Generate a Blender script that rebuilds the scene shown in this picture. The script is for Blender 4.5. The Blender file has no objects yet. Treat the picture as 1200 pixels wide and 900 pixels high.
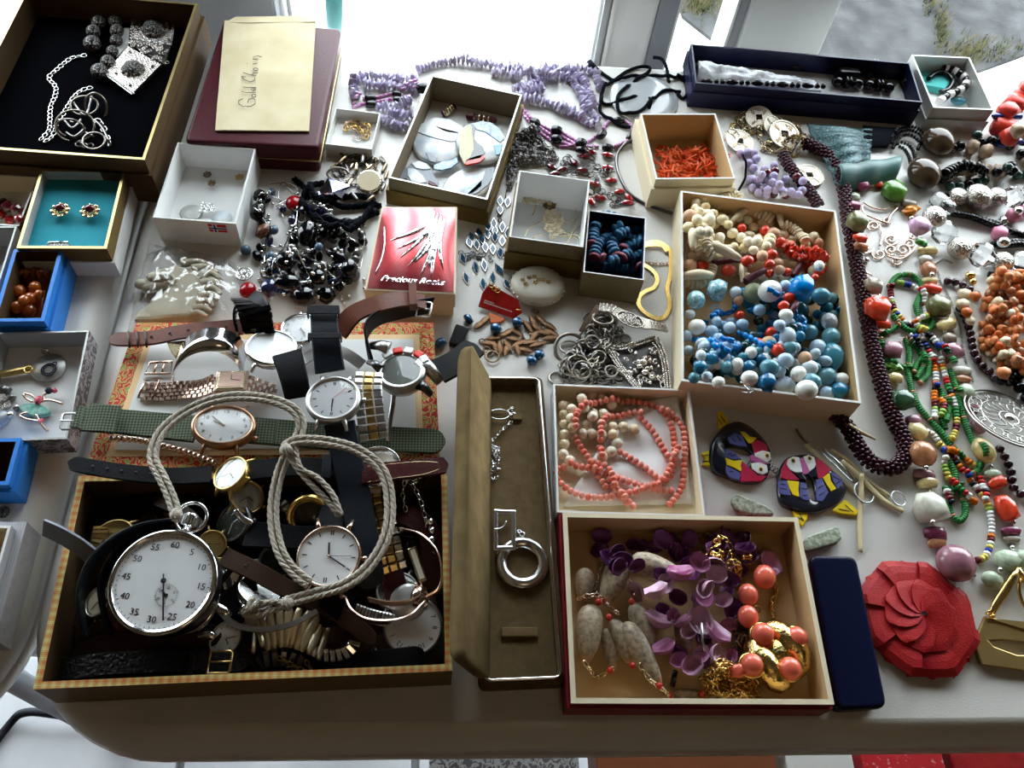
import bpy, bmesh, math, random
from mathutils import Vector, Matrix, noise
random.seed(7)
S = bpy.context.scene
COL = S.collection
PI = math.pi
# ---------------------------------------------------------------- camera
CF, CP, CR, CY, CH = 1022.45, 1.01581775, 0.14719717, 0.14698436, 0.62
_cp, _sp = math.cos(CP), math.sin(CP)
FWD = Vector((math.sin(CY)*_cp, math.cos(CY)*_cp, -_sp))
_r0 = Vector((math.cos(CY), -math.sin(CY), 0)); _u0 = _r0.cross(FWD)
RGT = _r0*math.cos(CR) + _u0*math.sin(CR); UPV = -_r0*math.sin(CR) + _u0*math.cos(CR)
cam_d = bpy.data.cameras.new('camera'); cam = bpy.data.objects.new('camera', cam_d); COL.objects.link(cam)
cam_d.sensor_width = 36; cam_d.lens = CF/1200*36; cam_d.clip_start = .02; cam_d.clip_end = 60
_m = Matrix((RGT, UPV, -FWD)).transposed().to_4x4(); _m.translation = Vector((0, 0, CH)); cam.matrix_world = _m
S.camera = cam
def P(px, py, z=0.0):
    d = RGT*((px-600)/CF) - UPV*((py-450)/CF) + FWD
    t = (CH-z)/(-d.z)
    return Vector((d.x*t, d.y*t, z))
# ---------------------------------------------------------------- light
w = bpy.data.worlds.new('world'); S.world = w; w.use_nodes = True
bg = w.node_tree.nodes['Background']; bg.inputs[0].default_value = (.86, .93, 1.0, 1); bg.inputs[1].default_value = 12.0
sun_d = bpy.data.lights.new('sun', 'SUN'); sun = bpy.data.objects.new('sun', sun_d); COL.objects.link(sun)
sun_d.energy = 2.5; sun_d.angle = .009; sun_d.color = (1, .96, .9)
sun.rotation_euler = (0, math.radians(-42), 0)   # travels along the window wall: lights the pavement, not the room
port_d = bpy.data.lights.new('window_portal', 'AREA'); port = bpy.data.objects.new('window_portal', port_d); COL.objects.link(port)
port_d.shape = 'RECTANGLE'; port_d.size = 3.9; port_d.size_y = 1.36; port_d.cycles.is_portal = True
port.location = (0, .90, -.05); port.rotation_euler = (math.radians(-90), 0, 0)
room_d = bpy.data.lights.new('ceiling_lamp', 'AREA'); room = bpy.data.objects.new('ceiling_lamp', room_d); COL.objects.link(room)
room_d.shape = 'DISK'; room_d.size = .5; room_d.energy = 1.3; room_d.color = (1, .72, .42); room.location = (.3, -1.1, 1.62)
vs = S.view_settings; vs.view_transform = 'Standard'; vs.look = 'None'; vs.gamma = 1; vs.exposure = 0.12
# ---------------------------------------------------------------- materials
def nt(name):
    m = bpy.data.materials.new(name); m.use_nodes = True
    return m, m.node_tree, m.node_tree.nodes['Principled BSDF']
def c4(c): return (c[0], c[1], c[2], 1)
MATS = {}
def mat(name, col, rough=.5, metal=0, col2=None, vs=0, rnd=0, bump=0, bs=400, trans=0, alpha=1, ior=1.45, coat=0, sheen=0, sub=0, det=3, lo=.35, hi=.65, spec=None):
    """col2 is mixed in by noise of scale vs and, when rnd, per object"""
    m, t, b = nt(name); N, L = t.nodes, t.links
    b.inputs['Base Color'].default_value = c4(col); b.inputs['Roughness'].default_value = rough
    b.inputs['Metallic'].default_value = metal; b.inputs['IOR'].default_value = ior
    b.inputs['Transmission Weight'].default_value = trans; b.inputs['Alpha'].default_value = alpha
    b.inputs['Coat Weight'].default_value = coat; b.inputs['Sheen Weight'].default_value = sheen
    b.inputs['Specular IOR Level'].default_value = spec if spec is not None else (.45 if rough < .25 else .28 if rough < .5 else .12)
    if sub: b.inputs['Subsurface Weight'].default_value = sub; b.inputs['Subsurface Scale'].default_value = .004
    tc = None
    if vs or bump: tc = N.new('ShaderNodeTexCoord')
    if col2 is not None:
        mx = N.new('ShaderNodeMix'); mx.data_type = 'RGBA'; mx.inputs[6].default_value = c4(col); mx.inputs[7].default_value = c4(col2)
        src = None
        if vs:
            n = N.new('ShaderNodeTexNoise'); n.inputs['Scale'].default_value = vs; n.inputs['Detail'].default_value = det
            L.new(tc.outputs['Object'], n.inputs['Vector'])
            mr = N.new('ShaderNodeMapRange'); mr.inputs[1].default_value = lo; mr.inputs[2].default_value = hi
            L.new(n.outputs['Fac'], mr.inputs[0]); src = mr.outputs[0]
        if rnd:
            oi = N.new('ShaderNodeObjectInfo')
            if src is None: src = oi.outputs['Random']
            else:
                ma = N.new('ShaderNodeMath'); ma.operation = 'MULTIPLY_ADD'; ma.inputs[1].default_value = .6; ma.use_clamp = True
                m2 = N.new('ShaderNodeMath'); m2.operation = 'MULTIPLY_ADD'; m2.inputs[1].default_value = .8; m2.inputs[2].default_value = -.2
                L.new(oi.outputs['Random'], m2.inputs[0]); L.new(src, ma.inputs[0]); L.new(m2.outputs[0], ma.inputs[2]); src = ma.outputs[0]
        L.new(src, mx.inputs[0]); L.new(mx.outputs[2], b.inputs['Base Color'])
    if bump:
        n = N.new('ShaderNodeTexNoise'); n.inputs['Scale'].default_value = bs; n.inputs['Detail'].default_value = 3
        L.new(tc.outputs['Object'], n.inputs['Vector'])
        bp = N.new('ShaderNodeBump'); bp.inputs['Strength'].default_value = bump; bp.inputs['Distance'].default_value = .002
        L.new(n.outputs['Fac'], bp.inputs['Height']); L.new(bp.outputs[0], b.inputs['Normal'])
    MATS[name] = m
    return m
def pattern(name, kind, scale, cols, rough=.5, metal=0, bump=0, rot=0):
    """ramped voronoi / wave / brick patterns, cols = [(pos, colour)...]"""
    m, t, b = nt(name); N, L = t.nodes, t.links
    tc = N.new('ShaderNodeTexCoord'); mp = N.new('ShaderNodeMapping'); mp.inputs['Rotation'].default_value = (0, 0, rot)
    L.new(tc.outputs['Object'], mp.inputs[0]); vec = mp.outputs[0]
    rp = N.new('ShaderNodeValToRGB'); rp.color_ramp.interpolation = 'CONSTANT' if kind in ('brocade', 'camo') else 'LINEAR'
    e = rp.color_ramp.elements
    while len(e) < len(cols): e.new(.5)
    for i, (p, c) in enumerate(cols): e[i].position = p; e[i].color = c4(c)
    if kind == 'brocade':
        n = N.new('ShaderNodeTexWave'); n.wave_type = 'RINGS'; n.rings_direction = 'SPHERICAL'; n.inputs['Scale'].default_value = scale; n.inputs['Distortion'].default_value = 14; n.inputs['Detail'].default_value = 2; n.inputs['Detail Scale'].default_value = 4
        out = n.outputs['Fac']
    elif kind == 'camo':
        n = N.new('ShaderNodeTexNoise'); n.inputs['Scale'].default_value = scale; n.inputs['Detail'].default_value = 1.5; n.inputs['Distortion'].default_value = 1.2; out = n.outputs['Fac']
    elif kind == 'cell':
        n = N.new('ShaderNodeTexVoronoi'); n.feature = 'DISTANCE_TO_EDGE'; n.inputs['Scale'].default_value = scale; out = n.outputs['Distance']
    elif kind == 'wave':
        n = N.new('ShaderNodeTexWave'); n.inputs['Scale'].default_value = scale; n.inputs['Distortion'].default_value = 3; n.inputs['Detail'].default_value = 3; out = n.outputs['Fac']
    elif kind == 'weave':
        n = N.new('ShaderNodeTexChecker'); n.inputs['Scale'].default_value = scale; out = n.outputs['Fac']
    elif kind == 'plaid':
        wv = []
        for d in ('X', 'Y'):
            a = N.new('ShaderNodeTexWave'); a.bands_direction = d; a.inputs['Scale'].default_value = scale; a.inputs['Distortion'].default_value = .5; L.new(vec, a.inputs['Vector']); wv.append(a)
            c = N.new('ShaderNodeTexWave'); c.bands_direction = d; c.inputs['Scale'].default_value = scale*.17; L.new(vec, c.inputs['Vector']); wv.append(c)
        s = wv[0].outputs['Fac']
        for a in wv[1:]:
            ad = N.new('ShaderNodeMath'); ad.operation = 'ADD'; L.new(s, ad.inputs[0]); L.new(a.outputs['Fac'], ad.inputs[1]); s = ad.outputs[0]
        dv = N.new('ShaderNodeMath'); dv.operation = 'MULTIPLY'; dv.inputs[1].default_value = .25; L.new(s, dv.inputs[0]); out = dv.outputs[0]; n = None
    if n is not None: L.new(vec, n.inputs['Vector'])
    L.new(out, rp.inputs[0]); L.new(rp.outputs[0], b.inputs['Base Color'])
    b.inputs['Roughness'].default_value = rough; b.inputs['Metallic'].default_value = metal; b.inputs['Specular IOR Level'].default_value = .2
    if bump:
        bp = N.new('ShaderNodeBump'); bp.inputs['Strength'].default_value = bump; bp.inputs['Distance'].default_value = .001
        L.new(out, bp.inputs['Height']); L.new(bp.outputs[0], b.inputs['Normal'])
    MATS[name] = m
    return m
def thin_glass(name, col=(1, 1, 1), gloss=.12, rough=.0, bump=0, bs=200):
    m = bpy.data.materials.new(name); m.use_nodes = True; t = m.node_tree; N, L = t.nodes, t.links; N.clear()
    o = N.new('ShaderNodeOutputMaterial'); a = N.new('ShaderNodeBsdfTransparent'); a.inputs[0].default_value = c4(col)
    g = N.new('ShaderNodeBsdfGlossy'); g.inputs['Roughness'].default_value = rough; mx = N.new('ShaderNodeMixShader')
    f = N.new('ShaderNodeLayerWeight'); pw = N.new('ShaderNodeMath'); pw.operation = 'POWER'; pw.inputs[1].default_value = 4; L.new(f.outputs['Facing'], pw.inputs[0])
    mu = N.new('ShaderNodeMath'); mu.operation = 'MULTIPLY_ADD'; mu.inputs[1].default_value = .8; mu.inputs[2].default_value = .035+gloss; mu.use_clamp = True
    L.new(pw.outputs[0], mu.inputs[0]); L.new(mu.outputs[0], mx.inputs[0]); L.new(a.outputs[0], mx.inputs[1]); L.new(g.outputs[0], mx.inputs[2]); L.new(mx.outputs[0], o.inputs[0])
    if bump:
        tc = N.new('ShaderNodeTexCoord'); n = N.new('ShaderNodeTexNoise'); n.inputs['Scale'].default_value = bs; n.inputs['Detail'].default_value = 2
        L.new(tc.outputs['Object'], n.inputs['Vector']); bp = N.new('ShaderNodeBump'); bp.inputs['Strength'].default_value = bump; bp.inputs['Distance'].default_value = .003
        L.new(n.outputs['Fac'], bp.inputs['Height']); L.new(bp.outputs[0], g.inputs['Normal'])
    MATS[name] = m
    return m
# ---------------------------------------------------------------- objects
def thing(name, label, cat, loc, group=None):
    o = bpy.data.objects.new(name, None); COL.objects.link(o); o.empty_display_size = .01
    o.location = loc; o['label'] = label; o['category'] = cat
    if group: o['group'] = group
    return o
def tag(o, label, cat, group=None):
    o['label'] = label; o['category'] = cat
    if group: o['group'] = group
    return o
def rootloc(o):
    while o.parent: o = o.parent
    return Vector(o.location)
class MB:
    def __init__(s): s.v = []; s.f = []; s.mi = []; s.sm = []
    def add(s, vs, fs, mi=0, sm=False, M=None):
        b = len(s.v)
        if M is not None: vs = [M @ Vector(v) for v in vs]
        s.v.extend([tuple(v) for v in vs])
        for f in fs: s.f.append(tuple(i+b for i in f)); s.mi.append(mi); s.sm.append(sm)
        return s
    def box(s, c, sx, sy, sz, M=None, mi=0):
        x, y, z = sx/2, sy/2, sz/2
        T = Matrix.Translation(c) if M is None else M @ Matrix.Translation(c)
        return s.add([(-x,-y,-z),(x,-y,-z),(x,y,-z),(-x,y,-z),(-x,-y,z),(x,-y,z),(x,y,z),(-x,y,z)], [(0,3,2,1),(4,5,6,7),(0,1,5,4),(1,2,6,5),(2,3,7,6),(3,0,4,7)], mi, False, T)
    def prism(s, pts, z0, z1, mi=0, mtop=None, M=None, bev=0):
        n = len(pts); vs = [(p[0], p[1], z0) for p in pts]
        if bev:
            vs += [(p[0], p[1], z1-bev) for p in pts]; cx = sum(p[0] for p in pts)/n; cy = sum(p[1] for p in pts)/n
            for p in pts:
                d = Vector((cx-p[0], cy-p[1])); d = d.normalized()*min(bev, d.length) if d.length else d
                vs.append((p[0]+d.x, p[1]+d.y, z1))
            rings = 2
        else: vs += [(p[0], p[1], z1) for p in pts]; rings = 1
        fs = []
        for r in range(rings):
            for i in range(n): j = (i+1) % n; fs.append((r*n+i, r*n+j, (r+1)*n+j, (r+1)*n+i))
        s.add(vs, fs+[tuple(reversed(range(n)))], mi, False, M)
        b = len(s.v)-len(vs)
        s.f.append(tuple(b+rings*n+i for i in range(n))); s.mi.append(mi if mtop is None else mtop); s.sm.append(False)
        return s
    def tube(s, path, r, n=6, closed=False, mi=0, flat=1.0, caps=True):
        path = [Vector(p) for p in path]; m = len(path)
        if m < 2: return s
        rr = r if callable(r) else (lambda t: r)
        up = Vector((0, 0, 1)); vs = []; prevn = None
        for i, p in enumerate(path):
            a = path[(i-1) % m] if (closed or i > 0) else p; b = path[(i+1) % m] if (closed or i < m-1) else p
            t = (b-a); t = t.normalized() if t.length > 1e-9 else Vector((1, 0, 0))
            if prevn is None:
                nn = up.cross(t)
                if nn.length < 1e-3: nn = Vector((1, 0, 0)).cross(t)
            else: nn = prevn - t*prevn.dot(t)
            nn = nn.normalized() if nn.length > 1e-9 else Vector((0, 1, 0)); prevn = nn; bb = t.cross(nn); R = rr(i/(m-1))
            for k in range(n): a_ = 2*PI*k/n; vs.append(p + nn*(R*math.cos(a_)) + bb*(R*flat*math.sin(a_)))
        fs = []
        for i in range(m if closed else m-1):
            j = (i+1) % m
            for k in range(n): l = (k+1) % n; fs.append((i*n+k, i*n+l, j*n+l, j*n+k))
        s.add(vs, fs, mi, True)
        if not closed and caps:
            b = len(s.v)-len(vs)
            s.f.append(tuple(b+k for k in reversed(range(n)))); s.mi.append(mi); s.sm.append(False)
            s.f.append(tuple(b+(m-1)*n+k for k in range(n))); s.mi.append(mi); s.sm.append(False)
        return s
    def lathe(s, prof, n=24, M=None, mi=0, sm=True, a0=0, a1=2*PI):
        full = abs(a1-a0-2*PI) < 1e-6; vs = []; fs = []; cols = n if full else n+1
        for r, z in prof:
            for k in range(cols): a = a0+(a1-a0)*k/n; vs.append((r*math.cos(a), r*math.sin(a), z))
        for i in range(len(prof)-1):
            for k in range(n):
                l = (k+1) % cols
                fs.append((i*cols+k, i*cols+l, (i+1)*cols+l, (i+1)*cols+k))
        return s.add(vs, fs, mi, sm, M)
    def disc(s, r, z=0, n=24, M=None, mi=0, sy=1):
        return s.add([(r*math.cos(2*PI*k/n), r*sy*math.sin(2*PI*k/n), z) for k in range(n)], [tuple(range(n))], mi, False, M)
    def sphere(s, c, r, nu=10, nv=6, mi=0, M=None):
        if not hasattr(r, '__len__'): r = (r, r, r)
        T = Matrix.Translation(c); T = M @ T if M is not None else T
        vs = [(0, 0, -r[2])]; fs = []
        for i in range(1, nv):
            ph = -PI/2+PI*i/nv
            for k in range(nu): a = 2*PI*k/nu; vs.append((r[0]*math.cos(ph)*math.cos(a), r[1]*math.cos(ph)*math.sin(a), r[2]*math.sin(ph)))
        vs.append((0, 0, r[2])); L = len(vs)-1
        for k in range(nu):
            l = (k+1) % nu; fs.append((0, 1+l, 1+k)); fs.append((L, L-nu+k, L-nu+l))
        for i in range(nv-2):
            for k in range(nu): l = (k+1) % nu; a = 1+i*nu; fs.append((a+k, a+l, a+nu+l, a+nu+k))
        return s.add(vs, fs, mi, True, T)
    def torus(s, M, R, r, nu=16, nv=6, mi=0, sy=1.0):
        vs = []; fs = []
        for i in range(nu):
            a = 2*PI*i/nu
            for k in range(nv):
                b = 2*PI*k/nv; q = R+r*math.cos(b); vs.append((q*math.cos(a), q*math.sin(a)*sy, r*math.sin(b)))
        for i in range(nu):
            j = (i+1) % nu
            for k in range(nv): l = (k+1) % nv; fs.append((i*nv+k, j*nv+k, j*nv+l, i*nv+l))
        return s.add(vs, fs, mi, True, M)
    def build(s, name, mats, parent=None, kind=None):
        if not isinstance(mats, (list, tuple)): mats = [mats]
        me = bpy.data.meshes.new(name)
        if parent is None:
            xs = [v[0] for v in s.v]; ys = [v[1] for v in s.v]; zs = [v[2] for v in s.v]
            off = Vector(((min(xs)+max(xs))/2, (min(ys)+max(ys))/2, min(zs)))
        else: off = rootloc(parent)
        me.from_pydata([(v[0]-off.x, v[1]-off.y, v[2]-off.z) for v in s.v], [], s.f)
        for m in mats: me.materials.append(MATS[m] if isinstance(m, str) else m)
        me.polygons.foreach_set('material_index', s.mi); me.polygons.foreach_set('use_smooth', s.sm)
        me.update()
        o = bpy.data.objects.new(name, me); COL.objects.link(o)
        if parent is None: o.location = off
        else: o.parent = parent
        if kind: o['kind'] = kind
        return o
def bevel(o, w=.001, seg=2, ang=35):
    b = o.modifiers.new('bevel', 'BEVEL'); b.width = w; b.segments = seg; b.limit_method = 'ANGLE'; b.angle_limit = math.radians(ang)
    return o
def frame(o, x, n):
    """matrix with local X along x, local Z about n"""
    x = Vector(x).normalized(); n = Vector(n); n = n - x*n.dot(x)
    if n.length < 1e-6: n = Vector((0, 0, 1)) if abs(x.z) < .9 else Vector((1, 0, 0)); n = n - x*n.dot(x)
    n.normalize(); y = n.cross(x)
    m = Matrix((x, y, n)).transposed().to_4x4(); m.translation = Vector(o)
    return m
def spline(pts, k=8, closed=False):
    pts = [Vector(p) for p in pts]; n = len(pts)
    if n < 3: return [pts[0].lerp(pts[-1], i/k) for i in range(k+1)]
    out = []
    for i in range(n if closed else n-1):
        if closed: a, b, c, d = pts[(i-1) % n], pts[i], pts[(i+1) % n], pts[(i+2) % n]
        else: a, b, c, d = pts[max(i-1, 0)], pts[i], pts[i+1], pts[min(i+2, n-1)]
        for j in range(k):
            t = j/k
            out.append(.5*((2*b)+(c-a)*t+(2*a-5*b+4*c-d)*t*t+(3*b-a-3*c+d)*t*t*t))
    if not closed: out.append(pts[-1])
    return out
def pathlen(p): return sum((p[i+1]-p[i]).length for i in range(len(p)-1))
class Walker:
    def __init__(s, p):
        s.p = p; s.L = [0]
        for i in range(len(p)-1): s.L.append(s.L[-1]+(p[i+1]-p[i]).length)
        s.total = s.L[-1]; s.i = 0
    def at(s, d):
        d = max(0, min(d, s.total))
        while s.i > 0 and s.L[s.i] > d: s.i -= 1
        while s.i < len(s.p)-2 and s.L[s.i+1] < d: s.i += 1
        a, b = s.p[s.i], s.p[s.i+1]; l = s.L[s.i+1]-s.L[s.i]
        return a.lerp(b, (d-s.L[s.i])/l if l > 1e-12 else 0), (b-a).normalized() if l > 1e-12 else Vector((1, 0, 0))
def resample(p, step):
    w = Walker(p); n = max(2, int(w.total/step)); return [w.at(w.total*i/n)[0] for i in range(n+1)]
def K(px, py): return (P(px+1, py)-P(px, py)).length
def PP(pts, z=0): return [P(q[0], q[1], q[2] if len(q) > 2 else z) for q in pts]
# --- bead meshes of unit diameter, shared between alike pieces
_bm = {}
def bead_mesh(shape, m):
    key = (shape, m)
    if key in _bm: return _bm[key]
    b = MB(); rs = random.Random(hash(shape) % 1000 if False else sum(map(ord, shape)))
    if shape == 'ball': b.sphere((0,0,0), .5, 16, 10)
    elif shape == 'ball_s': b.sphere((0,0,0), .5, 10, 7)
    elif shape == 'disc': b.lathe([(.0,-.5),(.38,-.5),(.5,-.3),(.5,.3),(.38,.5),(.0,.5)], 14, Matrix.Rotation(PI/2, 4, 'Y'))
    elif shape == 'tube': b.lathe([(.15,-.5),(.5,-.46),(.5,.46),(.15,.5)], 10, Matrix.Rotation(PI/2, 4, 'Y'))
    elif shape == 'barrel': b.lathe([(.12,-.5),(.36,-.46),(.46,-.25),(.5,0),(.46,.25),(.36,.46),(.12,.5)], 12, Matrix.Rotation(PI/2, 4, 'Y'))
    elif shape == 'drop': b.lathe([(.0,-.5),(.28,-.44),(.45,-.28),(.5,-.08),(.42,.14),(.25,.34),(.08,.47),(0,.5)], 14, Matrix.Rotation(PI/2, 4, 'Y'))
    elif shape == 'facet':
        b.lathe([(.0,-.5),(.3,-.42),(.5,-.12),(.5,.12),(.3,.42),(0,.5)], 8, Matrix.Rotation(PI/2, 4, 'Y'), sm=False)
    elif shape.startswith('chip') or shape.startswith('nugget'):
        k = .42 if shape.startswith('chip') else .2
        b.sphere((0,0,0), .5, 7, 5)
        off = Vector((rs.uniform(0,50), rs.uniform(0,50), 0))
        for i, v in enumerate(b.v):
            v = Vector(v); q = noise.noise(v*2.2+off); v = v*(1+k*1.5*q)
            if shape.startswith('nugget'): v = Vector((max(-.42,min(.42,v.x*1.15)), max(-.42,min(.42,v.y*1.15)), max(-.4,min(.4,v.z*1.1))))
            b.v[i] = tuple(v)
        b.sm = [not shape.startswith('chip')]*len(b.f)
    elif shape == 'cube': b.box((0,0,0), .9, .9, .9)
    elif shape == 'spike': b.lathe([(.0,-.5),(.3,-.4),(.45,-.1),(.4,.15),(.18,.42),(0,.5)], 10, Matrix.Rotation(PI/2, 4, 'Y'))
    elif shape == 'leaf':
        n = 8; vs = []
        for i in range(n+1):
            t = i/n; wd = .5*math.sin(PI*t)**.8; x = t-.5; z = .25*math.sin(PI*t)
            vs += [(x, -wd, z*.3), (x, 0, z), (x, wd, z*.3), (x, 0, z-.2)]
        fs = []
        for i in range(n):
            for k in range(4): l = (k+1) % 4; fs.append((i*4+k, i*4+l, i*4+4+l, i*4+4+k))
        b.add(vs, fs, 0, True)
    me = bpy.data.meshes.new(shape); me.from_pydata(b.v, [], b.f); me.materials.append(MATS[m])
    me.polygons.foreach_set('use_smooth', b.sm); me.update(); _bm[key] = me
    return me
def bead(root, shape, m, pos, sc, T=None, name='bead', label=None):
    o = bpy.data.objects.new(name, bead_mesh(shape, m)); COL.objects.link(o); o.parent = root
    if T is None: T = Matrix.Rotation(random.uniform(0, 6.28), 4, 'Z')
    T = T.copy(); T.translation = Vector(pos)-rootloc(root)
    if not hasattr(sc, '__len__'): sc = (sc, sc, sc)
    o.matrix_local = T @ Matrix.Diagonal((sc[0], sc[1], sc[2], 1))
    if label: o['label'] = label
    return o
# --- deposition: a bead comes to rest on what already lies there
CELL = .012; GRID = {}; SID = [0]
def rest(x, y, r, base, sid, idx, skip=2, squash=.92):
    z = base+r; ci, cj = int(x//CELL), int(y//CELL)
    for i in (ci-1, ci, ci+1):
        for j in (cj-1, cj, cj+1):
            for (X, Y, Z, R, s_, k) in GRID.get((i, j), ()):
                if s_ == sid and abs(k-idx) <= skip: continue
                q = ((R+r)*squash)**2-(X-x)**2-(Y-y)**2
                if q > 0: z = max(z, Z+math.sqrt(q))
    return z
def put(x, y, z, r, sid=-1, idx=0): GRID.setdefault((int(x//CELL), int(y//CELL)), []).append((x, y, z, r, sid, idx))
def settle(pts, r, base, squash=.9, smooth=3):
    """rest a whole cord: resampled 3D points lifted over what lies below"""
    SID[0] += 1; out = []
    zs = [rest(p.x, p.y, r, max(base, p.z if base is None else base), SID[0], i, skip=8, squash=squash) for i, p in enumerate(pts)]
    for _ in range(smooth):
        z2 = zs[:]
        for i in range(len(zs)): z2[i] = max(zs[i], (zs[max(i-1,0)]+zs[min(i+1,len(zs)-1)])/2)
        zs = z2
    for i, p in enumerate(pts):
        out.append(Vector((p.x, p.y, zs[i]))); put(p.x, p.y, zs[i], r, SID[0], i)
    return out
def strand(root, pts, seq, z=0, drop=True, gap=0, join=None, closed=False, name='bead', thread=None, maxz=None, world=False, squash=.92):
    """seq(i) -> (shape, material, length, diameter); join = list of materials: all beads go into one mesh"""
    path = spline(pts if world else PP(pts, z), 10, closed)
    if closed: path.append(path[0])
    w = Walker(path); d = 0; i = 0; SID[0] += 1; sid = SID[0]; mb = MB(); tp = []
    while True:
        shape, m, L, D = seq(i); d += L/2
        if d > w.total-(L/2 if closed else 0): break
        p, t = w.at(d); t.z = 0
        t = t.normalized() if t.length > 1e-6 else Vector((1, 0, 0))
        r = D/2
        zz = rest(p.x, p.y, r, z, sid, i, squash=squash) if drop else p.z+r
        if maxz: zz = min(zz, maxz)
        put(p.x, p.y, zz, r, sid, i)
        pos = Vector((p.x, p.y, zz)); F = frame((0,0,0), t, (0, 0, 1)) @ Matrix.Rotation(random.uniform(0, 6.28), 4, 'X')
        if join is not None:
            T = F.copy(); T.translation = pos
            me_i = join.index(m)
            if shape in ('disc', 'tube'): mb.lathe([(0,-L/2),(D*.5,-L*.4),(D*.5,L*.4),(0,L/2)], 7, T @ Matrix.Rotation(PI/2, 4, 'Y'), me_i)
            else: mb.sphere((0,0,0), (L/2, D/2, D/2), 8, 5, me_i, T)
        else: bead(root, shape, m, pos, (L, D, D), F, name)
        tp.append(pos); d += L/2+gap; i += 1
    if join is not None and mb.v: mb.build(name, join, root, 'stuff')
    if thread and len(tp) > 1: MB().tube(tp, .0003, 4).build('thread', thread, root)
    return tp
def chain(root, path, mtl, L=.003, wire=.0005, name='chain', kind='stuff', asp=.6, alt=True):
    """interlocked oval links along a 3D path, one joined mesh"""
    w = Walker(path); n = max(1, int(w.total/(L*.72))); b = MB()
    for i in range(n):
        p, t = w.at((i+.5)*w.total/n); F = frame(p, t, (0, 0, 1))
        if alt: F = F @ Matrix.Rotation((PI/2*.8 if i % 2 else 0.1)+random.uniform(-.2, .2), 4, 'X')
        b.torus(F, L*.5-wire*.5, wire, 8, 4, 0, asp)
    return b.build(name, mtl, root, kind)
def scribble(poly_px, n, z, amp=.012, seed=1):
    """wandering path inside a pixel polygon"""
    rs = random.Random(seed); xs = [p[0] for p in poly_px]; ys = [p[1] for p in poly_px]
    def inside(x, y):
        c = False
        for i in range(len(poly_px)):
            x1, y1 = poly_px[i]; x2, y2 = poly_px[i-1]
            if (y1 > y) != (y2 > y) and x < (x2-x1)*(y-y1)/(y2-y1)+x1: c = not c
        return c
    out = []; a = rs.uniform(0, 6.28); x = y = None
    while x is None:
        u, v = rs.uniform(min(xs), max(xs)), rs.uniform(min(ys), max(ys))
        if inside(u, v): x, y = u, v
    for _ in range(n):
        out.append((x, y))
        for k in range(30):
            a2 = a+rs.uniform(-1.2, 1.2)*(1+k*.2); s = rs.uniform(.6, 1.2)*amp; u, v = x+s*math.cos(a2), y+s*math.sin(a2)*.8
            if inside(u, v): a = a2; x, y = u, v; break
    return out
def ribbon(path, wd, th, mode='flat', closed=False, mi=0, b=None, tip=None):
    """strap along a 3D path; mode 'flat' (face up), 'edge' (standing on edge) or a vector = face normal"""
    b = b or MB(); path = [Vector(p) for p in path]; m = len(path); vs = []
    for i, p in enumerate(path):
        a = path[(i-1) % m] if (closed or i > 0) else p; c = path[(i+1) % m] if (closed or i < m-1) else p
        t = (c-a).normalized() if (c-a).length > 1e-9 else Vector((1, 0, 0))
        if mode == 'flat': side = t.cross(Vector((0, 0, 1)))
        elif mode == 'edge': side = Vector((0, 0, 1)) - t*t.z
        else: side = t.cross(Vector(mode))
        side = side.normalized() if side.length > 1e-6 else Vector((0, 1, 0))
        n = side.cross(t).normalized(); W = wd(i/(m-1)) if callable(wd) else wd
        for su, sv in ((-1,-.5),(-.9,.5),(.9,.5),(1,-.5),(.9,-1),(-.9,-1)): vs.append(p+side*(su*W/2)+n*(sv*th/2+th*.25))
    fs = []
    for i in range(m if closed else m-1):
        j = (i+1) % m
        for k in range(6): l = (k+1) % 6; fs.append((i*6+l, i*6+k, j*6+k, j*6+l))
    if not closed: fs += [tuple(range(6)), tuple((m-1)*6+k for k in reversed(range(6)))]
    return b.add(vs, fs, mi, False)
def text(body, T, size, m, parent, name='lettering', thick=.00008, shear=0, font_bold=0, ax='CENTER'):
    cu = bpy.data.curves.new('txt', 'FONT'); cu.body = body; cu.size = size; cu.align_x = ax; cu.align_y = 'CENTER'; cu.extrude = thick; cu.resolution_u = 2
    cu.shear = shear; cu.offset = font_bold
    o = bpy.data.objects.new('txt', cu); COL.objects.link(o); bpy.context.view_layer.update()
    me = bpy.data.meshes.new_from_object(o.evaluated_get(bpy.context.evaluated_depsgraph_get())); bpy.data.objects.remove(o)
    T = T.copy(); T.translation = T.translation - rootloc(parent)
    me.transform(T); me.materials.clear(); me.materials.append(MATS[m])
    q = bpy.data.objects.new(name, me); COL.objects.link(q); q.parent = parent
    return q
def struct(o, name=None):
    o['kind'] = 'structure'
    return o
# ================================================================ materials
mat('table_plastic', (.61, .59, .56), .34, bump=.12, bs=900, spec=.5)
mat('wall_paint', (.11, .075, .042), .8, bump=.05, bs=60)
mat('trim_paint', (.62, .63, .62), .45)
mat('trim_grey', (.30, .31, .32), .5)
mat('gasket', (.10, .11, .13), .5)
mat('ceiling_paint', (.15, .10, .055), .9)
mat('tile', (.46, .46, .48), .35, col2=(.36, .37, .39), vs=9, rnd=1)
mat('grout', (.28, .28, .29), .9)
mat('concrete', (.80, .80, .78), .8, col2=(.66, .66, .64), vs=6)
mat('asphalt', (.022, .022, .023), .95, col2=(.045, .045, .046), vs=14, bump=.6, bs=90, det=8)
mat('grass', (.035, .04, .012), .8, col2=(.08, .07, .03), vs=30)
mat('teal_paint', (.02, .10, .10), .5)
mat('steel_grey', (.20, .21, .23), .5, .3)
mat('cable', (.015, .016, .02), .5)
thin_glass('window_glass', (.97, .99, .98), .02)
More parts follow.
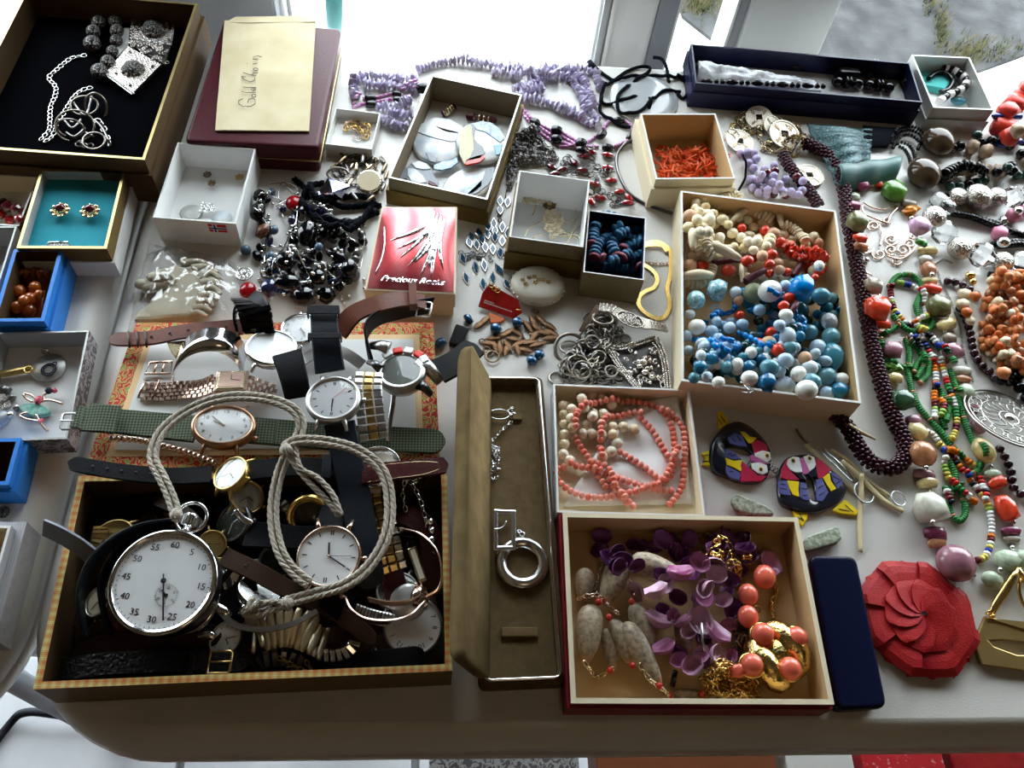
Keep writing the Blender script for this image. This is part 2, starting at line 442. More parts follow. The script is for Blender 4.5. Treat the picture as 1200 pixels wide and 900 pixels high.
# ================================================================ setting
FLZ = -.74
struct(MB().box((0, -.8, FLZ-.05), 4.2, 3.6, .06).build('floor', 'grout'))
fl = bpy.data.objects['floor']
tl = .33
for i in range(-4, 4):
    for j in range(-2, 5):
        x, y = -.36+i*tl, .02+j*tl
        if y > .80 or y < -.8: continue
        o = MB().box((x+tl/2, y+tl/2, FLZ-.012), tl-.012, min(tl-.012, tl), .022).build('tile', 'tile', fl); bevel(o, .002, 1)
struct(MB().box((0, -.8, 1.73), 4.2, 3.6, .06).build('ceiling', 'ceiling_paint'))
struct(MB().box((-2.03, -.8, .48), .06, 3.6, 2.5).build('wall_left', 'wall_paint'))
struct(MB().box((2.03, -.8, .48), .06, 3.6, 2.5).build('wall_right', 'wall_paint'))
struct(MB().box((0, -2.55, .48), 4.1, .06, 2.5).build('wall_back', 'wall_paint'))
# window wall: strips below and above the glass, posts between
struct(MB().box((0, .91, -.755), 4.1, .10, .03).build('wall_sill', 'trim_paint'))
struct(MB().box((0, .91, 1.17), 4.1, .10, 1.08).build('wall_window', 'wall_paint'))  # unseen; lower edge brought down to cut off high skylight
def post(n, x0, x1, m, y=.90, th=.07):
    o = MB().box(((x0+x1)/2, y, .375), abs(x1-x0), th, 2.23).build('trim_%d' % n, m); bevel(o, .004, 2); return struct(o)
post(1, -.40, -.195, 'trim_grey', .90)
p_ = post(2, .163, .232, 'trim_paint', .90); 
for xx, ww, mm in ((.170, .006, 'trim_grey'), (.178, .004, 'trim_paint')):
    o = MB().box((xx-.0, .862, .375), ww, .010, 2.2).build('moulding', mm, p_)
o = MB().box((.240, .885, .375), .022, .05, 2.2).build('seal', 'steel_grey', p_)
o = MB().box((.2545, .90, .375), .007, .05, 2.2).build('seal', 'trim_paint', p_)
p_ = post(3, .333, .435, 'trim_paint', .90)
MB().box((.327, .895, .375), .010, .05, 2.2).build('moulding', 'trim_grey', p_)
MB().box((.321, .895, .375), .004, .05, 2.2).build('moulding', 'trim_paint', p_)
post(4, -2.0, -1.9, 'trim_paint'); post(5, 1.9, 2.0, 'trim_paint')
p_ = post(6, -.188, -.182, 'trim_paint', .90, .03)
for n, (x0, x1) in enumerate(((-1.9, -.40), (-.182, .163), (.258, .319), (.435, 1.9)), 1):
    o = MB().box(((x0+x1)/2, .915, .375), x1-x0, .004, 2.23).build('window_%d' % n, 'window_glass'); struct(o)
# outside ground
GZ = -.86
struct(MB().box((0, 6.2, GZ-.05), 24, 10.6, .1).build('ground', 'concrete'))
asp = [P(795, 4, GZ+.01), P(800, 18, GZ+.01), P(848, 56, GZ+.01), P(900, 120, GZ+.01), P(1020, 130, GZ+.01), P(1100, 88, GZ+.01), P(1150, 82, GZ+.01), P(1205, 62, GZ+.01), Vector((4, 2.3, 0)), Vector((12, 2.3, 0)), Vector((12, 11, 0)), Vector((1.0, 11, 0)), Vector((.75, 3.2, 0))]
struct(MB().prism([(p.x, p.y) for p in asp], GZ-.02, GZ+.01, 0).build('ground_asphalt', 'asphalt'))
g = MB(); rs = random.Random(3)
def tuft(cx, cy, sx, sy, n, h):
    for _ in range(n):
        p = P(cx+rs.gauss(0, sx), cy+rs.gauss(0, sy), GZ+.01); a = rs.uniform(0, 6.28); l = h*rs.uniform(.4, 1.2); d = Vector((math.cos(a), math.sin(a), 0))
        q = p+d*l*.6+Vector((0, 0, l)); s_ = d.cross(Vector((0, 0, 1)))*.0018
        g.add([p-s_, p+s_, q], [(0, 1, 2)], 0)
tuft(1103, 35, 4, 14, 300, .022); tuft(1135, 62, 14, 8, 260, .026); tuft(1088, 5, 5, 8, 110, .02); tuft(1175, 60, 20, 6, 160, .02); tuft(830, 6, 20, 7, 500, .022); tuft(850, 2, 25, 8, 400, .02)
tag(g.build('grass_tuft', 'grass', None, 'stuff'), 'dry grass growing through the cracked pavement outside the window', 'grass')
t_ = thing('teal_post', 'teal painted metal post standing outside on the white pavement', 'post', P(392, 60, GZ+.01))  # teal post outside, not a chair
MB().tube([P(393, 62, GZ+.02), P(402, 60, GZ+.02), P(391, -10, GZ+.45)][::2], .017, 10).build('post', 'teal_paint', t_)
MB().box(P(397, 64, GZ+.005), .05, .05, .012).build('foot_plate', 'concrete', t_)
# ---------------------------------------------------------------- folding tables
def rounded_rect(x0, y0, x1, y1, r, n=8):
    pts = []
    for cx, cy, a in ((x1-r, y0+r, -PI/2), (x1-r, y1-r, 0), (x0+r, y1-r, PI/2), (x0+r, y0+r, PI)):
        for k in range(n+1): pts.append((cx+r*math.cos(a+PI/2*k/n), cy+r*math.sin(a+PI/2*k/n)))
    return pts
def folding_table(x0, y0, x1, y1, r, label, legs):
    t = thing('folding_table', label, 'table', ((x0+x1)/2, (y0+y1)/2, FLZ))
    b = MB(); prof = [(.006, 0), (.002, -.0015), (-.004, -.006), (-.010, -.016), (-.0115, -.026), (-.0095, -.0275), (-.0095, -.0295), (-.0115, -.031), (-.0115, -.042), (-.008, -.044), (.02, -.044)]
    rings = [rounded_rect(x0-o+.0, y0-o, x1+o, y1+o, r+o, 10) if False else rounded_rect(x0+o, y0+o, x1-o, y1-o, max(r-o, .01), 10) for o, z in prof]
    n = len(rings[0]); vs = []
    for (o, z), rg in zip(prof, rings): vs += [(p[0], p[1], z) for p in rg]
    fs = [tuple(range(n))]
    for i in range(len(prof)-1):
        for k in range(n): l = (k+1) % n; fs.append((i*n+l, i*n+k, (i+1)*n+k, (i+1)*n+l))
    fs.append(tuple(reversed([(len(prof)-1)*n+k for k in range(n)])))
    b.add(vs, fs, 0, False); b.sm = [False]+[True]*(len(fs)-2)+[False]
    b.build('tabletop', 'table_plastic', t)
    for sx in legs:
        for y in (y0+.12, y1-.12): MB().tube([(sx, y, -.044), (sx, y, FLZ+.008)], .013, 10).build('leg', 'steel_grey', t)
        MB().tube([(sx, y0+.12, FLZ+.12), (sx, y1-.12, FLZ+.12)], .009, 8).build('stretcher', 'steel_grey', t)
    return t
folding_table(-.272, .107, 1.35, .792, .085, 'long off-white plastic folding table by the window, crowded with boxes and beads', (-.12, 1.2))
folding_table(-1.75, .107, -.300, .792, .085, 'white plastic folding table at the left with rounded corner beside the gap', (-1.6, -.45))
pth = spline([P(-30, 905, FLZ+.006), P(10, 850, FLZ+.006), P(30, 835, FLZ+.02), P(70, 838, FLZ+.02), P(160, 850, FLZ+.006), P(260, 870, FLZ+.006)], 6)
tag(MB().tube(pth, .006, 6).build('power_cable', 'cable'), 'black cable lying on the white floor tiles under the tables', 'cable')
# ================================================================ boxes
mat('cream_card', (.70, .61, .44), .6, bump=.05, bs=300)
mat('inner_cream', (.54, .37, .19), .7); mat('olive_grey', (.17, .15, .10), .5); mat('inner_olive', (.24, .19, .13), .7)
mat('white_card', (.74, .74, .73), .55)
mat('grey_card', (.40, .40, .40), .6)
mat('brown_card', (.075, .045, .022), .5, bump=.1, bs=500)
mat('black_velvet', (.003, .003, .004), 1.0, spec=0)
mat('gold_edge', (.48, .37, .16), .35, .7)
mat('gold_card', (.16, .105, .035), .5, .2, bump=.2, bs=300)
mat('teal_card', (.03, .30, .38), .7, bump=.05, bs=900)
mat('blue_card', (.03, .20, .62), .45)
mat('navy_card', (.006, .008, .038), .35)
mat('navy_case', (.004, .006, .026), .25)
mat('maroon', (.060, .006, .012), .36, bump=.15, bs=900)
mat('red_card', (.22, .012, .02), .4)
mat('silver_card', (.50, .50, .48), .4, .55)
mat('suede', (.135, .095, .045), .95, col2=(.185, .13, .065), vs=60, bump=.25, bs=1800, spec=.02)
mat('suede_dark', (.15, .105, .055), .95, col2=(.115, .08, .042), vs=160, bump=.2, bs=1800, spec=.02)
mat('silver', (.80, .80, .80), .22, 1)
mat('silver_dk', (.28, .27, .26), .32, 1)
mat('cotton', (.85, .87, .92), .9, bump=.4, bs=250)
mat('kraft', (.64, .56, .38), .65, col2=(.57, .48, .30), vs=30)
mat('ink', (.03, .03, .05), .6)
mat('paint_red', (.55, .02, .03), .5); mat('paint_white', (.8, .8, .8), .5); mat('paint_blue', (.03, .05, .25), .5)
pattern('brocade', 'brocade', 22, [(0, (.50, .03, .02)), (.18, (.80, .60, .25)), (.26, (.22, .32, .06)), (.62, (.80, .60, .25)), (.70, (.50, .03, .02)), (.80, (.80, .55, .22)), (.88, (.50, .03, .02))], .6)
pattern('gold_border', 'wave', 260, [(0, (.75, .45, .22)), (1, (.78, .62, .38))], .6)
pattern('plaid', 'plaid', 330, [(0.2, (.42, .05, .02)), (.42, (.55, .26, .08)), (.58, (.34, .30, .08)), (.85, (.70, .58, .30))], .65)
pattern('snake', 'camo', 150, [(0, (.10, .09, .10)), (.46, (.36, .35, .36)), (.60, (.13, .12, .13))], .5)
pattern('floral', 'brocade', 90, [(0, (.22, .18, .09)), (.45, (.36, .33, .22)), (.8, (.18, .15, .08))], .45, .15)
pattern('silver_wave', 'wave', 200, [(0, (.34, .34, .36)), (1, (.45, .45, .47))], .4)
pattern('pink_foil', 'wave', 14, [(0, (.50, .06, .07)), (1, (.64, .16, .17))], .22, .8, bump=.05)
mat('foil', (.80, .80, .80), .16, .95, bump=.5, bs=160)

def inset(q, t):
    c = sum(q, Vector((0, 0, 0)))/len(q); out = []; n = len(q)
    for i in range(n):
        a, b_, d = q[i-1], q[i], q[(i+1) % n]
        e1 = (b_-a).normalized(); e2 = (d-b_).normalized(); n1 = Vector((-e1.y, e1.x, 0)); n2 = Vector((-e2.y, e2.x, 0))
        k = n1+n2; k = k/(k.dot(n1)) if abs(k.dot(n1)) > 1e-6 else n1
        out.append(b_+k*t)
    return out
def atz(q, z): return [Vector((p.x, p.y, z)) for p in q]
def tray(name, label, cat, px4, z1, t=.0015, mats=('cream_card', 'inner_cream', 'cream_card'), z0=0, zf=None, floor_m=None, sleeve=None, root=None, rect=True):
    """open box. px4: rim corners fl, fr, br, bl (pixels at height z1). mats: outside, inside, rim. sleeve=(offset, height, material)"""
    q = [P(a, b, z1) for a, b in px4]
    if rect:   # true right angles, centred on the sighted corners
        ux = (q[1]-q[0]+q[2]-q[3]); uy = (q[3]-q[0]+q[2]-q[1]); c = sum(q, Vector((0, 0, 0)))/4
        W, D = ux.length/2, uy.length/2; ux.normalize(); uy.normalize()
        a = math.atan2(ux.y, ux.x); b2 = math.atan2(uy.y, uy.x)-PI/2; a = (a+b2)/2 if abs(a-b2) < PI else a
        ex = Vector((math.cos(a), math.sin(a), 0)); ey = Vector((-math.sin(a), math.cos(a), 0))
        q = [c-ex*W/2-ey*D/2, c+ex*W/2-ey*D/2, c+ex*W/2+ey*D/2, c-ex*W/2+ey*D/2]
    zf = z0+.002 if zf is None else zf
    r = root or thing(name, label, cat, ((q[0].x+q[2].x)/2, (q[0].y+q[2].y)/2, z0))
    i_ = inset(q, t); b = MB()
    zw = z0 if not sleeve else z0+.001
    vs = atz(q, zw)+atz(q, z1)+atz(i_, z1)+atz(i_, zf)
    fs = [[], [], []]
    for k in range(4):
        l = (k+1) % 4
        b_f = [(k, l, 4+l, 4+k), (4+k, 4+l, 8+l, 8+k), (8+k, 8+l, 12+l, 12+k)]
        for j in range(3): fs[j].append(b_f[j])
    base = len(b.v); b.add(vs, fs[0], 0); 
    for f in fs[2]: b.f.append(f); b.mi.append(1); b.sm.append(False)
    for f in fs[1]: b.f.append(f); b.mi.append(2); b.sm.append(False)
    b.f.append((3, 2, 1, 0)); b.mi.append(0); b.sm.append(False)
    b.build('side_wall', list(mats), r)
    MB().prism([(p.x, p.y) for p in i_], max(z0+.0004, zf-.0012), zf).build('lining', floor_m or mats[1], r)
    if sleeve:
        off, h, m = sleeve; o_ = inset(q, -off); in2 = inset(q, -.0002); b = MB()
        vs = atz(o_, z0)+atz(o_, z0+h)+atz(in2, z0+h)
        f2 = []
        for k in range(4):
            l = (k+1) % 4; f2 += [(k, l, 4+l, 4+k), (4+k, 4+l, 8+l, 8+k)]
        b.add(vs, f2+[(3, 2, 1, 0)]); b.build('lid_below', m, r)
    r['zf'] = zf
    return r, q
TR = {}
TR['watch'] = tray('watch_box', 'large brocade-and-plaid trimmed box heaped with wristwatches and a stopwatch', 'box', [(38, 805), (531, 789), (523, 546), (93, 560)], .040, .0045, ('gold_card', 'brown_card', 'plaid'))
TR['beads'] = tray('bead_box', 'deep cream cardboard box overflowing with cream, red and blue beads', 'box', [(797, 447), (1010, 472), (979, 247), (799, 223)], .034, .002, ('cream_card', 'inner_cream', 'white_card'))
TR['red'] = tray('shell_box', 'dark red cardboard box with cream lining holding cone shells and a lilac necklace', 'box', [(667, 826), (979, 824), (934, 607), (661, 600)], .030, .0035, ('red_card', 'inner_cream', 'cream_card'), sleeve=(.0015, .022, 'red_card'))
TR['coralneck'] = tray('necklace_box', 'shallow white box behind the dark red box, holding coral beads and pearls', 'box', [(651, 604), (825, 602), (809, 457), (650, 449)], .020, .0016, ('white_card', 'cream_card', 'white_card'))
TR['brown'] = tray('jewellery_box', 'big brown box lined with black velvet in the top left corner', 'box', [(-62, 172), (170, 186), (231, 6), (30, -14)], .050, .0025, ('brown_card', 'brown_card', 'gold_edge'), floor_m='black_velvet', zf=.022, sleeve=(.003, .034, 'brown_card'))
TR['gold'] = tray('earring_box', 'gold rimmed box with teal card showing two flower earrings', 'box', [(18, 291), (126, 291), (146, 200), (49, 198)], .034, .0025, ('gold_card', 'grey_card', 'gold_edge'), floor_m='teal_card', zf=.024, sleeve=(.002, .018, 'white_card'))
TR['redb'] = tray('bracelet_box', 'white box at the left edge with dark red faceted beads', 'box', [(-60, 262), (22, 264), (46, 206), (-30, 204)], .022, .0015, ('brown_card', 'cream_card', 'white_card'), floor_m='white_card')
TR['lb2'] = tray('empty_box', 'white rimmed box at the left edge behind the blue amber box', 'box', [(-75, 350), (-6, 353), (18, 266), (-50, 264)], .026, .0015, ('grey_card', 'grey_card', 'white_card'))
TR['blue'] = tray('amber_box', 'bright blue box holding an amber grape brooch', 'box', [(-8, 376), (52, 377), (73, 292), (15, 292)], .030, .003, ('blue_card', 'brown_card', 'blue_card'), floor_m='white_card', sleeve=(.0025, .022, 'blue_card'))
TR['grey'] = tray('pin_box', 'grey snakeskin patterned box with ballerina brooch and disc pendant', 'box', [(-30, 516), (79, 516), (103, 390), (-10, 387)], .022, .0015, ('snake', 'grey_card', 'silver_card'), floor_m='white_card')
TR['blue2'] = tray('empty_box', 'small bright blue box at the left edge below the snakeskin box', 'box', [(-38, 567), (12, 570), (22, 514), (-25, 513)], .026, .003, ('blue_card', 'brown_card', 'blue_card'), sleeve=(.003, .020, 'blue_card'))
TR['lid'] = tray('empty_box', 'silvery grey box at the lower left edge of the left table', 'box', [(-60, 735), (-22, 735), (14, 617), (-35, 615)], .034, .0018, ('silver_wave', 'cream_card', 'white_card'), sleeve=(.006, .026, 'silver_wave'))
TR['white'] = tray('charm_box', 'tall white cardboard box with small charms and a red flag sticker', 'box', [(179, 254), (277, 263), (299, 174), (208, 167)], .030, .0015, ('white_card', 'white_card', 'white_card'), floor_m='white_card')
TR['pend'] = tray('pendant_box', 'pale grey box with two round shell medallions inside', 'box', [(455, 207), (571, 235), (612, 110), (506, 89)], .032, .0016, ('olive_grey', 'inner_olive', 'silver_card'), floor_m='white_card', sleeve=(.0025, .018, 'gold_card'))
TR['coral'] = tray('coral_box', 'square cream box filled with branch coral', 'box', [(769, 210), (861, 209), (839, 133), (750, 133)], .036, .0016, ('cream_card', 'inner_cream', 'white_card'), sleeve=(.003, .026, 'cream_card'))
TR['rose'] = tray('brooch_box', 'square gold-flecked box with carved ivory rose brooch', 'box', [(595, 277), (685, 290), (690, 211), (610, 200)], .042, .0013, ('floral', 'white_card', 'white_card'), floor_m='white_card', sleeve=(.002, .024, 'gold_card'))
TR['blueb'] = tray('bead_box', 'small square box packed with dark blue disc beads', 'box', [(682, 319), (755, 328), (757, 255), (691, 246)], .034, .0012, ('floral', 'navy_card', 'white_card'), floor_m='navy_card')
TR['navy'] = tray('necklace_box', 'long navy blue box with white cotton and black beads at the back', 'box', [(815, 99), (1079, 118), (1067, 71), (810, 54)], .030, .0018, ('navy_card', 'navy_card', 'navy_card'), floor_m='grey_card', zf=.008, sleeve=(.0015, .020, 'navy_card'))
TR['silver'] = tray('ring_box', 'small silver box with teal lining and black striped pendant', 'box', [(1094, 125), (1168, 130), (1134, 68), (1067, 63)], .030, .0018, ('silver_card', 'silver_card', 'white_card'), floor_m='white_card', sleeve=(.002, .016, 'silver_card'))
TR['plastic'] = tray('chain_box', 'tiny white plastic tray with a curled gold chain', 'box', [(384, 166), (437, 178), (444, 132), (391, 126)], .014, .0013, ('white_card', 'white_card', 'white_card'))
# closed boxes and cases
def closed(name, label, cat, px4, z1, m_side, m_top, bev=.002, parts=True, rnd=0, lidz=None):
    q = [P(a, b, z1) for a, b in px4]; r = thing(name, label, cat, ((q[0].x+q[2].x)/2, (q[0].y+q[2].y)/2, 0)); lz = lidz or z1*.45
    o = MB().prism([(p.x, p.y) for p in inset(q, .0015)], 0, lz-.0006).build('base', m_side, r); bevel(o, bev, 3, 30)
    o = MB().prism([(p.x, p.y) for p in q], lz, z1, 0, 0).build('lid', m_top, r); bevel(o, bev, 3, 30)
    return r, q
def smooth_quad(q, rad, n=5):
    out = []
    for i in range(4):
        a, b_, c = q[i-1], q[i], q[(i+1) % 4]; p0 = b_+(a-b_).normalized()*rad; p1 = b_+(c-b_).normalized()*rad
        for k in range(n+1): t = k/n; out.append((1-t)**2*p0+2*t*(1-t)*b_+t*t*p1)
    return out
# maroon album case with envelope
q = [P(a, b, .034) for a, b in ((216, 165), (373, 173), (400, 33), (262, 22))]
mar = thing('jewel_case', 'maroon leatherette case with rounded edges under the yellow envelope', 'case', ((q[0].x+q[2].x)/2, (q[0].y+q[2].y)/2, 0))
bevel(MB().prism([(p.x, p.y) for p in smooth_quad(q, .006)], .017, .034).build('lid', 'maroon', mar), .003, 3, 40)
bevel(MB().prism([(p.x, p.y) for p in smooth_quad(inset(q, .002), .006)], 0, .016).build('base', 'maroon', mar), .002, 2, 40)
MB().tube([p+Vector((0, 0, -.0175)) for p in spline(inset(q, .0005), 1, True)], .0012, 6, True).build('seam', 'gold_edge', mar)
q = [P(a, b, .0365) for a, b in ((252, 152), (362, 153), (370, 23), (263, 24))]
env = thing('envelope', 'yellowed paper envelope marked Gold Chain on the maroon case', 'envelope', ((q[0].x+q[2].x)/2, (q[0].y+q[2].y)/2, .0342))
b = MB(); n = 10; vs = []
for j in range(n+1):
    for i in range(n+1):
        p = q[0].lerp(q[1], i/n).lerp(q[3].lerp(q[2], i/n), j/n); p.z = .0362+.0008*noise.noise(p*40)+.0012*math.sin(PI*i/n)*math.sin(PI*j/n); vs.append(p)
top = len(vs); vs += [Vector((v.x, v.y, .0346)) for v in vs]
fs = []
for j in range(n):
    for i in range(n): a = j*(n+1)+i; fs.append((a, a+1, a+n+2, a+n+1)); fs.append((top+a+n+1, top+a+n+2, top+a+1, top+a))
rim = [i for i in range(n+1)]+[(j+1)*(n+1)-1 for j in range(1, n+1)]+[n*(n+1)+i for i in reversed(range(n))]+[j*(n+1) for j in reversed(range(1, n))]
for k in range(len(rim)): a, c = rim[k], rim[(k+1) % len(rim)]; fs.append((top+a, top+c, c, a))
b.add(vs, fs, 0, False); b.build('pocket', 'kraft', env)
fq = [P(263, 26, .0372), P(276, 19, .0372), P(352, 18, .0372), P(370, 25, .0372)]
MB().prism([(p.x, p.y) for p in fq], .0352, .0366).build('flap', 'kraft', env)
a, c = P(292, 125, .0382), P(302, 62, .0382)
for st_ in ([(150, 655), (95, 680), (100, 720), (150, 748), (240, 748), (290, 715), (290, 670), (262, 650), (215, 665), (202, 705)], [(250, 622), (262, 600), (295, 606), (295, 635), (262, 640), (248, 622)], [(130, 575), (200, 585), (300, 580)], [(150, 520), (220, 525), (300, 525)], [(298, 545), (262, 566), (240, 548), (268, 530), (298, 532)], [(178, 402), (130, 395), (160, 430), (230, 460), (285, 440), (290, 408)], [(150, 350), (230, 375), (300, 385)], [(262, 376), (262, 352), (325, 350)], [(265, 312), (285, 296), (322, 302), (322, 325), (290, 326), (262, 310)], [(262, 250), (315, 240)], [(193, 247), (200, 244)], [(325, 200), (265, 192), (272, 166), (322, 155), (365, 166)]):
    MB().tube([P(270+x_/10, 50+y_/10, .0384) for x_, y_ in st_], .00032, 5).build('handwriting', 'ink', env)
# foil topped square box
r, q = closed('keepsake_box', 'square cream box with pink and silver embossed foil lid', 'box', [(427, 340), (534, 345), (536, 242), (447, 242)], .034, 'cream_card', 'cream_card', .001)
qi = inset(q, .0018); nn_ = 14; vs = [qi[0].lerp(qi[1], i/nn_).lerp(qi[3].lerp(qi[2], i/nn_), j/nn_)+Vector((0, 0, .0004+.0042*(math.sin(PI*j/nn_)*math.sin(PI*i/nn_))**.6)) for j in range(nn_+1) for i in range(nn_+1)]
MB().add(vs, [(j*(nn_+1)+i, j*(nn_+1)+i+1, (j+1)*(nn_+1)+i+1, (j+1)*(nn_+1)+i) for j in range(nn_) for i in range(nn_)], 0, True).build('foil_panel', 'pink_foil', r)
cx = lambda u, v: q[0].lerp(q[1], u).lerp(q[3].lerp(q[2], u), v)+Vector((0, 0, .0008+.0042*(max(0, math.sin(PI*u)*math.sin(PI*v)))**.6))
for (u0, v0, u1, v1, cv) in ((.7, .95, .35, .35, .1), (.75, .9, .45, .25, .06), (.8, .9, .6, .15, .02), (.8, .85, .72, .12, -.02), (.85, .85, .85, .25, -.06), (.6, .8, .2, .55, .12), (.72, .8, .3, .45, .1), (.78, .75, .52, .3, .05), (.8, .7, .68, .25, 0)):
    pts = []
    for k in range(9):
        t = k/8; pts.append(cx(u0+(u1-u0)*t+cv*math.sin(PI*t), v0+(v1-v0)*t))
    MB().tube(pts, lambda t: .0022*math.sin(PI*min(1, t*.9+.08))+.0002, 6, flat=.45).build('embossed_petal', 'foil', r)
MB().tube([cx(.09+.05*math.sin(k/8*PI), .72-.55*k/8) for k in range(9)], .0006, 5, flat=.5).build('embossed_petal', 'foil', r)
a, c = cx(.16, .12), cx(.86, .10)
text('Precious Rocks', frame((a+c)/2+Vector((0, 0, .0006)), c-a, (0, 0, 1)), .0085, 'foil', r, shear=.4)
# navy case
q = [P(a, b, .018) for a, b in ((972, 826), (1040, 826), (1005, 653), (945, 650))]; q[0] += Vector((-.002, 0, 0))
q = [P(982, 832, .018), P(1041, 829, .018), P(1004, 651, .018), P(948, 650, .018)]
nav = thing('necklace_case', 'slim dark navy case with rounded corners beside the dark red box', 'case', (q[0].x, q[0].y, 0))
bevel(MB().prism([(p.x, p.y) for p in smooth_quad(q, .007)], .0095, .018).build('lid', 'navy_case', nav), .003, 4, 40)
bevel(MB().prism([(p.x, p.y) for p in smooth_quad(inset(q, .001), .007)], 0, .009).build('base', 'navy_case', nav), .002, 3, 40)
# long olive suede case, lid standing open on its left hinge
q = [P(a, b, .018) for a, b in ((566, 799), (661, 795), (633, 441), (565, 440))]
oc = thing('necklace_case', 'long open olive suede case with a chain and ring pendant', 'case', ((q[0].x+q[1].x)/2, (q[0].y+q[3].y)/2, 0))
qs = smooth_quad(q, .005); qo = smooth_quad(inset(q, -.0025), .006); qi = smooth_quad(inset(q, .0035), .004); n = len(qs)
def ringloft(levels, name, m, parent, smf=False):
    b = MB(); vs = []; fs = []
    for r_, z in levels: vs += [(p.x, p.y, z) for p in r_]
    for i in range(len(levels)-1):
        for k in range(n): l = (k+1) % n; fs.append((i*n+k, i*n+l, (i+1)*n+l, (i+1)*n+k))
    fs.append(tuple((len(levels)-1)*n+k for k in range(n))); fs.append(tuple(reversed(range(n))))
    b.add(vs, fs, 0, smf); return b.build(name, m, parent)
ringloft([(qo, 0), (qo, .013), (qs, .0155), (qi, .0155), (qi, .009)], 'base', 'suede_dark', oc)
MB().tube([Vector((p.x, p.y, .0165)) for p in smooth_quad(inset(q, .0012), .005)], .0011, 6, True).build('metal_rim', 'silver', oc)
lid = MB(); NS = 8; secs = []
hb, hf = P(576, 446, .016), P(574, 797, .016)
tb, tf = P(557, 382, .070), P(541, 702, .070)
ax = (hf-hb).normalized(); upd = ((tb+tf)/2-(hb+hf)/2); upd = (upd-ax*upd.dot(ax)); HL = upd.length; upd.normalize(); nrm = upd.cross(ax)
if nrm.x > 0: nrm = -nrm
LL = (hf-hb).length
M_ = Matrix((ax, upd, nrm)).transposed().to_4x4(); M_.translation = hb
prof2 = []
vs = []; fs = []
outl = smooth_quad([Vector((0, 0, 0)), Vector((LL, 0, 0)), Vector((LL, HL, 0)), Vector((0, HL, 0))], .008, 5); no = len(outl)
for ins, zz in ((0, 0), (0, .006), (.0015, .009), (.005, .012), (.012, .0145), (.016, .0148)):
    cxm, cym = LL/2, HL/2
    for p in outl:
        vs.append((cxm+(p.x-cxm)*(1-ins/cxm), cym+(p.y-cym)*(1-ins/cym), zz))
for i in range(5):
    for k in range(no): l = (k+1) % no; fs.append((i*no+k, i*no+l, (i+1)*no+l, (i+1)*no+k))
fs.append(tuple(5*no+k for k in range(no))); fs.append(tuple(reversed(range(no))))
lid.add(vs, fs, 0, True, M_); lo_ = lid.build('lid', 'suede', oc)
o = MB().box(P(609, 741, .0105), .026, .007, .003).build('strap_loop', 'suede', oc); bevel(o, .001, 2)
o = MB().box(P(606, 489, .0105), .008, .006, .003).build('strap_loop', 'suede', oc); bevel(o, .001, 2)
# brocade lid with a white panel, behind the watch box
q = [P(a, b, .028) for a, b in ((98, 553), (516, 548), (508, 378), (160, 378))]
bl = thing('brocade_box', 'flat red, gold and green brocade box with a white top under the watches', 'box', ((q[0].x+q[2].x)/2, (q[0].y+q[2].y)/2, 0))
MB().prism([(p.x, p.y) for p in q], 0, .028, 0).build('body', 'brocade', bl)
qq = inset(q, .012); MB().prism([(p.x, p.y) for p in qq], .028, .0283).build('border', 'gold_border', bl)
qq = inset(q, .017); MB().prism([(p.x, p.y) for p in qq], .0283, .0287).build('panel', 'white_card', bl)
# sticker on the white box: a red flag with a blue cross edged white
wq = TR['white'][1]; a, c = wq[0], wq[1]; ex = (c-a).normalized(); nn = Vector((ex.y, -ex.x, 0))
def onface(u, h): p = a.lerp(c, u); return Vector((p.x, p.y, h))+nn*.0002
T = frame(onface(.76, .0225), ex, nn); W_, H_ = .0155, .0095
b = MB().box((0, 0, .0001), W_, H_, .0002, T, 0).box((0, 0, .0003), W_, H_*.36, .0002, T, 1).box((-W_*.14, 0, .0003), W_*.24, H_, .00021, T, 1)
b.box((0, 0, .0005), W_, H_*.16, .0002, T, 2).box((-W_*.14, 0, .0005), W_*.11, H_, .00021, T, 2); b.build('flag_sticker', ['paint_red', 'paint_white', 'paint_blue'], TR['white'][0])
# ================================================================ beads and necklaces, right half
mat('garnet', (.040, .003, .012), .16)
mat('amethyst', (.38, .33, .50), .3, col2=(.62, .58, .72), rnd=1)
mat('black_bead', (.003, .003, .004), .10)
mat('black_cord', (.005, .006, .010), .8, spec=.05)
mat('hematite', (.012, .012, .014), .16, .3)
mat('purple_bead', (.42, .10, .32), .2, coat=.5, col2=(.62, .35, .58), rnd=1)
mat('red_glass', (.35, .008, .012), .08, coat=.8)
mat('darkred_glass', (.09, .006, .012), .1, coat=.8)
mat('glass_clear', (.93, .95, .97), .03, trans=1, ior=1.45)
mat('glass_ice', (.80, .85, .90), .12, trans=.6, col2=(.9, .92, .95), vs=9, bump=.5, bs=7)
mat('silver_foil', (.50, .47, .42), .22, 1, bump=1, bs=9)
mat('gunmetal', (.16, .15, .15), .3, 1)
mat('bronze', (.26, .19, .12), .35, 1)
mat('gold', (.85, .58, .20), .22, 1)
mat('pale_gold', (.78, .66, .42), .25, 1)
mat('rose_gold', (.72, .52, .42), .22, 1)
mat('brass', (.50, .35, .13), .33, .9)
mat('coin', (.66, .60, .50), .3, 1, bump=.6, bs=700)
mat('lavender', (.46, .40, .62), .3)
mat('teal_silk', (.012, .07, .07), .38, col2=(.03, .13, .12), vs=40, sheen=.5)
pattern('snake_silk', 'cell', 330, [(0, (.015, .02, .02)), (.12, (.06, .13, .14)), (.5, (.11, .19, .20))], .3, .2, bump=.5)
mat('dull_silver', (.33, .32, .29), .35, 1); mat('tigereye', (.035, .022, .014), .12, col2=(.09, .055, .028), vs=2.5)
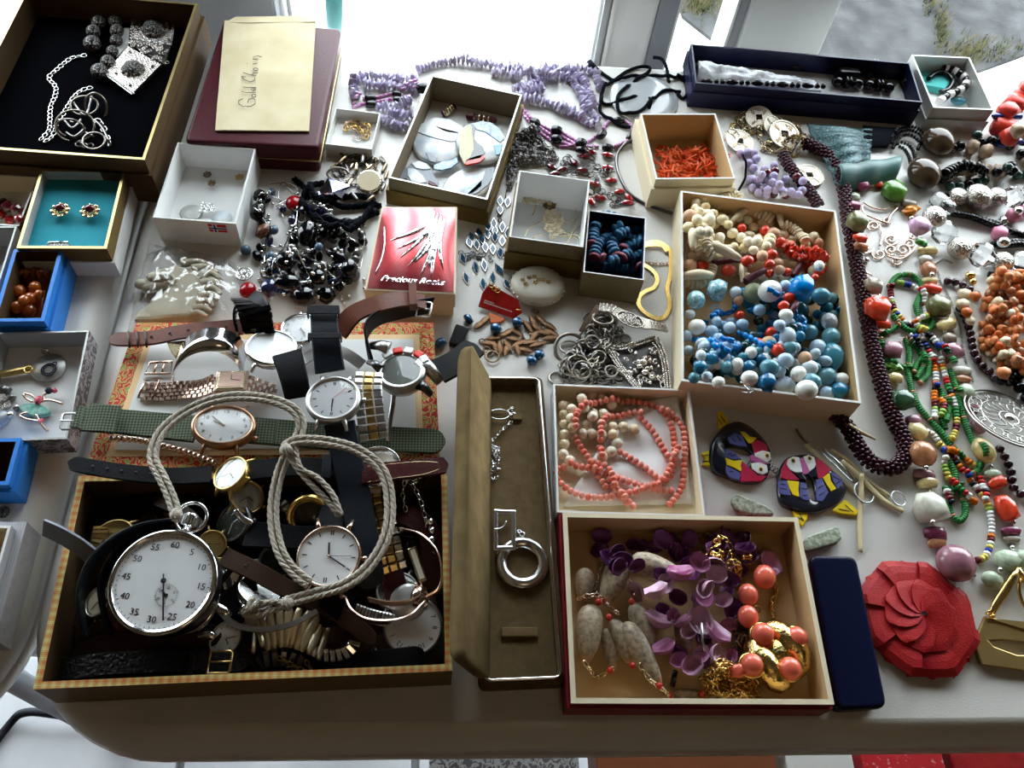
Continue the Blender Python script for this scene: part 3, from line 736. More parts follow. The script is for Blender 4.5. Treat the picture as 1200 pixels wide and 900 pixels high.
mat('red_bead', (.42, .018, .012), .3, col2=(.55, .05, .03), rnd=1)
mat('blue_rod', (.01, .02, .14), .2, coat=.4)
mat('tan_stone', (.30, .20, .13), .35, col2=(.45, .33, .24), vs=3)
mat('green_dark', (.01, .045, .035), .2, coat=.3)
mat('pink_stone', (.58, .20, .30), .25)
for n_, c_, tr in (('plum', (.20, .03, .08), .2), ('milky', (.62, .60, .50), .3), ('carnelian', (.62, .045, .012), .3), ('leafgreen', (.07, .20, .02), .4), ('amber', (.75, .22, .01), .5), ('lilac', (.50, .30, .45), .2), ('yellow', (.58, .46, .20), .4), ('olive', (.13, .13, .05), .3), ('mauve', (.30, .13, .17), .4), ('pale_green', (.42, .50, .36), .4), ('forest', (.015, .06, .025), .2), ('peach', (.44, .19, .09), .4), ('smoke', (.26, .20, .15), .4)):
    mat('st_'+n_, c_, .14, trans=tr*.6, ior=1.5, col2=tuple(min(1, q*1.7+.03) for q in c_), vs=2.6)
mat('cream_stone', (.68, .55, .36), .3, col2=(.80, .70, .52), rnd=1)
mat('orange_stone', (.50, .09, .012), .3, col2=(.66, .28, .10), rnd=1)
mat('seed_green', (.006, .15, .09), .3)
SEED = {}
for n_, c_ in (('red', (.55, .02, .015)), ('orange', (.80, .20, .01)), ('yellow', (.75, .62, .12)), ('white', (.82, .82, .80)), ('blue', (.02, .06, .40)), ('green', (.03, .22, .05)), ('black', (.01, .01, .015)), ('wine', (.15, .01, .02)), ('lime', (.35, .55, .10))):
    mat('seed_'+n_, c_, .25)
SEEDN = ['seed_'+n for n in ('red', 'orange', 'yellow', 'white', 'blue', 'green', 'black', 'wine', 'lime')]

def thing_at(name, label, cat, px, py, z=0, group=None): return thing(name, label, cat, P(px, py, z), group)
def zrest(x, y, r, base=0): return rest(x, y, r, base, -9, 0)
def stone(root, x, y, w, h, m, shape='nugget', ang=0, base=0, hz=None, name='bead', lift=0):
    """w, h in pixels along ang (degrees, image) and across it; rests on what lies below"""
    k = K(x, y); r = (hz if hz else min(w, h)*.9)*k/2; p = P(x, y, base+r)
    z = zrest(p.x, p.y, r, base)+lift; p = P(x, y, z); put(p.x, p.y, z, r)
    a = -math.radians(ang)+.0
    F = Matrix.Rotation(a, 4, 'Z')
    return bead(root, shape, m, p, (w*k, h*k*1.12, r*2), F, name)
# --- garnet rope
g_ = thing_at('bead_rope', 'thick dark garnet bead rope curving along the big bead box', 'necklace', 1030, 450)
def rope(px, R, rb, root, m, z=0, step=None):
    path = resample(spline(PP(px), 8), step or rb*1.7); path = settle(path, R+rb, z, .85); b = MB()
    for i, p in enumerate(path):
        t = (path[min(i+1, len(path)-1)]-path[max(i-1, 0)]).normalized(); F = frame(p, t, (0, 0, 1)); n = 8
        for k in range(n):
            a = 2*PI*k/n+i*.42
            if math.sin(a) < -.55: continue
            b.sphere((0, R*math.cos(a), R*math.sin(a)), rb, 7, 5, 0, F)
    MB().tube(path, R*.85, 8).build('core', m, root)
    return b.build('bead', m, root, 'stuff')
rope([(937, 174), (958, 182), (976, 200), (986, 230), (990, 262), (997, 300), (1006, 345), (1016, 400), (1027, 450), (1040, 490), (1054, 520), (1055, 541), (1040, 553), (1018, 548), (1002, 530), (990, 508), (975, 492)], .0052, .0022, g_, 'garnet')
rope([(915, 187), (922, 200), (934, 216), (944, 228), (956, 246)], .0045, .002, g_, 'garnet')
# --- amethyst chip strands
a_ = thing_at('chip_necklace', 'pale lavender amethyst chip necklace of many loose strands', 'necklace', 600, 110)
def chipseq(D=.0108, mt='amethyst', L=.0046, shapes=('chip', 'chipb', 'chipc')):
    return lambda i: (random.choice(shapes), mt, L*random.uniform(.9, 1.2), D*random.uniform(.75, 1.2))
for pts in ([(418, 118), (415, 100), (435, 92), (470, 97), (492, 98)], [(425, 104), (450, 104), (478, 106), (492, 108)], [(488, 86), (515, 77), (545, 75), (575, 80), (605, 84), (640, 85), (675, 84), (697, 90), (702, 108)],
            [(600, 112), (622, 104), (645, 92), (668, 96), (680, 115), (688, 132), (703, 144)], [(668, 88), (684, 100), (690, 118), (696, 130)], [(617, 96), (640, 94), (655, 98)],
            [(612, 122), (635, 123), (655, 130), (675, 138), (690, 148), (702, 150)], [(440, 130), (460, 128), (485, 122)], [(445, 142), (465, 152), (478, 152)], [(455, 134), (475, 140), (484, 140)], [(575, 88), (600, 92), (625, 92)], [(605, 120), (618, 112), (635, 108)]):
    strand(a_, pts, chipseq(), 0, squash=.7)
# --- magnetic bead necklace
m_ = thing_at('magnetic_necklace', 'purple tube bead necklace with black barrel beads between', 'necklace', 660, 165)
for pts in ([(612, 128), (627, 146)], [(612, 134), (625, 150)], [(631, 147), (650, 156)], [(631, 150), (648, 161)], [(629, 154), (647, 167)], [(656, 155), (678, 168)], [(656, 160), (677, 172)], [(655, 167), (678, 174)], [(655, 173), (700, 173)],
            [(685, 170), (697, 162), (704, 158)], [(706, 153), (712, 145), (720, 141)], [(731, 142), (738, 148), (741, 155)], [(738, 165), (728, 170), (718, 175)], [(735, 168), (724, 173), (718, 176)], [(413, 124), (422, 118), (432, 116)], [(413, 127), (430, 122)], [(440, 116), (462, 110)], [(440, 121), (462, 117)], [(470, 110), (490, 104)], [(470, 117), (490, 109)]):
    strand(m_, pts, lambda i: ('tube', 'purple_bead', .0045, .0032), 0, name='tube_bead')
for x, y, w, h, a in ((627, 144, 12, 11, 60), (627, 152, 12, 10, 60), (652, 153, 13, 12, 10), (652, 163, 13, 11, 10), (681, 168, 12, 13, 30), (681, 176, 12, 8, 10), (712, 173, 13, 9, 0), (705, 158, 13, 9, -50), (726, 141, 13, 8, 0), (739, 160, 13, 8, -55), (434, 115, 13, 9, -10), (435, 122, 13, 9, -10), (465, 110, 11, 8, 0), (466, 117, 11, 8, -5), (495, 103, 13, 14, -20)):
    stone(m_, x, y, w, h, 'hematite', 'barrel', a, name='barrel_bead')
# --- pendant and black cord
p_ = thing_at('glass_pendant', 'large round clear cracked-glass pendant under the looped black cord', 'pendant', 754, 116)
k_ = K(754, 116); MB().lathe([(0, 0), (.9, 0), (1, .12), (.97, .22), (.7, .30), (0, .34)], 32, Matrix.Translation(P(754, 118, 0)) @ Matrix.Diagonal((k_*40, k_*40, .016, 1))).build('disc', 'glass_ice', p_)
for i in range(70):
    c = P(754, 116); put(c.x+k_*38*math.sqrt(random.random())*math.cos(i), c.y+k_*38*math.sqrt(random.random())*math.sin(i), .0005, .005)
c_ = thing_at('cord', 'black looped satin cord lying tangled over the clear glass pendant', 'cord', 754, 100)
for pts in ([(691, 74), (696, 80), (710, 91), (722, 97), (740, 94), (757, 88), (761, 81), (750, 80), (735, 85), (722, 94), (710, 103), (704, 116), (710, 124), (735, 120), (752, 115), (761, 121), (759, 132)],
            [(765, 69), (775, 71), (781, 82), (783, 100)], [(807, 91), (785, 93), (765, 90), (748, 96), (733, 107), (723, 118), (724, 132), (737, 138), (750, 135), (762, 124), (776, 112), (797, 109)], [(792, 92), (803, 98), (807, 108), (800, 117), (794, 112)], [(704, 118), (703, 132), (712, 141), (725, 148), (738, 152)]):
    MB().tube(settle(resample(spline(PP(pts), 8), .002), .0019, 0, .9), .0019, 8).build('loop', 'black_cord', c_)
MB().tube(PP([(690, 73), (698, 82)], .004), .0036, 8).build('knot', 'black_cord', c_)
# --- red crystal bib on chain
r_ = thing_at('crystal_necklace', 'dark wire necklace with red marquise crystals and small metal rings', 'necklace', 705, 210)
MB().tube(settle(resample(spline(PP([(741, 150), (742, 165), (732, 172), (724, 180), (722, 192), (726, 208), (735, 225), (748, 236), (765, 244), (790, 252)]), 6), .003), .0016, 0), .0016, 6).build('neck_wire', 'gunmetal', r_)
for x, y, a in ((712, 182, 10), (712, 197, 5), (716, 212, -5), (726, 225, -15), (683, 200, 5), (673, 191, 60), (685, 184, 5), (692, 178, 20), (658, 199, -30), (697, 216, 20), (703, 232, 15), (693, 236, 60), (737, 232, 60), (736, 238, 0), (647, 196, 40), (650, 204, -20)):
    o = stone(r_, x, y, 17, 9, 'gunmetal', 'leaf', a, hz=5, name='setting')
    stone(r_, x, y-.5, 13, 6.5, 'red_glass' if x > 690 else 'darkred_glass', 'facet', a, hz=5, name='crystal')
def rings(root, pts, R, m, base=0, wire=.0005, name='ring'):
    b = MB()
    for x, y in pts:
        p = P(x, y, base+.001); z = zrest(p.x, p.y, R*.35, base); put(p.x, p.y, z, R*.35)
        T = Matrix.Translation((p.x, p.y, z)) @ Matrix.Rotation(random.uniform(0, 6), 4, 'Z') @ Matrix.Rotation(random.uniform(0, .7), 4, 'X')
        b.torus(T, R*random.uniform(.8, 1.1), wire, 10, 4)
    return b.build(name, m, root, 'stuff')
rs = random.Random(5)
rings(r_, [(664+rs.uniform(-4, 4), 186+rs.uniform(-3, 14)) for _ in range(8)]+[(696+rs.uniform(-5, 5), 180+i*5) for i in range(12)]+[(700+i*5, 222+i*2.6) for i in range(7)]+[(718+i*3, 240-i*1) for i in range(4)]+[(666+i*4, 190+rs.uniform(-2, 14)) for i in range(7)]+[(708+i, 205) for i in range(4)], .0035, 'gunmetal', wire=.0007)
# --- gunmetal mesh chain with blue enamel leaves
b_ = thing_at('enamel_bib', 'fan of small silver leaves with blue enamel hanging from grey chain mesh', 'necklace', 575, 290)
rs = random.Random(8)
pl = [(600, 165), (622, 158), (636, 172), (655, 186), (648, 196), (630, 196), (610, 198), (600, 225), (592, 222), (594, 195)]
for s_ in range(7):
    path = settle(resample(spline(PP(scribble(pl, 60, 0, 8, s_)), 3), .0014), .0012, 0, .8)
    chain(b_, path, 'gunmetal' if s_ % 2 else 'silver_dk', .0042, .0006)
for pts in ([(626, 165), (632, 155), (640, 150)], [(594, 222), (592, 232)]): MB().tube(PP(pts, .002), .0006, 5).build('wire', 'gunmetal', b_)
mat('enamel', (.015, .08, .16), .15); mat('leaf_silver', (.42, .42, .44), .25, 1)
def leaf(root, x, y, w, h, a):
    k = K(x, y); p = P(x, y, .002); z = zrest(p.x, p.y, .0012, 0); put(p.x, p.y, z, .0012)
    F = Matrix.Translation((p.x, p.y, z)) @ Matrix.Rotation(-math.radians(a), 4, 'Z') @ Matrix.Rotation(random.uniform(-.15, .15), 4, 'X')
    W, H = w*k, h*k*1.15
    pts = [(W/2*math.cos(t)*abs(math.cos(t))**.25, H/2*math.sin(t)) for t in [2*PI*i/14 for i in range(14)]]
    pts = [((W/2)*(1-abs(math.sin(t))**1.3)*(1 if math.cos(t) > 0 else -1), H/2*math.sin(t)) for t in [2*PI*i/16 for i in range(16)]]
    s = MB().prism(pts, -.0008, .0006, M=F, bev=.0005).build('leaf_setting', 'leaf_silver', root)
    e = MB().prism([(q[0]*.66, q[1]*.74) for q in pts], .0004, .0011, M=F, bev=.0003).build('enamel', 'enamel', s)
    e.parent = s
for i, (x, y) in enumerate(((265, 180), (300, 185), (265, 222), (235, 285), (275, 302), (205, 335), (240, 350), (275, 367), (165, 330), (120, 375), (155, 385), (195, 397), (230, 405), (265, 422), (90, 450), (150, 490), (105, 540), (190, 480), (185, 568), (230, 540), (260, 502), (298, 572), (210, 300), (240, 318), (130, 350), (180, 360), (300, 330))):
    leaf(b_, 520+x/4, 190+y/4, 9 if i < 14 or i > 21 else 8.5, 16 if i < 14 or i > 21 else 19, (x-300)*.10+(-25 if i in (20, 21) else 5)+180)
rings(b_, [(545+rs.uniform(0, 45), 300-rs.uniform(0, 3)+(i % 3)*2) for i in range(16)]+[(586, 258), (585, 252), (540, 296), (543, 299), (562, 300), (575, 305)], .0022, 'gunmetal')
# --- coins bracelet and bronze chain
cb = thing_at('coin_bracelet', 'bracelet of pierced oriental coins on heaped bronze chain', 'bracelet', 900, 165)
pl = [(850, 150), (868, 135), (885, 130), (905, 140), (935, 150), (944, 165), (935, 180), (928, 190), (905, 182), (890, 182), (885, 160), (858, 165)]
for s_ in range(5): chain(cb, settle(resample(spline(PP(scribble(pl, 40, 0, 9, 20+s_)), 3), .0016), .0015, 0, .8), ('bronze', 'brass', 'bronze', 'pale_gold', 'bronze')[s_], .0062, .0008)
for x, y, rp, tx, ty in ((889, 139, 15, .25, -.1), (868, 163, 17, .1, .15), (919, 158, 18, .25, .1), (950, 203, 16, 0, 0), (905, 148, 12, .4, .3), (858, 158, 9, .3, 0)):
    k = K(x, y); R = rp*k; p = P(x, y, .006); z = zrest(p.x, p.y, .002, 0)+.001; T = Matrix.Translation((p.x, p.y, z)) @ Matrix.Rotation(tx, 4, 'X') @ Matrix.Rotation(ty, 4, 'Y')
    b = MB(); n = 32; h = R*.24; vs = []
    ins = []
    for i in range(n):
        a = 2*PI*i/n; m = max(abs(math.cos(a)), abs(math.sin(a))); ins.append((h*math.cos(a)/m, h*math.sin(a)/m))
    for rad, zz in ((1, -.0008), (1, .0008), (.9, .0009), (.87, .0004), (None, .0004)):
        for i in range(n): a = 2*PI*i/n; vs.append((R*rad*math.cos(a), R*rad*math.sin(a), zz) if rad else (ins[i][0]*1.3, ins[i][1]*1.3, zz))
    for i in range(n): vs.append((ins[i][0]*1.3, ins[i][1]*1.3, .0009))
    for i in range(n): vs.append((ins[i][0], ins[i][1], .0009))
    for i in range(n): vs.append((ins[i][0], ins[i][1], -.0008))
    fs = [(r0*n+i, r0*n+(i+1) % n, (r0+1)*n+(i+1) % n, (r0+1)*n+i) for r0 in range(7) for i in range(n)]
    b.add(vs, fs, 0, False, T); 
    for i in range(4):
        a = PI/4+i*PI/2
        for q in range(3): b.box((R*(.5+.12*q)*math.cos(a), R*(.5+.12*q)*math.sin(a), .0007), R*.08, R*.2, .0006, T, 1)
    b.build('coin', ['coin', 'bronze'], cb); put(p.x, p.y, z, .002)
# --- lavender ball bunch with thin loop
lb = thing_at('bead_bunch', 'bunch of round lavender beads between the coins and the bead box', 'necklace', 910, 210)
rs = random.Random(4)
for pts in ([(862, 184), (870, 183), (880, 181), (885, 190)], [(872, 192), (880, 198), (885, 206)]): strand(lb, pts, lambda i: ('ball', 'lavender', .0082, .0085))
for s_ in range(3):
    strand(lb, scribble([(880, 196), (895, 200), (905, 193), (912, 205), (925, 208), (937, 228), (935, 238), (905, 236), (878, 232), (873, 215)], 14, 0, 9, 60+s_), lambda i: ('ball', 'lavender' if i % 9 else 'darkred_glass', .0082, .0085))
MB().tube(settle(resample(spline(PP([(868, 187), (873, 200), (871, 214), (864, 226), (860, 240)]), 6), .003), .0012, 0), .0012, 6).build('loop', 'black_cord', lb)
# --- teal silk pouch with snake pattern, beaded cords
sp = thing_at('silk_pouch', 'folded teal silk pouch with snakeskin sheen below the navy box', 'pouch', 1000, 175)
def cloth(px4, nu, nv, hf, m, name, root, th=.001, zr=0):
    q = PP(px4, zr); b = MB(); vs = []
    for j in range(nv+1):
        for i in range(nu+1):
            u, v = i/nu, j/nv; p = q[0].lerp(q[1], u).lerp(q[3].lerp(q[2], u), v); p.z = hf(u, v); vs.append(p)
    n = len(vs); vs += [Vector((v.x, v.y, max(v.z-th, 0))) for v in vs]; fs = []
    for j in range(nv):
        for i in range(nu): a = j*(nu+1)+i; fs.append((a, a+1, a+nu+2, a+nu+1)); fs.append((n+a+nu+1, n+a+nu+2, n+a+1, n+a))
    rim = [i for i in range(nu+1)]+[(j+1)*(nu+1)-1 for j in range(1, nv+1)]+[nv*(nu+1)+i for i in reversed(range(nu))]+[j*(nu+1) for j in reversed(range(1, nv))]
    for k in range(len(rim)): a, c = rim[k], rim[(k+1) % len(rim)]; fs.append((n+a, n+c, c, a))
    b.add(vs, fs, 0, True); return b.build(name, m, root)
cloth([(985, 218), (1022, 184), (1024, 149), (947, 142)], 28, 20, lambda u, v: .008+.010*math.sin(PI*min(1, u*1.1))*math.sin(PI*min(1, v*.9+.1))**.5+.0016*math.sin(v*34+u*5), 'snake_silk', 'panel', sp, zr=.012)
cloth([(985, 220), (1054, 203), (1058, 178), (980, 190)], 20, 12, lambda u, v: .006+.015*math.sin(PI*v)**.6*(1-.3*u)+.001*math.sin(u*15), 'teal_silk', 'flap', sp, zr=.014)
cloth([(1010, 172), (1040, 172), (1058, 150), (1012, 146)], 12, 8, lambda u, v: .005+.004*math.sin(PI*v), 'black_cord', 'lining', sp, zr=.006)
for i in range(30): p = P(960+rs.uniform(0, 80), 150+rs.uniform(0, 45)); put(p.x, p.y, .004, .007)
for pts in ([(1043, 170), (1050, 158), (1064, 154), (1078, 160), (1080, 170)], [(1045, 176), (1053, 163), (1065, 160), (1076, 168), (1074, 178)], [(1048, 172), (1058, 176), (1064, 186), (1066, 194)], [(1054, 168), (1064, 172), (1070, 182), (1071, 192)], [(1042, 166), (1052, 153), (1066, 150), (1080, 156), (1083, 166)]):
    strand(sp, pts, lambda i: ('ball_s', 'black_bead' if i % 2 else 'hematite', .0032, .0042), .003, name='cord_bead', join=['black_bead', 'hematite'])
for n_, (x, y, d) in enumerate(((1083, 203, 36), (1100, 165, 34))):
    t = thing_at('stone_bead', ('large brown tiger-eye disc bead at the end of the pouch cord', 'large brown tiger-eye bead against the silver ring box')[n_], 'bead', x, y); stone(t, x, y, d, d, 'tigereye', 'ball', 0, hz=d*.75, name='stone')
    MB().torus(Matrix.Translation(P(x-14, y-8, .012)), .0025, .0012, 10, 5).build('bead_cap', 'pale_gold', t)
# --- red beads, blue rods at the right edge
rb = thing_at('bead_necklace', 'red ridged beads threaded on dark blue rods at the top right corner', 'necklace', 1185, 135)
for x, y, d in ((1198, 113, 22), (1189, 122, 24), (1180, 131, 22), (1175, 149, 26), (1184, 160, 20), (1205, 104, 22), (1195, 158, 18)): stone(rb, x, y, d, d, 'red_bead', 'nuggetb', rs.uniform(0, 180), base=.001)
for x, y, w, a in ((1180, 136, 34, -3), (1168, 168, 34, 8), (1192, 166, 30, -10), (1200, 152, 16, 60)): stone(rb, x, y, w, 7, 'blue_rod', 'tube', a, hz=6, name='rod', lift=.002)
stone(rb, 1198, 154, 14, 12, 'lavender', 'ball', 0)
# --- black, tan and green strands
bt = thing_at('bead_necklace', 'black and tan stone bead strands at the right edge behind the crystals', 'necklace', 1150, 190)
SEQ = {'k': ('ball', 'black_bead', 11, 12), 't': ('nugget', 'tan_stone', 15, 17), 'g': ('ball', 'green_dark', 11, 11), 'o': ('ball', 'tan_stone', 11, 11), 'c': ('disc', 'black_bead', 5, 12)}
def coded(root, pts, code, base=0, **kw):
    k = K(*pts[0][:2])
    def f(i): s = SEQ[code[i % len(code)]]; return (s[0], s[1], s[2]*k, s[3]*k)
    return strand(root, pts, f, base, **kw)
coded(bt, [(1108, 180), (1125, 176), (1150, 184), (1175, 188), (1215, 182)], 'kkttttkgoktt')
coded(bt, [(1130, 172), (1160, 172), (1190, 175), (1215, 168)], 'gkkgkkg')
coded(bt, [(1098, 214), (1115, 206), (1140, 205), (1165, 208), (1185, 198), (1215, 190)], 'cckttttkkootttk')
coded(bt, [(1105, 222), (1125, 222), (1150, 216), (1180, 210), (1215, 208)], 'ggkggkgk')
coded(bt, [(1098, 217), (1112, 210), (1130, 210), (1150, 214)], 'cccccccccc')
# --- crystals and silver foil beads
cs = thing_at('crystal_necklace', 'chunky necklace of clear glass and crumpled silver beads at the right', 'necklace', 1130, 260)
for x, y, d, s_ in ((1101, 237, 24, 'g'), (1110, 243, 18, 'g'), (1122, 231, 22, 's'), (1146, 231, 30, 's'), (1168, 231, 22, 's'), (1188, 231, 25, 'g'), (1210, 226, 22, 's'), (1095, 254, 24, 's'), (1106, 272, 28, 'g'), (1125, 291, 27, 's'), (1151, 299, 29, 'g'), (1175, 307, 24, 's'), (1197, 306, 24, 'g'), (1218, 304, 24, 's')):
    stone(cs, x, y, d, d*.92, 'glass_clear' if s_ == 'g' else 'silver_foil', 'facet' if s_ == 'g' and d > 24 else ('nuggetb' if s_ == 'g' else 'ball'), rs.uniform(-40, 40), hz=d*.85, name='glass_bead' if s_ == 'g' else 'silver_bead')
bs_ = thing_at('bead_strand', 'black small-bead strands running to the right edge with pink stone beads', 'necklace', 1150, 270)
for pts in ([(1106, 252), (1125, 254), (1148, 260), (1168, 266), (1185, 275), (1210, 280)], [(1108, 256), (1130, 259), (1150, 265), (1166, 270)], [(1160, 290), (1180, 286), (1212, 287)], [(1164, 294), (1185, 291), (1212, 292)], [(1156, 324), (1175, 326), (1212, 327)]):
    strand(bs_, pts, lambda i: ('disc', 'black_bead', .0035, .0068), 0, join=['black_bead'])
for x, y, d, m in ((1171, 274, 18, 'pink_stone'), (1187, 253, 16, 'pink_stone'), (1200, 247, 14, 'pink_stone'), (1176, 259, 10, 'silver'), (1176, 284, 12, 'silver'), (1193, 247, 10, 'silver'), (1137, 323, 10, 'gold'), (1140, 330, 8, 'gold')): stone(bs_, x, y, d, d, m, 'ball' if m != 'pink_stone' else 'nuggetb', rs.uniform(0, 90))
# --- long mixed agate necklace
ag = thing_at('agate_necklace', 'long necklace of big mixed agate stones in many colours, looping to the front', 'necklace', 1060, 450)
for x, y, w, h, c, a, sh in ((1007, 215, 24, 17, 'plum', 70, 'nuggetb'), (1019, 211, 22, 10, 'milky', 80, 'nugget'), (1028, 213, 20, 10, 'carnelian', 80, 'nuggetc'), (1048, 224, 30, 25, 'leafgreen', 20, 'nugget'), (1065, 239, 16, 11, 'smoke', 10, 'disc'), (1067, 247, 19, 12, 'amber', -10, 'chip'), (1077, 265, 22, 21, 'lilac', 60, 'nuggetb'), (1080, 284, 14, 9, 'leafgreen', 20, 'nugget'), (1087, 293, 26, 10, 'yellow', 0, 'nuggetc'), (1085, 304, 18, 10, 'milky', 0, 'nugget'), (1088, 316, 18, 18, 'peach', 0, 'nuggetb'), (1089, 329, 24, 10, 'yellow', -10, 'nugget'), (1093, 338, 24, 12, 'carnelian', 10, 'nugget'), (1100, 359, 30, 26, 'olive', 0, 'nugget'), (1109, 380, 28, 14, 'yellow', -20, 'nuggetb'), (1113, 396, 18, 12, 'smoke', 0, 'nugget'), (1116, 412, 22, 22, 'mauve', 80, 'nuggetc'), (1127, 434, 26, 11, 'milky', 0, 'nugget'), (1129, 444, 20, 9, 'peach', 5, 'nugget'), (1132, 459, 20, 18, 'pale_green', 0, 'nuggetc'), (1140, 478, 18, 14, 'mauve', 30, 'nugget'), (1147, 500, 20, 14, 'mauve', 60, 'nugget'), (1153, 528, 30, 22, 'yellow', 75, 'ball'), (1164, 556, 22, 12, 'pale_green', 0, 'nugget'), (1169, 566, 26, 14, 'carnelian', -20, 'nuggetb'), (1179, 596, 34, 22, 'carnelian', 80, 'nuggetc'), (1185, 622, 26, 11, 'plum', 0, 'nugget'), (1186, 632, 22, 8, 'smoke', 0, 'nugget'), (1180, 657, 30, 24, 'pale_green', 10, 'nuggetb'), (1198, 655, 20, 22, 'pale_green', 50, 'nugget'), (1163, 679, 24, 17, 'pale_green', 10, 'ball'), (1120, 660, 42, 38, 'mauve', 20, 'ball'), (1098, 636, 26, 12, 'peach', -10, 'nugget'), (1096, 625, 28, 16, 'plum', 5, 'nuggetc'), (1089, 595, 38, 36, 'milky', 80, 'nuggetb'), (1087, 566, 30, 13, 'yellow', -10, 'nugget'), (1083, 556, 28, 13, 'mauve', 10, 'nuggetc'), (1081, 532, 30, 28, 'peach', 40, 'ball'), (1075, 506, 26, 20, 'yellow', 30, 'nugget'), (1070, 493, 20, 14, 'mauve', 0, 'nuggetb'), (1057, 469, 26, 26, 'forest', 80, 'nuggetc'), (1049, 443, 20, 13, 'yellow', 0, 'nugget'), (1045, 430, 20, 12, 'leafgreen', 20, 'chip'), (1045, 410, 26, 20, 'mauve', 0, 'nuggetb'), (1034, 390, 22, 10, 'peach', -5, 'nugget'), (1033, 379, 24, 13, 'carnelian', 10, 'nuggetc'), (1028, 361, 30, 28, 'carnelian', 10, 'nuggetb'), (1023, 335, 24, 20, 'smoke', 0, 'nugget'), (1001, 231, 14, 11, 'pale_green', 0, 'ball'), (1001, 241, 16, 11, 'plum', 0, 'nuggetb'), (1005, 260, 26, 24, 'olive', 20, 'nugget'), (1008, 279, 18, 10, 'carnelian', 10, 'nuggetb'), (1009, 289, 18, 14, 'peach', 0, 'nugget')):
    stone(ag, x, y, w*1.04, h, 'st_'+c, sh, a, hz=min(w, h)*.8, name='stone_bead')
for x, y in ((1037, 219), (1068, 256), (1086, 310), (1092, 322), (1107, 388), (1119, 424), (1107, 603), (1085, 548), (1093, 612), (1103, 644), (1141, 674), (1172, 668), (1161, 547), (1187, 612), (1056, 487), (1030, 347), (1016, 305), (1090, 574), (1186, 642)): stone(ag, x, y, 6, 6, 'silver', 'ball_s', 0, name='spacer_bead')
# --- gold scroll pendant
sc = thing_at('scroll_pendant', 'pendant of curling rose gold wire scrolls inside the agate loop', 'pendant', 1040, 275)
def spiral(x, y, R, turns, a0, sg=1, m='rose_gold', th=.0009):
    pts = [(x+R*(1-i/(turns*10)*.85)*math.cos(a0+sg*2*PI*i/10), y+R*.8*(1-i/(turns*10)*.85)*math.sin(a0+sg*2*PI*i/10)) for i in range(int(turns*10)+1)]
    MB().tube(resample(spline(PP(pts, .0015), 3), .0015), th, 6).build('scroll', m, sc)
for x, y, R, tn, a0, sg in ((1044, 281, 9, 1.6, 0, 1), (1058, 293, 10, 1.7, 2, -1), (1044, 293, 8, 1.6, 1, 1), (1066, 286, 7, 1.4, 3, 1), (1024, 265, 8, 1.4, 2, 1), (1014, 290, 10, 1.5, 0, 1), (1030, 298, 9, 1.4, 4, -1), (1040, 258, 6, 1.2, 1, 1), (1050, 306, 7, 1, 0, 1), (1070, 278, 5, 1.2, 0, -1)): spiral(x, y, R, tn, a0, sg)
for pts in ([(1010, 240), (1013, 250), (1030, 258), (1042, 262)], [(1012, 237), (1022, 243), (1035, 246)], [(1035, 246), (1048, 242), (1052, 243), (1044, 252), (1040, 262)], [(1030, 262), (1034, 275), (1031, 288)], [(1040, 300), (1055, 304), (1068, 296), (1073, 288)], [(1008, 300), (1006, 310), (1014, 318), (1022, 323)]):
    MB().tube(resample(spline(PP(pts, .0025), 5), .0015), .001, 6).build('link_bar', 'rose_gold', sc)
# --- seed bead strands
sg_ = thing_at('seed_bead_necklace', 'tangled green seed bead strands beside the garnet rope', 'necklace', 1085, 430)
gseq = lambda i: ('disc', 'seed_green' if i % 13 else 'st_peach', .0022, .0055)
for pts in ([(1040, 338), (1050, 326), (1068, 325), (1079, 338), (1075, 352), (1072, 362), (1078, 376), (1091, 378), (1086, 388), (1066, 390), (1054, 382), (1045, 372)], [(1026, 402), (1038, 392), (1052, 383)], [(1026, 404), (1032, 420), (1045, 429), (1060, 433)], [(1060, 398), (1064, 415), (1063, 440), (1068, 463), (1076, 480), (1090, 496), (1106, 514), (1119, 531)],
            [(1086, 395), (1100, 412), (1113, 440), (1122, 470), (1131, 502), (1143, 530), (1148, 545), (1140, 556), (1130, 556)], [(1068, 440), (1075, 425), (1086, 422), (1086, 440), (1076, 452)], [(1098, 455), (1104, 470), (1102, 490), (1106, 505)], [(1106, 535), (1118, 560), (1112, 582), (1110, 598), (1120, 612), (1129, 604), (1127, 585), (1122, 568)], [(1062, 402), (1075, 412), (1080, 430), (1072, 445)], [(1108, 468), (1110, 482), (1104, 498)]):
    strand(sg_, pts, gseq, 0, join=['seed_green', 'st_peach'], squash=.8, name='seed_bead')
sm_ = thing_at('seed_bead_necklace', 'multicoloured seed bead strands with white, red, blue and yellow beads', 'necklace', 1110, 480)
rs2 = random.Random(11)
def mseq(i):
    if not hasattr(mseq, 'c') or i % 2 == 0 or rs2.random() < .4: mseq.c = rs2.choice(SEEDN+['seed_white', 'seed_white', 'seed_orange'])
    return ('disc', mseq.c, .0034, .0056)
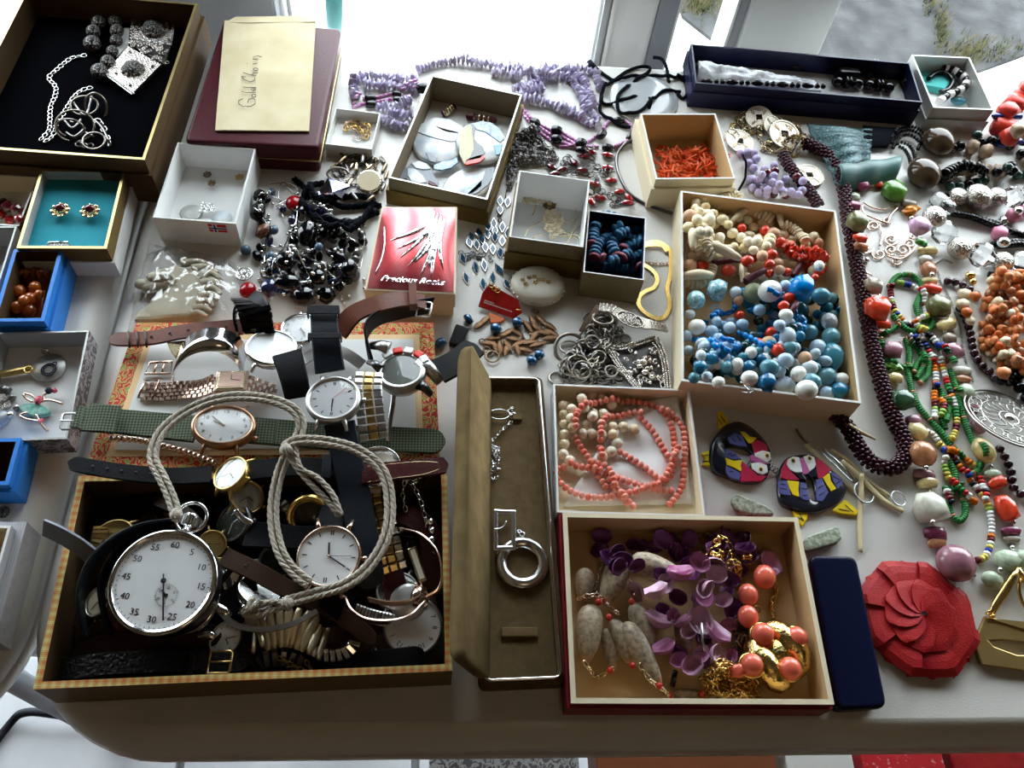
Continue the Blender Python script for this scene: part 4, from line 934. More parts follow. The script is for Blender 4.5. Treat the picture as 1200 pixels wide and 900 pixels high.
for pts in ([(1042, 338), (1043, 352), (1047, 366), (1054, 375), (1064, 384), (1073, 378), (1083, 374), (1082, 360), (1078, 346), (1066, 337), (1050, 333)], [(1068, 380), (1078, 396), (1086, 412), (1093, 428), (1095, 448), (1093, 465), (1094, 482), (1092, 494)], [(1072, 392), (1086, 398), (1098, 415), (1105, 440), (1112, 462), (1118, 480), (1119, 500), (1114, 515), (1109, 520)],
            [(1083, 507), (1092, 512), (1099, 522), (1108, 530), (1120, 545), (1130, 558), (1141, 572), (1152, 586), (1158, 602), (1160, 620), (1158, 640), (1152, 654), (1143, 658)], [(1104, 538), (1106, 552), (1112, 566), (1124, 580), (1137, 588), (1143, 590)], [(1100, 530), (1112, 532), (1124, 536), (1136, 545), (1143, 548)], [(1106, 572), (1108, 588), (1113, 596)], [(1146, 560), (1150, 575), (1150, 590)], [(1062, 396), (1070, 404), (1076, 414)], [(1098, 470), (1102, 480), (1098, 492)]):
    strand(sm_, pts, mseq, 0, join=SEEDN, squash=.8, name='seed_bead')
# --- silver filigree disc
fd = thing_at('filigree_brooch', 'large round silver filigree brooch at the right edge on black pearls', 'brooch', 1180, 492)
Tt = Matrix.Translation(P(1182, 490, .014)) @ Matrix.Rotation(-.35, 4, 'X') @ Matrix.Rotation(.12, 4, 'Y'); R_ = .037
for rr, wv in ((1, .0010), (.90, .0006), (.62, .0007), (.22, .0009)): MB().torus(Tt, R_*rr, wv, 40, 6).build('rim', 'dull_silver', fd)
for i in range(16):
    a = 2*PI*i/16
    MB().tube([Tt @ Vector((R_*(.22+.4*t)*math.cos(a+.5*math.sin(t*PI)), R_*(.22+.4*t)*math.sin(a+.5*math.sin(t*PI)), .002*math.sin(PI*t))) for t in [k/5 for k in range(6)]], .0006, 5).build('filigree_petal', 'dull_silver', fd)
    MB().torus(Tt @ Matrix.Rotation(a, 4, 'Z') @ Matrix.Translation((R_*.76, 0, 0)), R_*.12, .0005, 12, 5).torus(Tt @ Matrix.Rotation(a+.2, 4, 'Z') @ Matrix.Translation((R_*.76, 0, 0)), R_*.06, .0005, 8, 5).build('filigree_ring', 'dull_silver', fd)
MB().sphere((0, 0, .001), (.005, .005, .003), 12, 8, 0, Tt).build('boss', 'silver', fd)
chain(fd, settle(resample(spline(PP([(1098, 318), (1103, 335), (1110, 345), (1118, 365), (1125, 385), (1128, 410), (1133, 430), (1140, 448)]), 6), .002), .001, 0), 'silver_dk', .0032, .0004)
chain(fd, settle(resample(spline(PP([(1096, 310), (1105, 305), (1115, 309)]), 6), .002), .001, 0), 'silver_dk', .003, .0004)
# --- black pearls
bp_ = thing_at('pearl_strand', 'dark plum black pearl strand winding under the orange chips', 'necklace', 1150, 430)
mat('plum_pearl', (.035, .010, .018), .18, coat=.5)
for pts in ([(1104, 332), (1115, 333), (1126, 337), (1138, 345), (1146, 352)], [(1120, 360), (1130, 378), (1135, 396), (1138, 414), (1147, 430), (1159, 440), (1165, 450)], [(1166, 524), (1176, 540), (1182, 556), (1184, 572), (1195, 582), (1210, 586)]): strand(bp_, pts, lambda i: ('ball', 'plum_pearl', .0072, .0075))
for pts in ([(1160, 452), (1172, 451), (1186, 447), (1196, 436), (1210, 428)], [(1188, 452), (1196, 466), (1204, 474)]): strand(bp_, pts, lambda i: ('ball', 'black_bead', .0105, .011))
# --- orange chip heap
oh = thing_at('chip_heap', 'heap of orange and cream polished stone chips at the right edge', 'necklace', 1175, 380)
rs = random.Random(2); k = K(1170, 380)
for s_ in range(9):
    strand(oh, scribble([(1150, 334), (1165, 330), (1215, 326), (1215, 440), (1190, 446), (1165, 430), (1148, 412), (1146, 380), (1150, 355)], 22, 0, 11, 80+s_), lambda i: (random.choice(('nugget', 'nuggetb', 'nuggetc', 'spike')), random.choice(('orange_stone', 'orange_stone', 'cream_stone', 'orange_stone', 'st_peach')), random.uniform(.0075, .011), random.uniform(.0065, .010)), 0, squash=.8, name='stone_chip')
for x, y, d, m in ((1130, 345, 16, 'cream_stone'), (1128, 357, 16, 'cream_stone'), (1133, 366, 13, 'orange_stone'), (1143, 347, 13, 'orange_stone'), (1137, 376, 12, 'cream_stone'), (1176, 437, 16, 'orange_stone')): stone(oh, x, y, d, d*.8, m, 'nuggetb', 20, name='stone_chip')
# --- brass pendant, front right
bpn = thing_at('brass_pendant', 'angular folded brass pendant with leaf-shaped opening on a gold bail', 'pendant', 1180, 750)
o1 = [P(*q, .004) for q in ((1141, 754), (1150, 779), (1230, 790), (1230, 770), (1190, 768), (1163, 758), (1157, 751), (1175, 750), (1200, 753), (1230, 760), (1230, 745), (1185, 730), (1153, 722))]
bevel(MB().prism([(p.x, p.y) for p in o1], .002, .0055).build('plate', 'brass', bpn), .0006, 2)
o2 = [P(*q, .008) for q in ((1160, 724), (1230, 730), (1230, 745))]; MB().prism([(p.x, p.y) for p in o2], .005, .0066).build('fold', 'brass', bpn)
MB().tube([P(1193, 666, .010), P(1188, 676, .009), P(1176, 695, .007), P(1166, 710, .006), P(1161, 722, .006)], lambda t: .0030*(.5+.7*math.sin(PI*t*.9+.1)), 8, flat=.6).build('bail', 'gold', bpn)
MB().tube([P(1193, 666, .010), P(1198, 675, .008), P(1208, 690, .006)], .0022, 8, flat=.6).build('bail', 'gold', bpn)
for x, y in ((1158, 718), (1163, 723)): MB().torus(Matrix.Translation(P(x, y, .007)) @ Matrix.Rotation(1, 4, 'X'), .0018, .0006, 10, 5).build('jump_ring', 'gold', bpn)
t = thing_at('gold_bangle', 'thin gold hoop cut by the right edge beside the brass pendant', 'bangle', 1205, 700); MB().torus(Matrix.Translation(P(1212, 700, .003)), .011, .0014, 28, 8, sy=1.5).build('hoop', 'gold', t)
# ================================================================ front centre
mat('p_black', (.012, .014, .022), .22, coat=.4); mat('p_red', (.50, .02, .07), .3); mat('p_blue', (.10, .11, .33), .35); mat('p_yellow', (.85, .62, .01), .35)
mat('p_white', (.82, .82, .80), .35); mat('p_pink', (.48, .12, .33), .35)
mat('red_leather', (.33, .008, .014), .45, col2=(.42, .02, .02), vs=60, bump=.25, bs=900, spec=.2)
mat('jade_stone', (.16, .20, .14), .35, col2=(.46, .48, .38), vs=420, det=6)
mat('bone', (.70, .60, .36), .45)
mat('steel', (.55, .56, .57), .25, 1)
def Q8(pts): return [(800+x/4.093, 440+y/4.093) for x, y in pts]
def plate(root, pts, z0, z1, m, name, bev=.0008):
    q = [P(x, y, z1) for x, y in pts]
    ar = sum(q[i-1].x*q[i].y-q[i].x*q[i-1].y for i in range(len(q)))
    if ar < 0: q.reverse()
    return bevel(MB().prism([(p.x, p.y) for p in q], z0, z1).build(name, m, root), bev, 2, 30)
def parrot(label, body, bits, eyes):
    r = thing_at('parrot_pendant', label, 'pendant', *Q8([body[0]])[0])
    return r
pr = thing_at('parrot_pendant', 'painted wooden pendant of two parrots with beaks touching, beside the red leather purse', 'pendant', 955, 565)
def ringplate(root, outer, inner, z0, z1, m, name):
    n = 40
    def rs_(pts):
        p = spline([P(x, y, z1) for x, y in pts], 8, True); w = Walker(p+[p[0]]); return [w.at(w.total*i/n)[0] for i in range(n)]
    a, b_ = rs_(outer), rs_(inner); c = sum(b_, Vector())/n
    key = lambda v: math.atan2(v.y-c.y, v.x-c.x)
    a = sorted(a, key=key); b_ = sorted(b_, key=key); mb = MB(); am = [x.lerp(y, .18) for x, y in zip(a, b_)]; bm = [y.lerp(x, .12) for x, y in zip(a, b_)]
    vs = [(p.x, p.y, z) for ring_, z in ((a, z0), (a, z1-.0012), (am, z1), (bm, z1), (b_, z1-.001), (b_, z0)) for p in ring_]; fs = []
    for i in range(5):
        for k in range(n): l = (k+1) % n; fs.append((i*n+k, i*n+l, (i+1)*n+l, (i+1)*n+k))
    for k in range(n): l = (k+1) % n; fs.append((5*n+k, 5*n+l, l, k))
    mb.add(vs, fs, 0, True); return mb.build(name, m, root)
ringplate(pr, Q8([(470, 440), (500, 395), (560, 378), (625, 380), (670, 405), (715, 445), (775, 505), (785, 560), (740, 615), (650, 652), (560, 650), (485, 620), (462, 580), (458, 500)]), Q8([(595, 500), (625, 495), (640, 560), (645, 600), (625, 598), (600, 560)]), .001, .0055, 'p_black', 'ring')
def bits(root, L, f, z=.0062):
    for m, pts in L: plate(root, f(pts), .003, z, m, 'painted_panel', .0004)
bits(pr, [('p_red', [(478, 440), (500, 402), (520, 395), (500, 430), (520, 460), (562, 500), (500, 500), (470, 490)]), ('p_blue', [(460, 503), (500, 504), (520, 575), (485, 572), (464, 560)]), ('p_yellow', [(500, 502), (560, 508), (556, 545), (560, 582), (530, 572), (512, 540)]), ('p_blue', [(564, 512), (592, 516), (612, 600), (580, 595), (562, 580)]),
          ('p_red', [(640, 392), (668, 410), (712, 452), (668, 492), (650, 495), (640, 450)]), ('p_blue', [(640, 500), (668, 494), (700, 560), (672, 602), (645, 600)]), ('p_yellow', [(672, 488), (706, 466), (712, 505), (738, 543), (712, 556)]), ('p_blue', [(712, 462), (735, 470), (772, 508), (745, 545), (720, 500)])], Q8)
bits(pr, [('p_white', [(500, 425), (505, 400), (530, 388), (560, 392), (572, 430), (575, 462), (545, 465), (515, 450)]), ('p_white', [(580, 388), (605, 380), (632, 392), (640, 425), (632, 445), (610, 458), (592, 420)]), ('p_pink', [(556, 398), (580, 394), (598, 430), (612, 462), (590, 474), (575, 470)]), ('p_black', [(540, 465), (575, 470), (595, 500), (565, 495)]), ('p_black', [(600, 470), (630, 440), (645, 440), (640, 485), (615, 490)])], Q8, .0068)
for x, y in Q8([(530, 408), (610, 397)]):
    stone(pr, x, y, 5.5, 5.5, 'p_yellow', 'ball_s', 0, base=.0055, hz=3, name='eye'); stone(pr, x, y, 3.5, 3.5, 'p_black', 'ball_s', 0, base=.0062, hz=4, name='eye')
for pts in ([(525, 640), (605, 655), (598, 690), (575, 722), (548, 700)], [(715, 645), (780, 592), (845, 650), (835, 670), (760, 662)]): plate(pr, Q8(pts), 0, .003, 'p_yellow', 'tail')
for a, c in (((470, 540), (500, 545)), ((570, 540), (600, 542)), ((650, 540), (680, 520)), ((720, 480), (755, 500)), ((575, 575), (605, 572)), ((655, 575), (690, 550)), ((470, 520), (495, 520)), ((735, 520), (762, 500)), ((548, 680), (575, 690)), ((750, 640), (800, 650)), ((560, 662), (580, 700)), ((780, 620), (820, 655))): MB().tube([P(*q, .0064 if a[1] < 600 else .0033) for q in Q8([a, c])], .0004, 5).build('painted_stripe', 'p_black', pr)
p2 = thing_at('parrot_pendant', 'painted wooden parrot-pair pendant lying sideways in front of the bead box', 'pendant', 865, 525)
ringplate(p2, Q8([(150, 300), (205, 240), (270, 218), (330, 245), (380, 290), (412, 335), (430, 385), (412, 475), (375, 508), (290, 510), (200, 480), (150, 455), (130, 400), (135, 345)]), Q8([(225, 335), (300, 345), (335, 375), (320, 410), (300, 430), (260, 395), (205, 350)]), .001, .0055, 'p_black', 'ring')
bits(p2, [('p_blue', [(215, 300), (250, 275), (285, 285), (310, 340), (265, 335), (225, 325)]), ('p_yellow', [(275, 268), (300, 270), (322, 292), (358, 298), (335, 322), (318, 325)]), ('p_red', [(330, 325), (362, 305), (400, 330), (412, 362), (372, 365), (345, 375)]),
          ('p_blue', [(200, 350), (235, 360), (285, 402), (240, 402), (205, 390)]), ('p_yellow', [(204, 392), (245, 408), (284, 405), (280, 432), (284, 462), (245, 440), (212, 428)]), ('p_blue', [(208, 432), (245, 448), (280, 468), (272, 502), (230, 490), (208, 465)]), ('p_red', [(286, 410), (318, 440), (360, 478), (404, 480), (380, 506), (280, 508), (278, 470)])], Q8)
bits(p2, [('p_white', [(345, 372), (385, 358), (420, 368), (425, 400), (408, 418), (380, 405), (350, 388)]), ('p_white', [(330, 420), (370, 415), (405, 430), (410, 462), (385, 475), (358, 465), (335, 445)]), ('p_pink', [(325, 382), (345, 385), (385, 408), (408, 425), (370, 420), (330, 408)])], Q8, .0068)
for x, y in Q8([(405, 385), (375, 450)]): stone(p2, x, y, 5.5, 5.5, 'p_yellow', 'ball_s', 0, base=.0055, hz=3, name='eye'); stone(p2, x, y, 3.5, 3.5, 'p_black', 'ball_s', 0, base=.0062, hz=4, name='eye')
for pts in ([(165, 175), (190, 170), (230, 225), (200, 240), (175, 262)], [(88, 372), (130, 355), (138, 395), (140, 432), (92, 428), (110, 400)]): plate(p2, Q8(pts), 0, .003, 'p_yellow', 'tail')
for a, c in (((215, 380), (235, 372)), ((230, 385), (255, 378)), ((225, 460), (245, 462)), ((235, 300), (255, 318)), ((262, 290), (280, 315)), ((180, 190), (205, 225)), ((175, 210), (190, 238)), ((95, 385), (125, 380)), ((95, 412), (128, 410))): MB().tube([P(*q, .0064 if a[0] > 210 else .0033) for q in Q8([a, c])], .0004, 5).build('painted_stripe', 'p_black', p2)
for x, y in Q8([(420, 430), (432, 445), (445, 455)]): MB().torus(Matrix.Translation(P(x, y, .004)) @ Matrix.Rotation(x, 4, 'X'), .0022, .0006, 10, 5).build('jump_ring', 'steel', p2)
# grey-green stones
for lab, pts in (('slim mottled grey-green stone bar below the sideways parrot pendant', [(236, 605), (240, 575), (270, 565), (310, 585), (400, 620), (440, 650), (440, 668), (330, 668), (262, 645)]), ('mottled grey-green stone bar above the navy case', [(585, 790), (600, 770), (735, 722), (755, 735), (765, 780), (745, 800), (600, 840), (585, 835)])):
    o = plate(None, Q8(pts), 0, .006, 'jade_stone', 'stone_bar', .0022); tag(o, lab, 'stone')
# bone earrings and hoops
be = thing_at('bone_earrings', 'pair of bone-stick drop earrings on steel hoops and pins', 'earring', 990, 560)
for pts, r in (([(592, 320), (640, 370), (730, 460), (838, 555)], .0024), ([(718, 350), (800, 400), (900, 500), (1000, 570)], .0019), ([(765, 405), (850, 480), (960, 590), (1062, 648)], .0028), ([(853, 480), (858, 600), (855, 700), (858, 840)], .0022)):
    q = [P(*a, .0045) for a in Q8(pts)]; MB().tube(settle(resample(spline(q, 5), .003), r, 0, .9), lambda t, r=r: r*(1-.35*abs(t-.4)), 8, flat=.8).build('bone_stick', 'bone', be)
for pts, r in (([(545, 255), (575, 300), (600, 325)], .0014), ([(680, 355), (760, 430), (820, 500)], .0011), ([(650, 350), (800, 500), (830, 520)], .0007)): MB().tube([P(*a, .006) for a in Q8(pts)], r, 6).build('metal_pin', 'steel' if r < .0013 else 'bronze', be)
for x, y, R in ((870, 562, 50), (1035, 590, 36)):
    c = Q8([(x, y)])[0]; MB().torus(Matrix.Translation(P(c[0], c[1], .004)) @ Matrix.Rotation(.2, 4, 'Y'), R/4.093*K(*c), .0007, 28, 6).build('hoop', 'steel', be)
bt2 = MB().tube([P(*a, .012) for a in Q8([(790, 235), (850, 270), (925, 305)])], lambda t: .0022*(1-.5*t), 8).build('bone_stick', 'bone'); tag(bt2, 'single tapered bone stick poking out from the garnet rope end', 'bone stick')
# red leather pinwheel purse
rp = thing_at('coin_purse', 'round red leather purse folded like a pinwheel', 'purse', 1078, 722)
C_ = P(1078, 722, .008); kx = K(1078, 722); nP = 8; R1, R2 = 70*kx, 42*kx
def wheel(n, R, z0, z1, name, a0, tw, cen=0.0, over=.3):
    for k in range(n):
        A = a0+2*PI*k/n; B = A+2*PI/n*(1+over); b = MB(); vs = []; nu, nv = 6, 6
        for j in range(nv+1):
            v = j/nv; rad = R*(cen+(1-cen)*v)
            for i in range(nu+1):
                u = i/nu; ang = A+(B-A)*u+tw*(1-v); chord = math.cos(PI/n)/math.cos(((u*(1+over)) % 1-.5)*2*PI/n) if v > 0 else 1
                z = z0+(z1-z0)*u*(.25+.75*v)*(1 if v < .98 else .8); vs.append((C_.x+rad*(1+(chord-1)*v)*math.cos(ang), C_.y+rad*(1+(chord-1)*v)*math.sin(ang), z-(.0035*v*v if name == 'inner_fold' else .004*v**6)))
        m = len(vs); vs += [(x, y, max(z-.0012, .0)) for x, y, z in vs]; fs = []
        for j in range(nv):
            for i in range(nu): a = j*(nu+1)+i; fs += [(a, a+nu+1, a+nu+2, a+1), (m+a, m+a+1, m+a+nu+2, m+a+nu+1)]
        rim = [i for i in range(nu+1)]+[(j+1)*(nu+1)-1 for j in range(1, nv+1)]+[nv*(nu+1)+i for i in reversed(range(nu))]+[j*(nu+1) for j in reversed(range(1, nv))]
        for q in range(len(rim)): a, c = rim[q], rim[(q+1) % len(rim)]; fs.append((a, c, m+c, m+a))
        b.add(vs, fs, 0, False); b.build(name, 'red_leather', rp)
MB().lathe([(0, 0), (R1*.93, 0), (R1*.96, .003), (R1*.9, .006), (0, .008)], 8, Matrix.Translation((C_.x, C_.y, 0)), 0, False).build('base', 'red_leather', rp)
wheel(8, R1, .0075, .0115, 'outer_fold', .35, .0, .25, .25)
wheel(10, R2, .0125, .0155, 'inner_fold', .1, .9, .02, .2)
MB().disc(.0018, 0, 10, Matrix.Translation((C_.x, C_.y, .0152))).build('centre_hole', 'p_black', rp)
# ---------------------------------------------------------------- dark red box: shells, petals, gold
ZR = .0035
mat('shell', (.46, .37, .26), .3, col2=(.13, .11, .10), vs=330, det=8, lo=.42, hi=.75)
mat('shell_tip', (.52, .30, .18), .4)
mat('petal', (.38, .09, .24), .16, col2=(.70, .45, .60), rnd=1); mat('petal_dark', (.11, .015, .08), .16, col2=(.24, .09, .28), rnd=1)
mat('coral_ball', (.85, .16, .10), .2, coat=.4)
mat('gold_nugget', (.85, .62, .22), .22, 1, bump=.5, bs=260)
def QR(x, y): return (650+x/3.462, 590+y/3.462)
sh = thing_at('shell_necklace', 'gold chain necklace hung with speckled cone shells and tiny red beads', 'necklace', 700, 740, ZR)
SH = [((125, 262), (112, 395), 80), ((275, 225), (205, 405), 108), ((308, 225), (525, 300), 100), ((150, 410), (122, 645), 112), ((212, 505), (238, 672), 70), ((235, 470), (305, 645), 78), ((285, 480), (425, 742), 92), ((315, 405), (405, 600), 84), ((505, 475), (545, 600), 70), ((480, 780), (595, 780), 46)]
def cone_shell(a, c, w, base):
    A, B = QR(*a), QR(*c); r = w/3.462*K(*A)/2*.95; pa, pb = P(*A, base+r), P(*B, base+r); m = (pa+pb)/2; z = max(zrest(m.x, m.y, r*.8, base), zrest(pa.x, pa.y, r*.6, base), zrest(pb.x, pb.y, r*.5, base), base+r)
    pa, pb = P(*A, z), P(*B, z-r*.3); ax = (pb-pa); L = ax.length; F = frame(pa, ax, (0, 0, 1)) @ Matrix.Rotation(PI/2, 4, 'Y'); b = MB()
    pr_ = [(.0, 0), (.35, .02), (.7, .08), (.93, .2), (1, .36), (.94, .55), (.78, .75), (.55, .9), (.35, .98), (0, 1)]
    b.lathe([(r*p, L*q) for p, q in pr_], 16, F)
    o = b.build('shell', 'shell', sh)
    MB().lathe([(r*.58, L*.885), (r*.37, L*.985), (0, L*1.005)], 12, F).build('shell_tip', 'shell_tip', o)
    for i in range(6): p = pa.lerp(pb, i/5); put(p.x, p.y, p.z, r*.85)
for a, c, w in SH: cone_shell(a, c, w, ZR)
def rchain(root, pts, m, L=.0048, wire=.0007, base=ZR, name='chain', rr=.0016): return chain(root, settle(resample(spline([P(*QR(*p), base+.002) for p in pts], 8), .0016), rr, base, .85, 2), m, L, wire, name)
rchain(sh, [(85, 405), (120, 408), (160, 405), (195, 425), (225, 450), (245, 470)], 'rose_gold', .0055, .0008)
rchain(sh, [(190, 240), (180, 290), (165, 340), (170, 390)], 'rose_gold'); rchain(sh, [(105, 665), (125, 690), (160, 705), (200, 695), (232, 680)], 'pale_gold', .006, .0008)
rchain(sh, [(330, 670), (350, 710), (380, 745), (410, 770), (450, 790), (470, 800)], 'pale_gold', .006, .0008); rchain(sh, [(300, 310), (315, 350), (310, 390)], 'rose_gold')
for x, y in ((220, 462), (315, 657), (425, 740), (470, 778), (595, 775), (225, 678), (312, 398), (178, 400)):
    q = QR(x, y); stone(sh, q[0], q[1], 7.5, 7.5, 'red_bead', 'ball_s', 0, base=ZR, name='red_bead')
pt = thing_at('petal_necklace', 'cluster necklace of glossy lilac and plum plastic petals', 'necklace', 800, 700, ZR)
rs = random.Random(21)
def petal(x, y, w, m, yaw=None, tilt=None, lift=0):
    q = QR(x, y); k = K(*q); R = w/3.462*k/2; p = P(q[0], q[1], ZR+R*.5); z = zrest(p.x, p.y, R*.55, ZR)+lift; p = P(q[0], q[1], z); put(p.x, p.y, z, R*.55)
    F = Matrix.Translation(p) @ Matrix.Rotation(rs.uniform(0, 6.3) if yaw is None else yaw, 4, 'Z') @ Matrix.Rotation(rs.uniform(-1.25, 1.25) if tilt is None else tilt, 4, 'X')
    b = MB(); nu, nv = 8, 5; vs = []
    for s_ in (0, .0007):
        for j in range(nv+1):
            for i in range(nu+1):
                u = i/nu*2-1; v = j/nv*2-1; wd = math.sqrt(max(0, 1-u*u))*.75+.03; vs.append((R*u, R*v*wd, R*(1.0*v*v*wd+.7*u*u)-.3*R+s_))
    n = (nu+1)*(nv+1); fs = []
    for j in range(nv):
        for i in range(nu): a = j*(nu+1)+i; fs += [(a, a+nu+1, a+nu+2, a+1), (n+a, n+a+1, n+a+nu+2, n+a+nu+1)]
    rim = [i for i in range(nu+1)]+[(j+1)*(nu+1)-1 for j in range(1, nv+1)]+[nv*(nu+1)+i for i in reversed(range(nu))]+[j*(nu+1) for j in reversed(range(1, nv))]
    for q_ in range(len(rim)): a, c = rim[q_], rim[(q_+1) % len(rim)]; fs.append((a, c, n+c, n+a))
    b.add(vs, fs, 0, True, F); b.build('petal', m, pt)
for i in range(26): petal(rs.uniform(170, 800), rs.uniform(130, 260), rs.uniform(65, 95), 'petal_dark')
for i in range(30): petal(rs.uniform(430, 720), rs.uniform(210, 650), rs.uniform(60, 95), rs.choice(('petal', 'petal', 'petal_dark')))
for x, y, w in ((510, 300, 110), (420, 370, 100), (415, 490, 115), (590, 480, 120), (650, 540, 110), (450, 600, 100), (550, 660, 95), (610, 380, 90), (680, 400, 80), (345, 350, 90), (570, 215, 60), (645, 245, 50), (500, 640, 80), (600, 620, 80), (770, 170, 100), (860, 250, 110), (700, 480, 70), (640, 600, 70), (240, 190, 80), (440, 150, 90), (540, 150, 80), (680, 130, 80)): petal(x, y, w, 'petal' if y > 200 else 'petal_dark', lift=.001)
MB().tube([P(*QR(595, 485), .034), P(*QR(600, 560), .032), P(*QR(608, 600), .03)], .0009, 6).build('pin', 'steel', pt)
MB().tube([P(*QR(490, 680), .02), P(*QR(478, 740), .012)], .002, 6).build('bar', 'black_bead', pt)
gc = thing_at('gold_chain_heap', 'heaped gold rope chains draped over the lilac petals', 'chain', 840, 740, ZR)
for pts in ([(560, 120), (600, 150), (640, 190), (620, 220), (590, 240), (610, 280), (660, 290), (700, 300), (740, 330), (755, 390)], [(600, 130), (640, 150), (660, 190), (700, 230), (740, 250), (790, 245)], [(620, 190), (680, 200), (700, 260), (730, 290)], [(600, 240), (650, 260), (700, 270), (740, 310), (760, 370)], [(890, 320), (900, 360), (880, 410), (890, 460)], [(820, 410), (825, 450), (815, 490)], [(580, 110), (620, 120), (650, 150)], [(610, 200), (650, 180), (690, 210), (670, 240)]): rchain(gc, pts, 'gold', .0075, .0011)
for s_ in range(6): rchain(gc, scribble([(590, 690), (640, 660), (700, 640), (820, 720), (820, 800), (700, 800), (610, 780)], 30, 0, 34, 200+s_), 'gold', .0062, .0009)
for s_ in range(3): rchain(gc, scribble([(720, 500), (790, 470), (820, 520), (780, 580), (720, 600)], 14, 0, 30, 220+s_), 'bronze', .0062, .0009)
cbn = thing_at('coral_bead_strand', 'large round coral beads on gold chain at the right of the shells', 'necklace', 880, 690, ZR)
for x, y, d in ((852, 298, 86), (785, 370, 78), (785, 458, 80)): q = QR(x, y); stone(cbn, q[0], q[1], d/3.462, d/3.462, 'coral_ball', 'ball', 0, base=ZR+.008)
for x, y, d in ((745, 680, 60), (795, 680, 56)): q = QR(x, y); stone(cbn, q[0], q[1], d/3.462, d/3.462*1.2, 'coral_ball', 'nugget', 80, base=ZR)
gn = thing_at('nugget_brooch', 'textured gold knot brooch set with four coral cabochons', 'brooch', 910, 770, ZR)
b = MB(); q = QR(900, 615); cz = P(q[0], q[1], ZR+.012); n = 26; m_n = 12
path = []
T = Matrix.Translation(cz)
vs = []
for i in range(n):
    a = 2*PI*i/n; rr = .0135*(1+.16*math.cos(4*a+.6)+.06*math.cos(3*a)); z = .004*math.sin(2*a+.4)
    path.append(T @ Vector((rr*math.cos(a), rr*math.sin(a)*1.1, z)))
b.tube(path, .0088, 12, True); b.build('knot', 'gold_nugget', gn)
MB().sphere(cz+Vector((0, 0, .002)), (.0105, .011, .008), 16, 10).build('knot', 'gold_nugget', gn)
for x, y in ((845, 530), (955, 670), (980, 545), (870, 500)):
    if (x, y) == (870, 500): x, y = 800, 655
    c = P(*QR(x, y), ZR+.019); MB().sphere(c, (.0080, .0080, .0075), 16, 10).build('cabochon', 'coral_ball', gn)
    MB().torus(Matrix.Translation(c-Vector((0, 0, .002))), .0080, .0012, 20, 6).build('bezel', 'gold', gn)
# ---------------------------------------------------------------- white box: coral necklace and pearls
mat('coral_pink', (.75, .17, .12), .35, col2=(.80, .33, .26), rnd=1); mat('pearl', (.74, .60, .40), .22, col2=(.82, .74, .62), rnd=1); mat('tissue', (.80, .80, .80), .85)
def QC(x, y): return (520+x/3.6, 370+y/3.6)
tw_ = thing_at('cotton_pad', 'crumpled white tissue padding under the coral bead necklace', 'tissue', 740, 530, .002)
cloth([QC(505, 800), QC(1050, 790), QC(985, 335), QC(770, 380)], 20, 18, lambda u, v: .0035+.005*v*v*u+.003*noise.noise(Vector((u*5, v*5, 1)))+.002*abs(math.sin(u*9+v*4))*.6, 'tissue', 'tissue', tw_, .001, zr=.005)
pn = thing_at('pearl_necklace', 'cream pearl necklace bunched in the left of the white box', 'necklace', 690, 520, .003)
for pts in ([(500, 370), (505, 440), (505, 510), (505, 580), (500, 610), (540, 625)], [(555, 350), (640, 350), (690, 380), (745, 400)], [(600, 370), (620, 420), (660, 430), (700, 400)], [(530, 400), (535, 450), (520, 475), (560, 500), (620, 515), (600, 470)], [(600, 440), (640, 460), (700, 480), (755, 480), (800, 490)], [(640, 520), (700, 515), (730, 535), (712, 572), (680, 600), (625, 610)], [(560, 360), (590, 400), (560, 440)]):
    strand(pn, [QC(*p) for p in pts], lambda i: ('ball', 'pearl', .0088, .0088), .004, gap=.0002)
cn = thing_at('coral_necklace', 'long salmon-pink coral bead necklace coiled in the white box', 'necklace', 740, 540, .003)
for pts in ([(730, 575), (790, 610), (850, 650), (905, 695), (945, 690), (965, 640), (970, 560), (960, 480), (930, 420), (870, 385), (800, 370), (720, 372), (640, 385), (580, 410), (550, 450), (550, 510), (575, 560), (610, 610), (650, 680), (690, 740)], [(470, 655), (540, 640), (620, 655), (700, 680), (760, 700), (830, 722), (900, 740), (960, 745)], [(470, 660), (480, 700), (530, 745), (600, 770), (680, 772), (760, 755), (840, 740), (910, 715), (950, 650), (960, 610)],
            [(820, 430), (850, 460), (890, 510), (930, 580), (960, 610), (985, 560)], [(660, 620), (655, 540), (660, 480), (690, 440), (740, 430), (800, 415), (840, 430)], [(900, 410), (960, 430), (1005, 480), (1015, 560), (1010, 650), (1000, 730), (970, 780), (935, 815)], [(740, 770), (790, 810)], [(690, 690), (720, 740), (770, 800), (800, 810)], [(610, 630), (650, 640), (690, 660), (705, 700), (715, 745)]):
    strand(cn, [QC(*p) for p in pts], lambda i: ('ball_s', 'coral_pink', .0048, .0058), .0045, squash=.85)
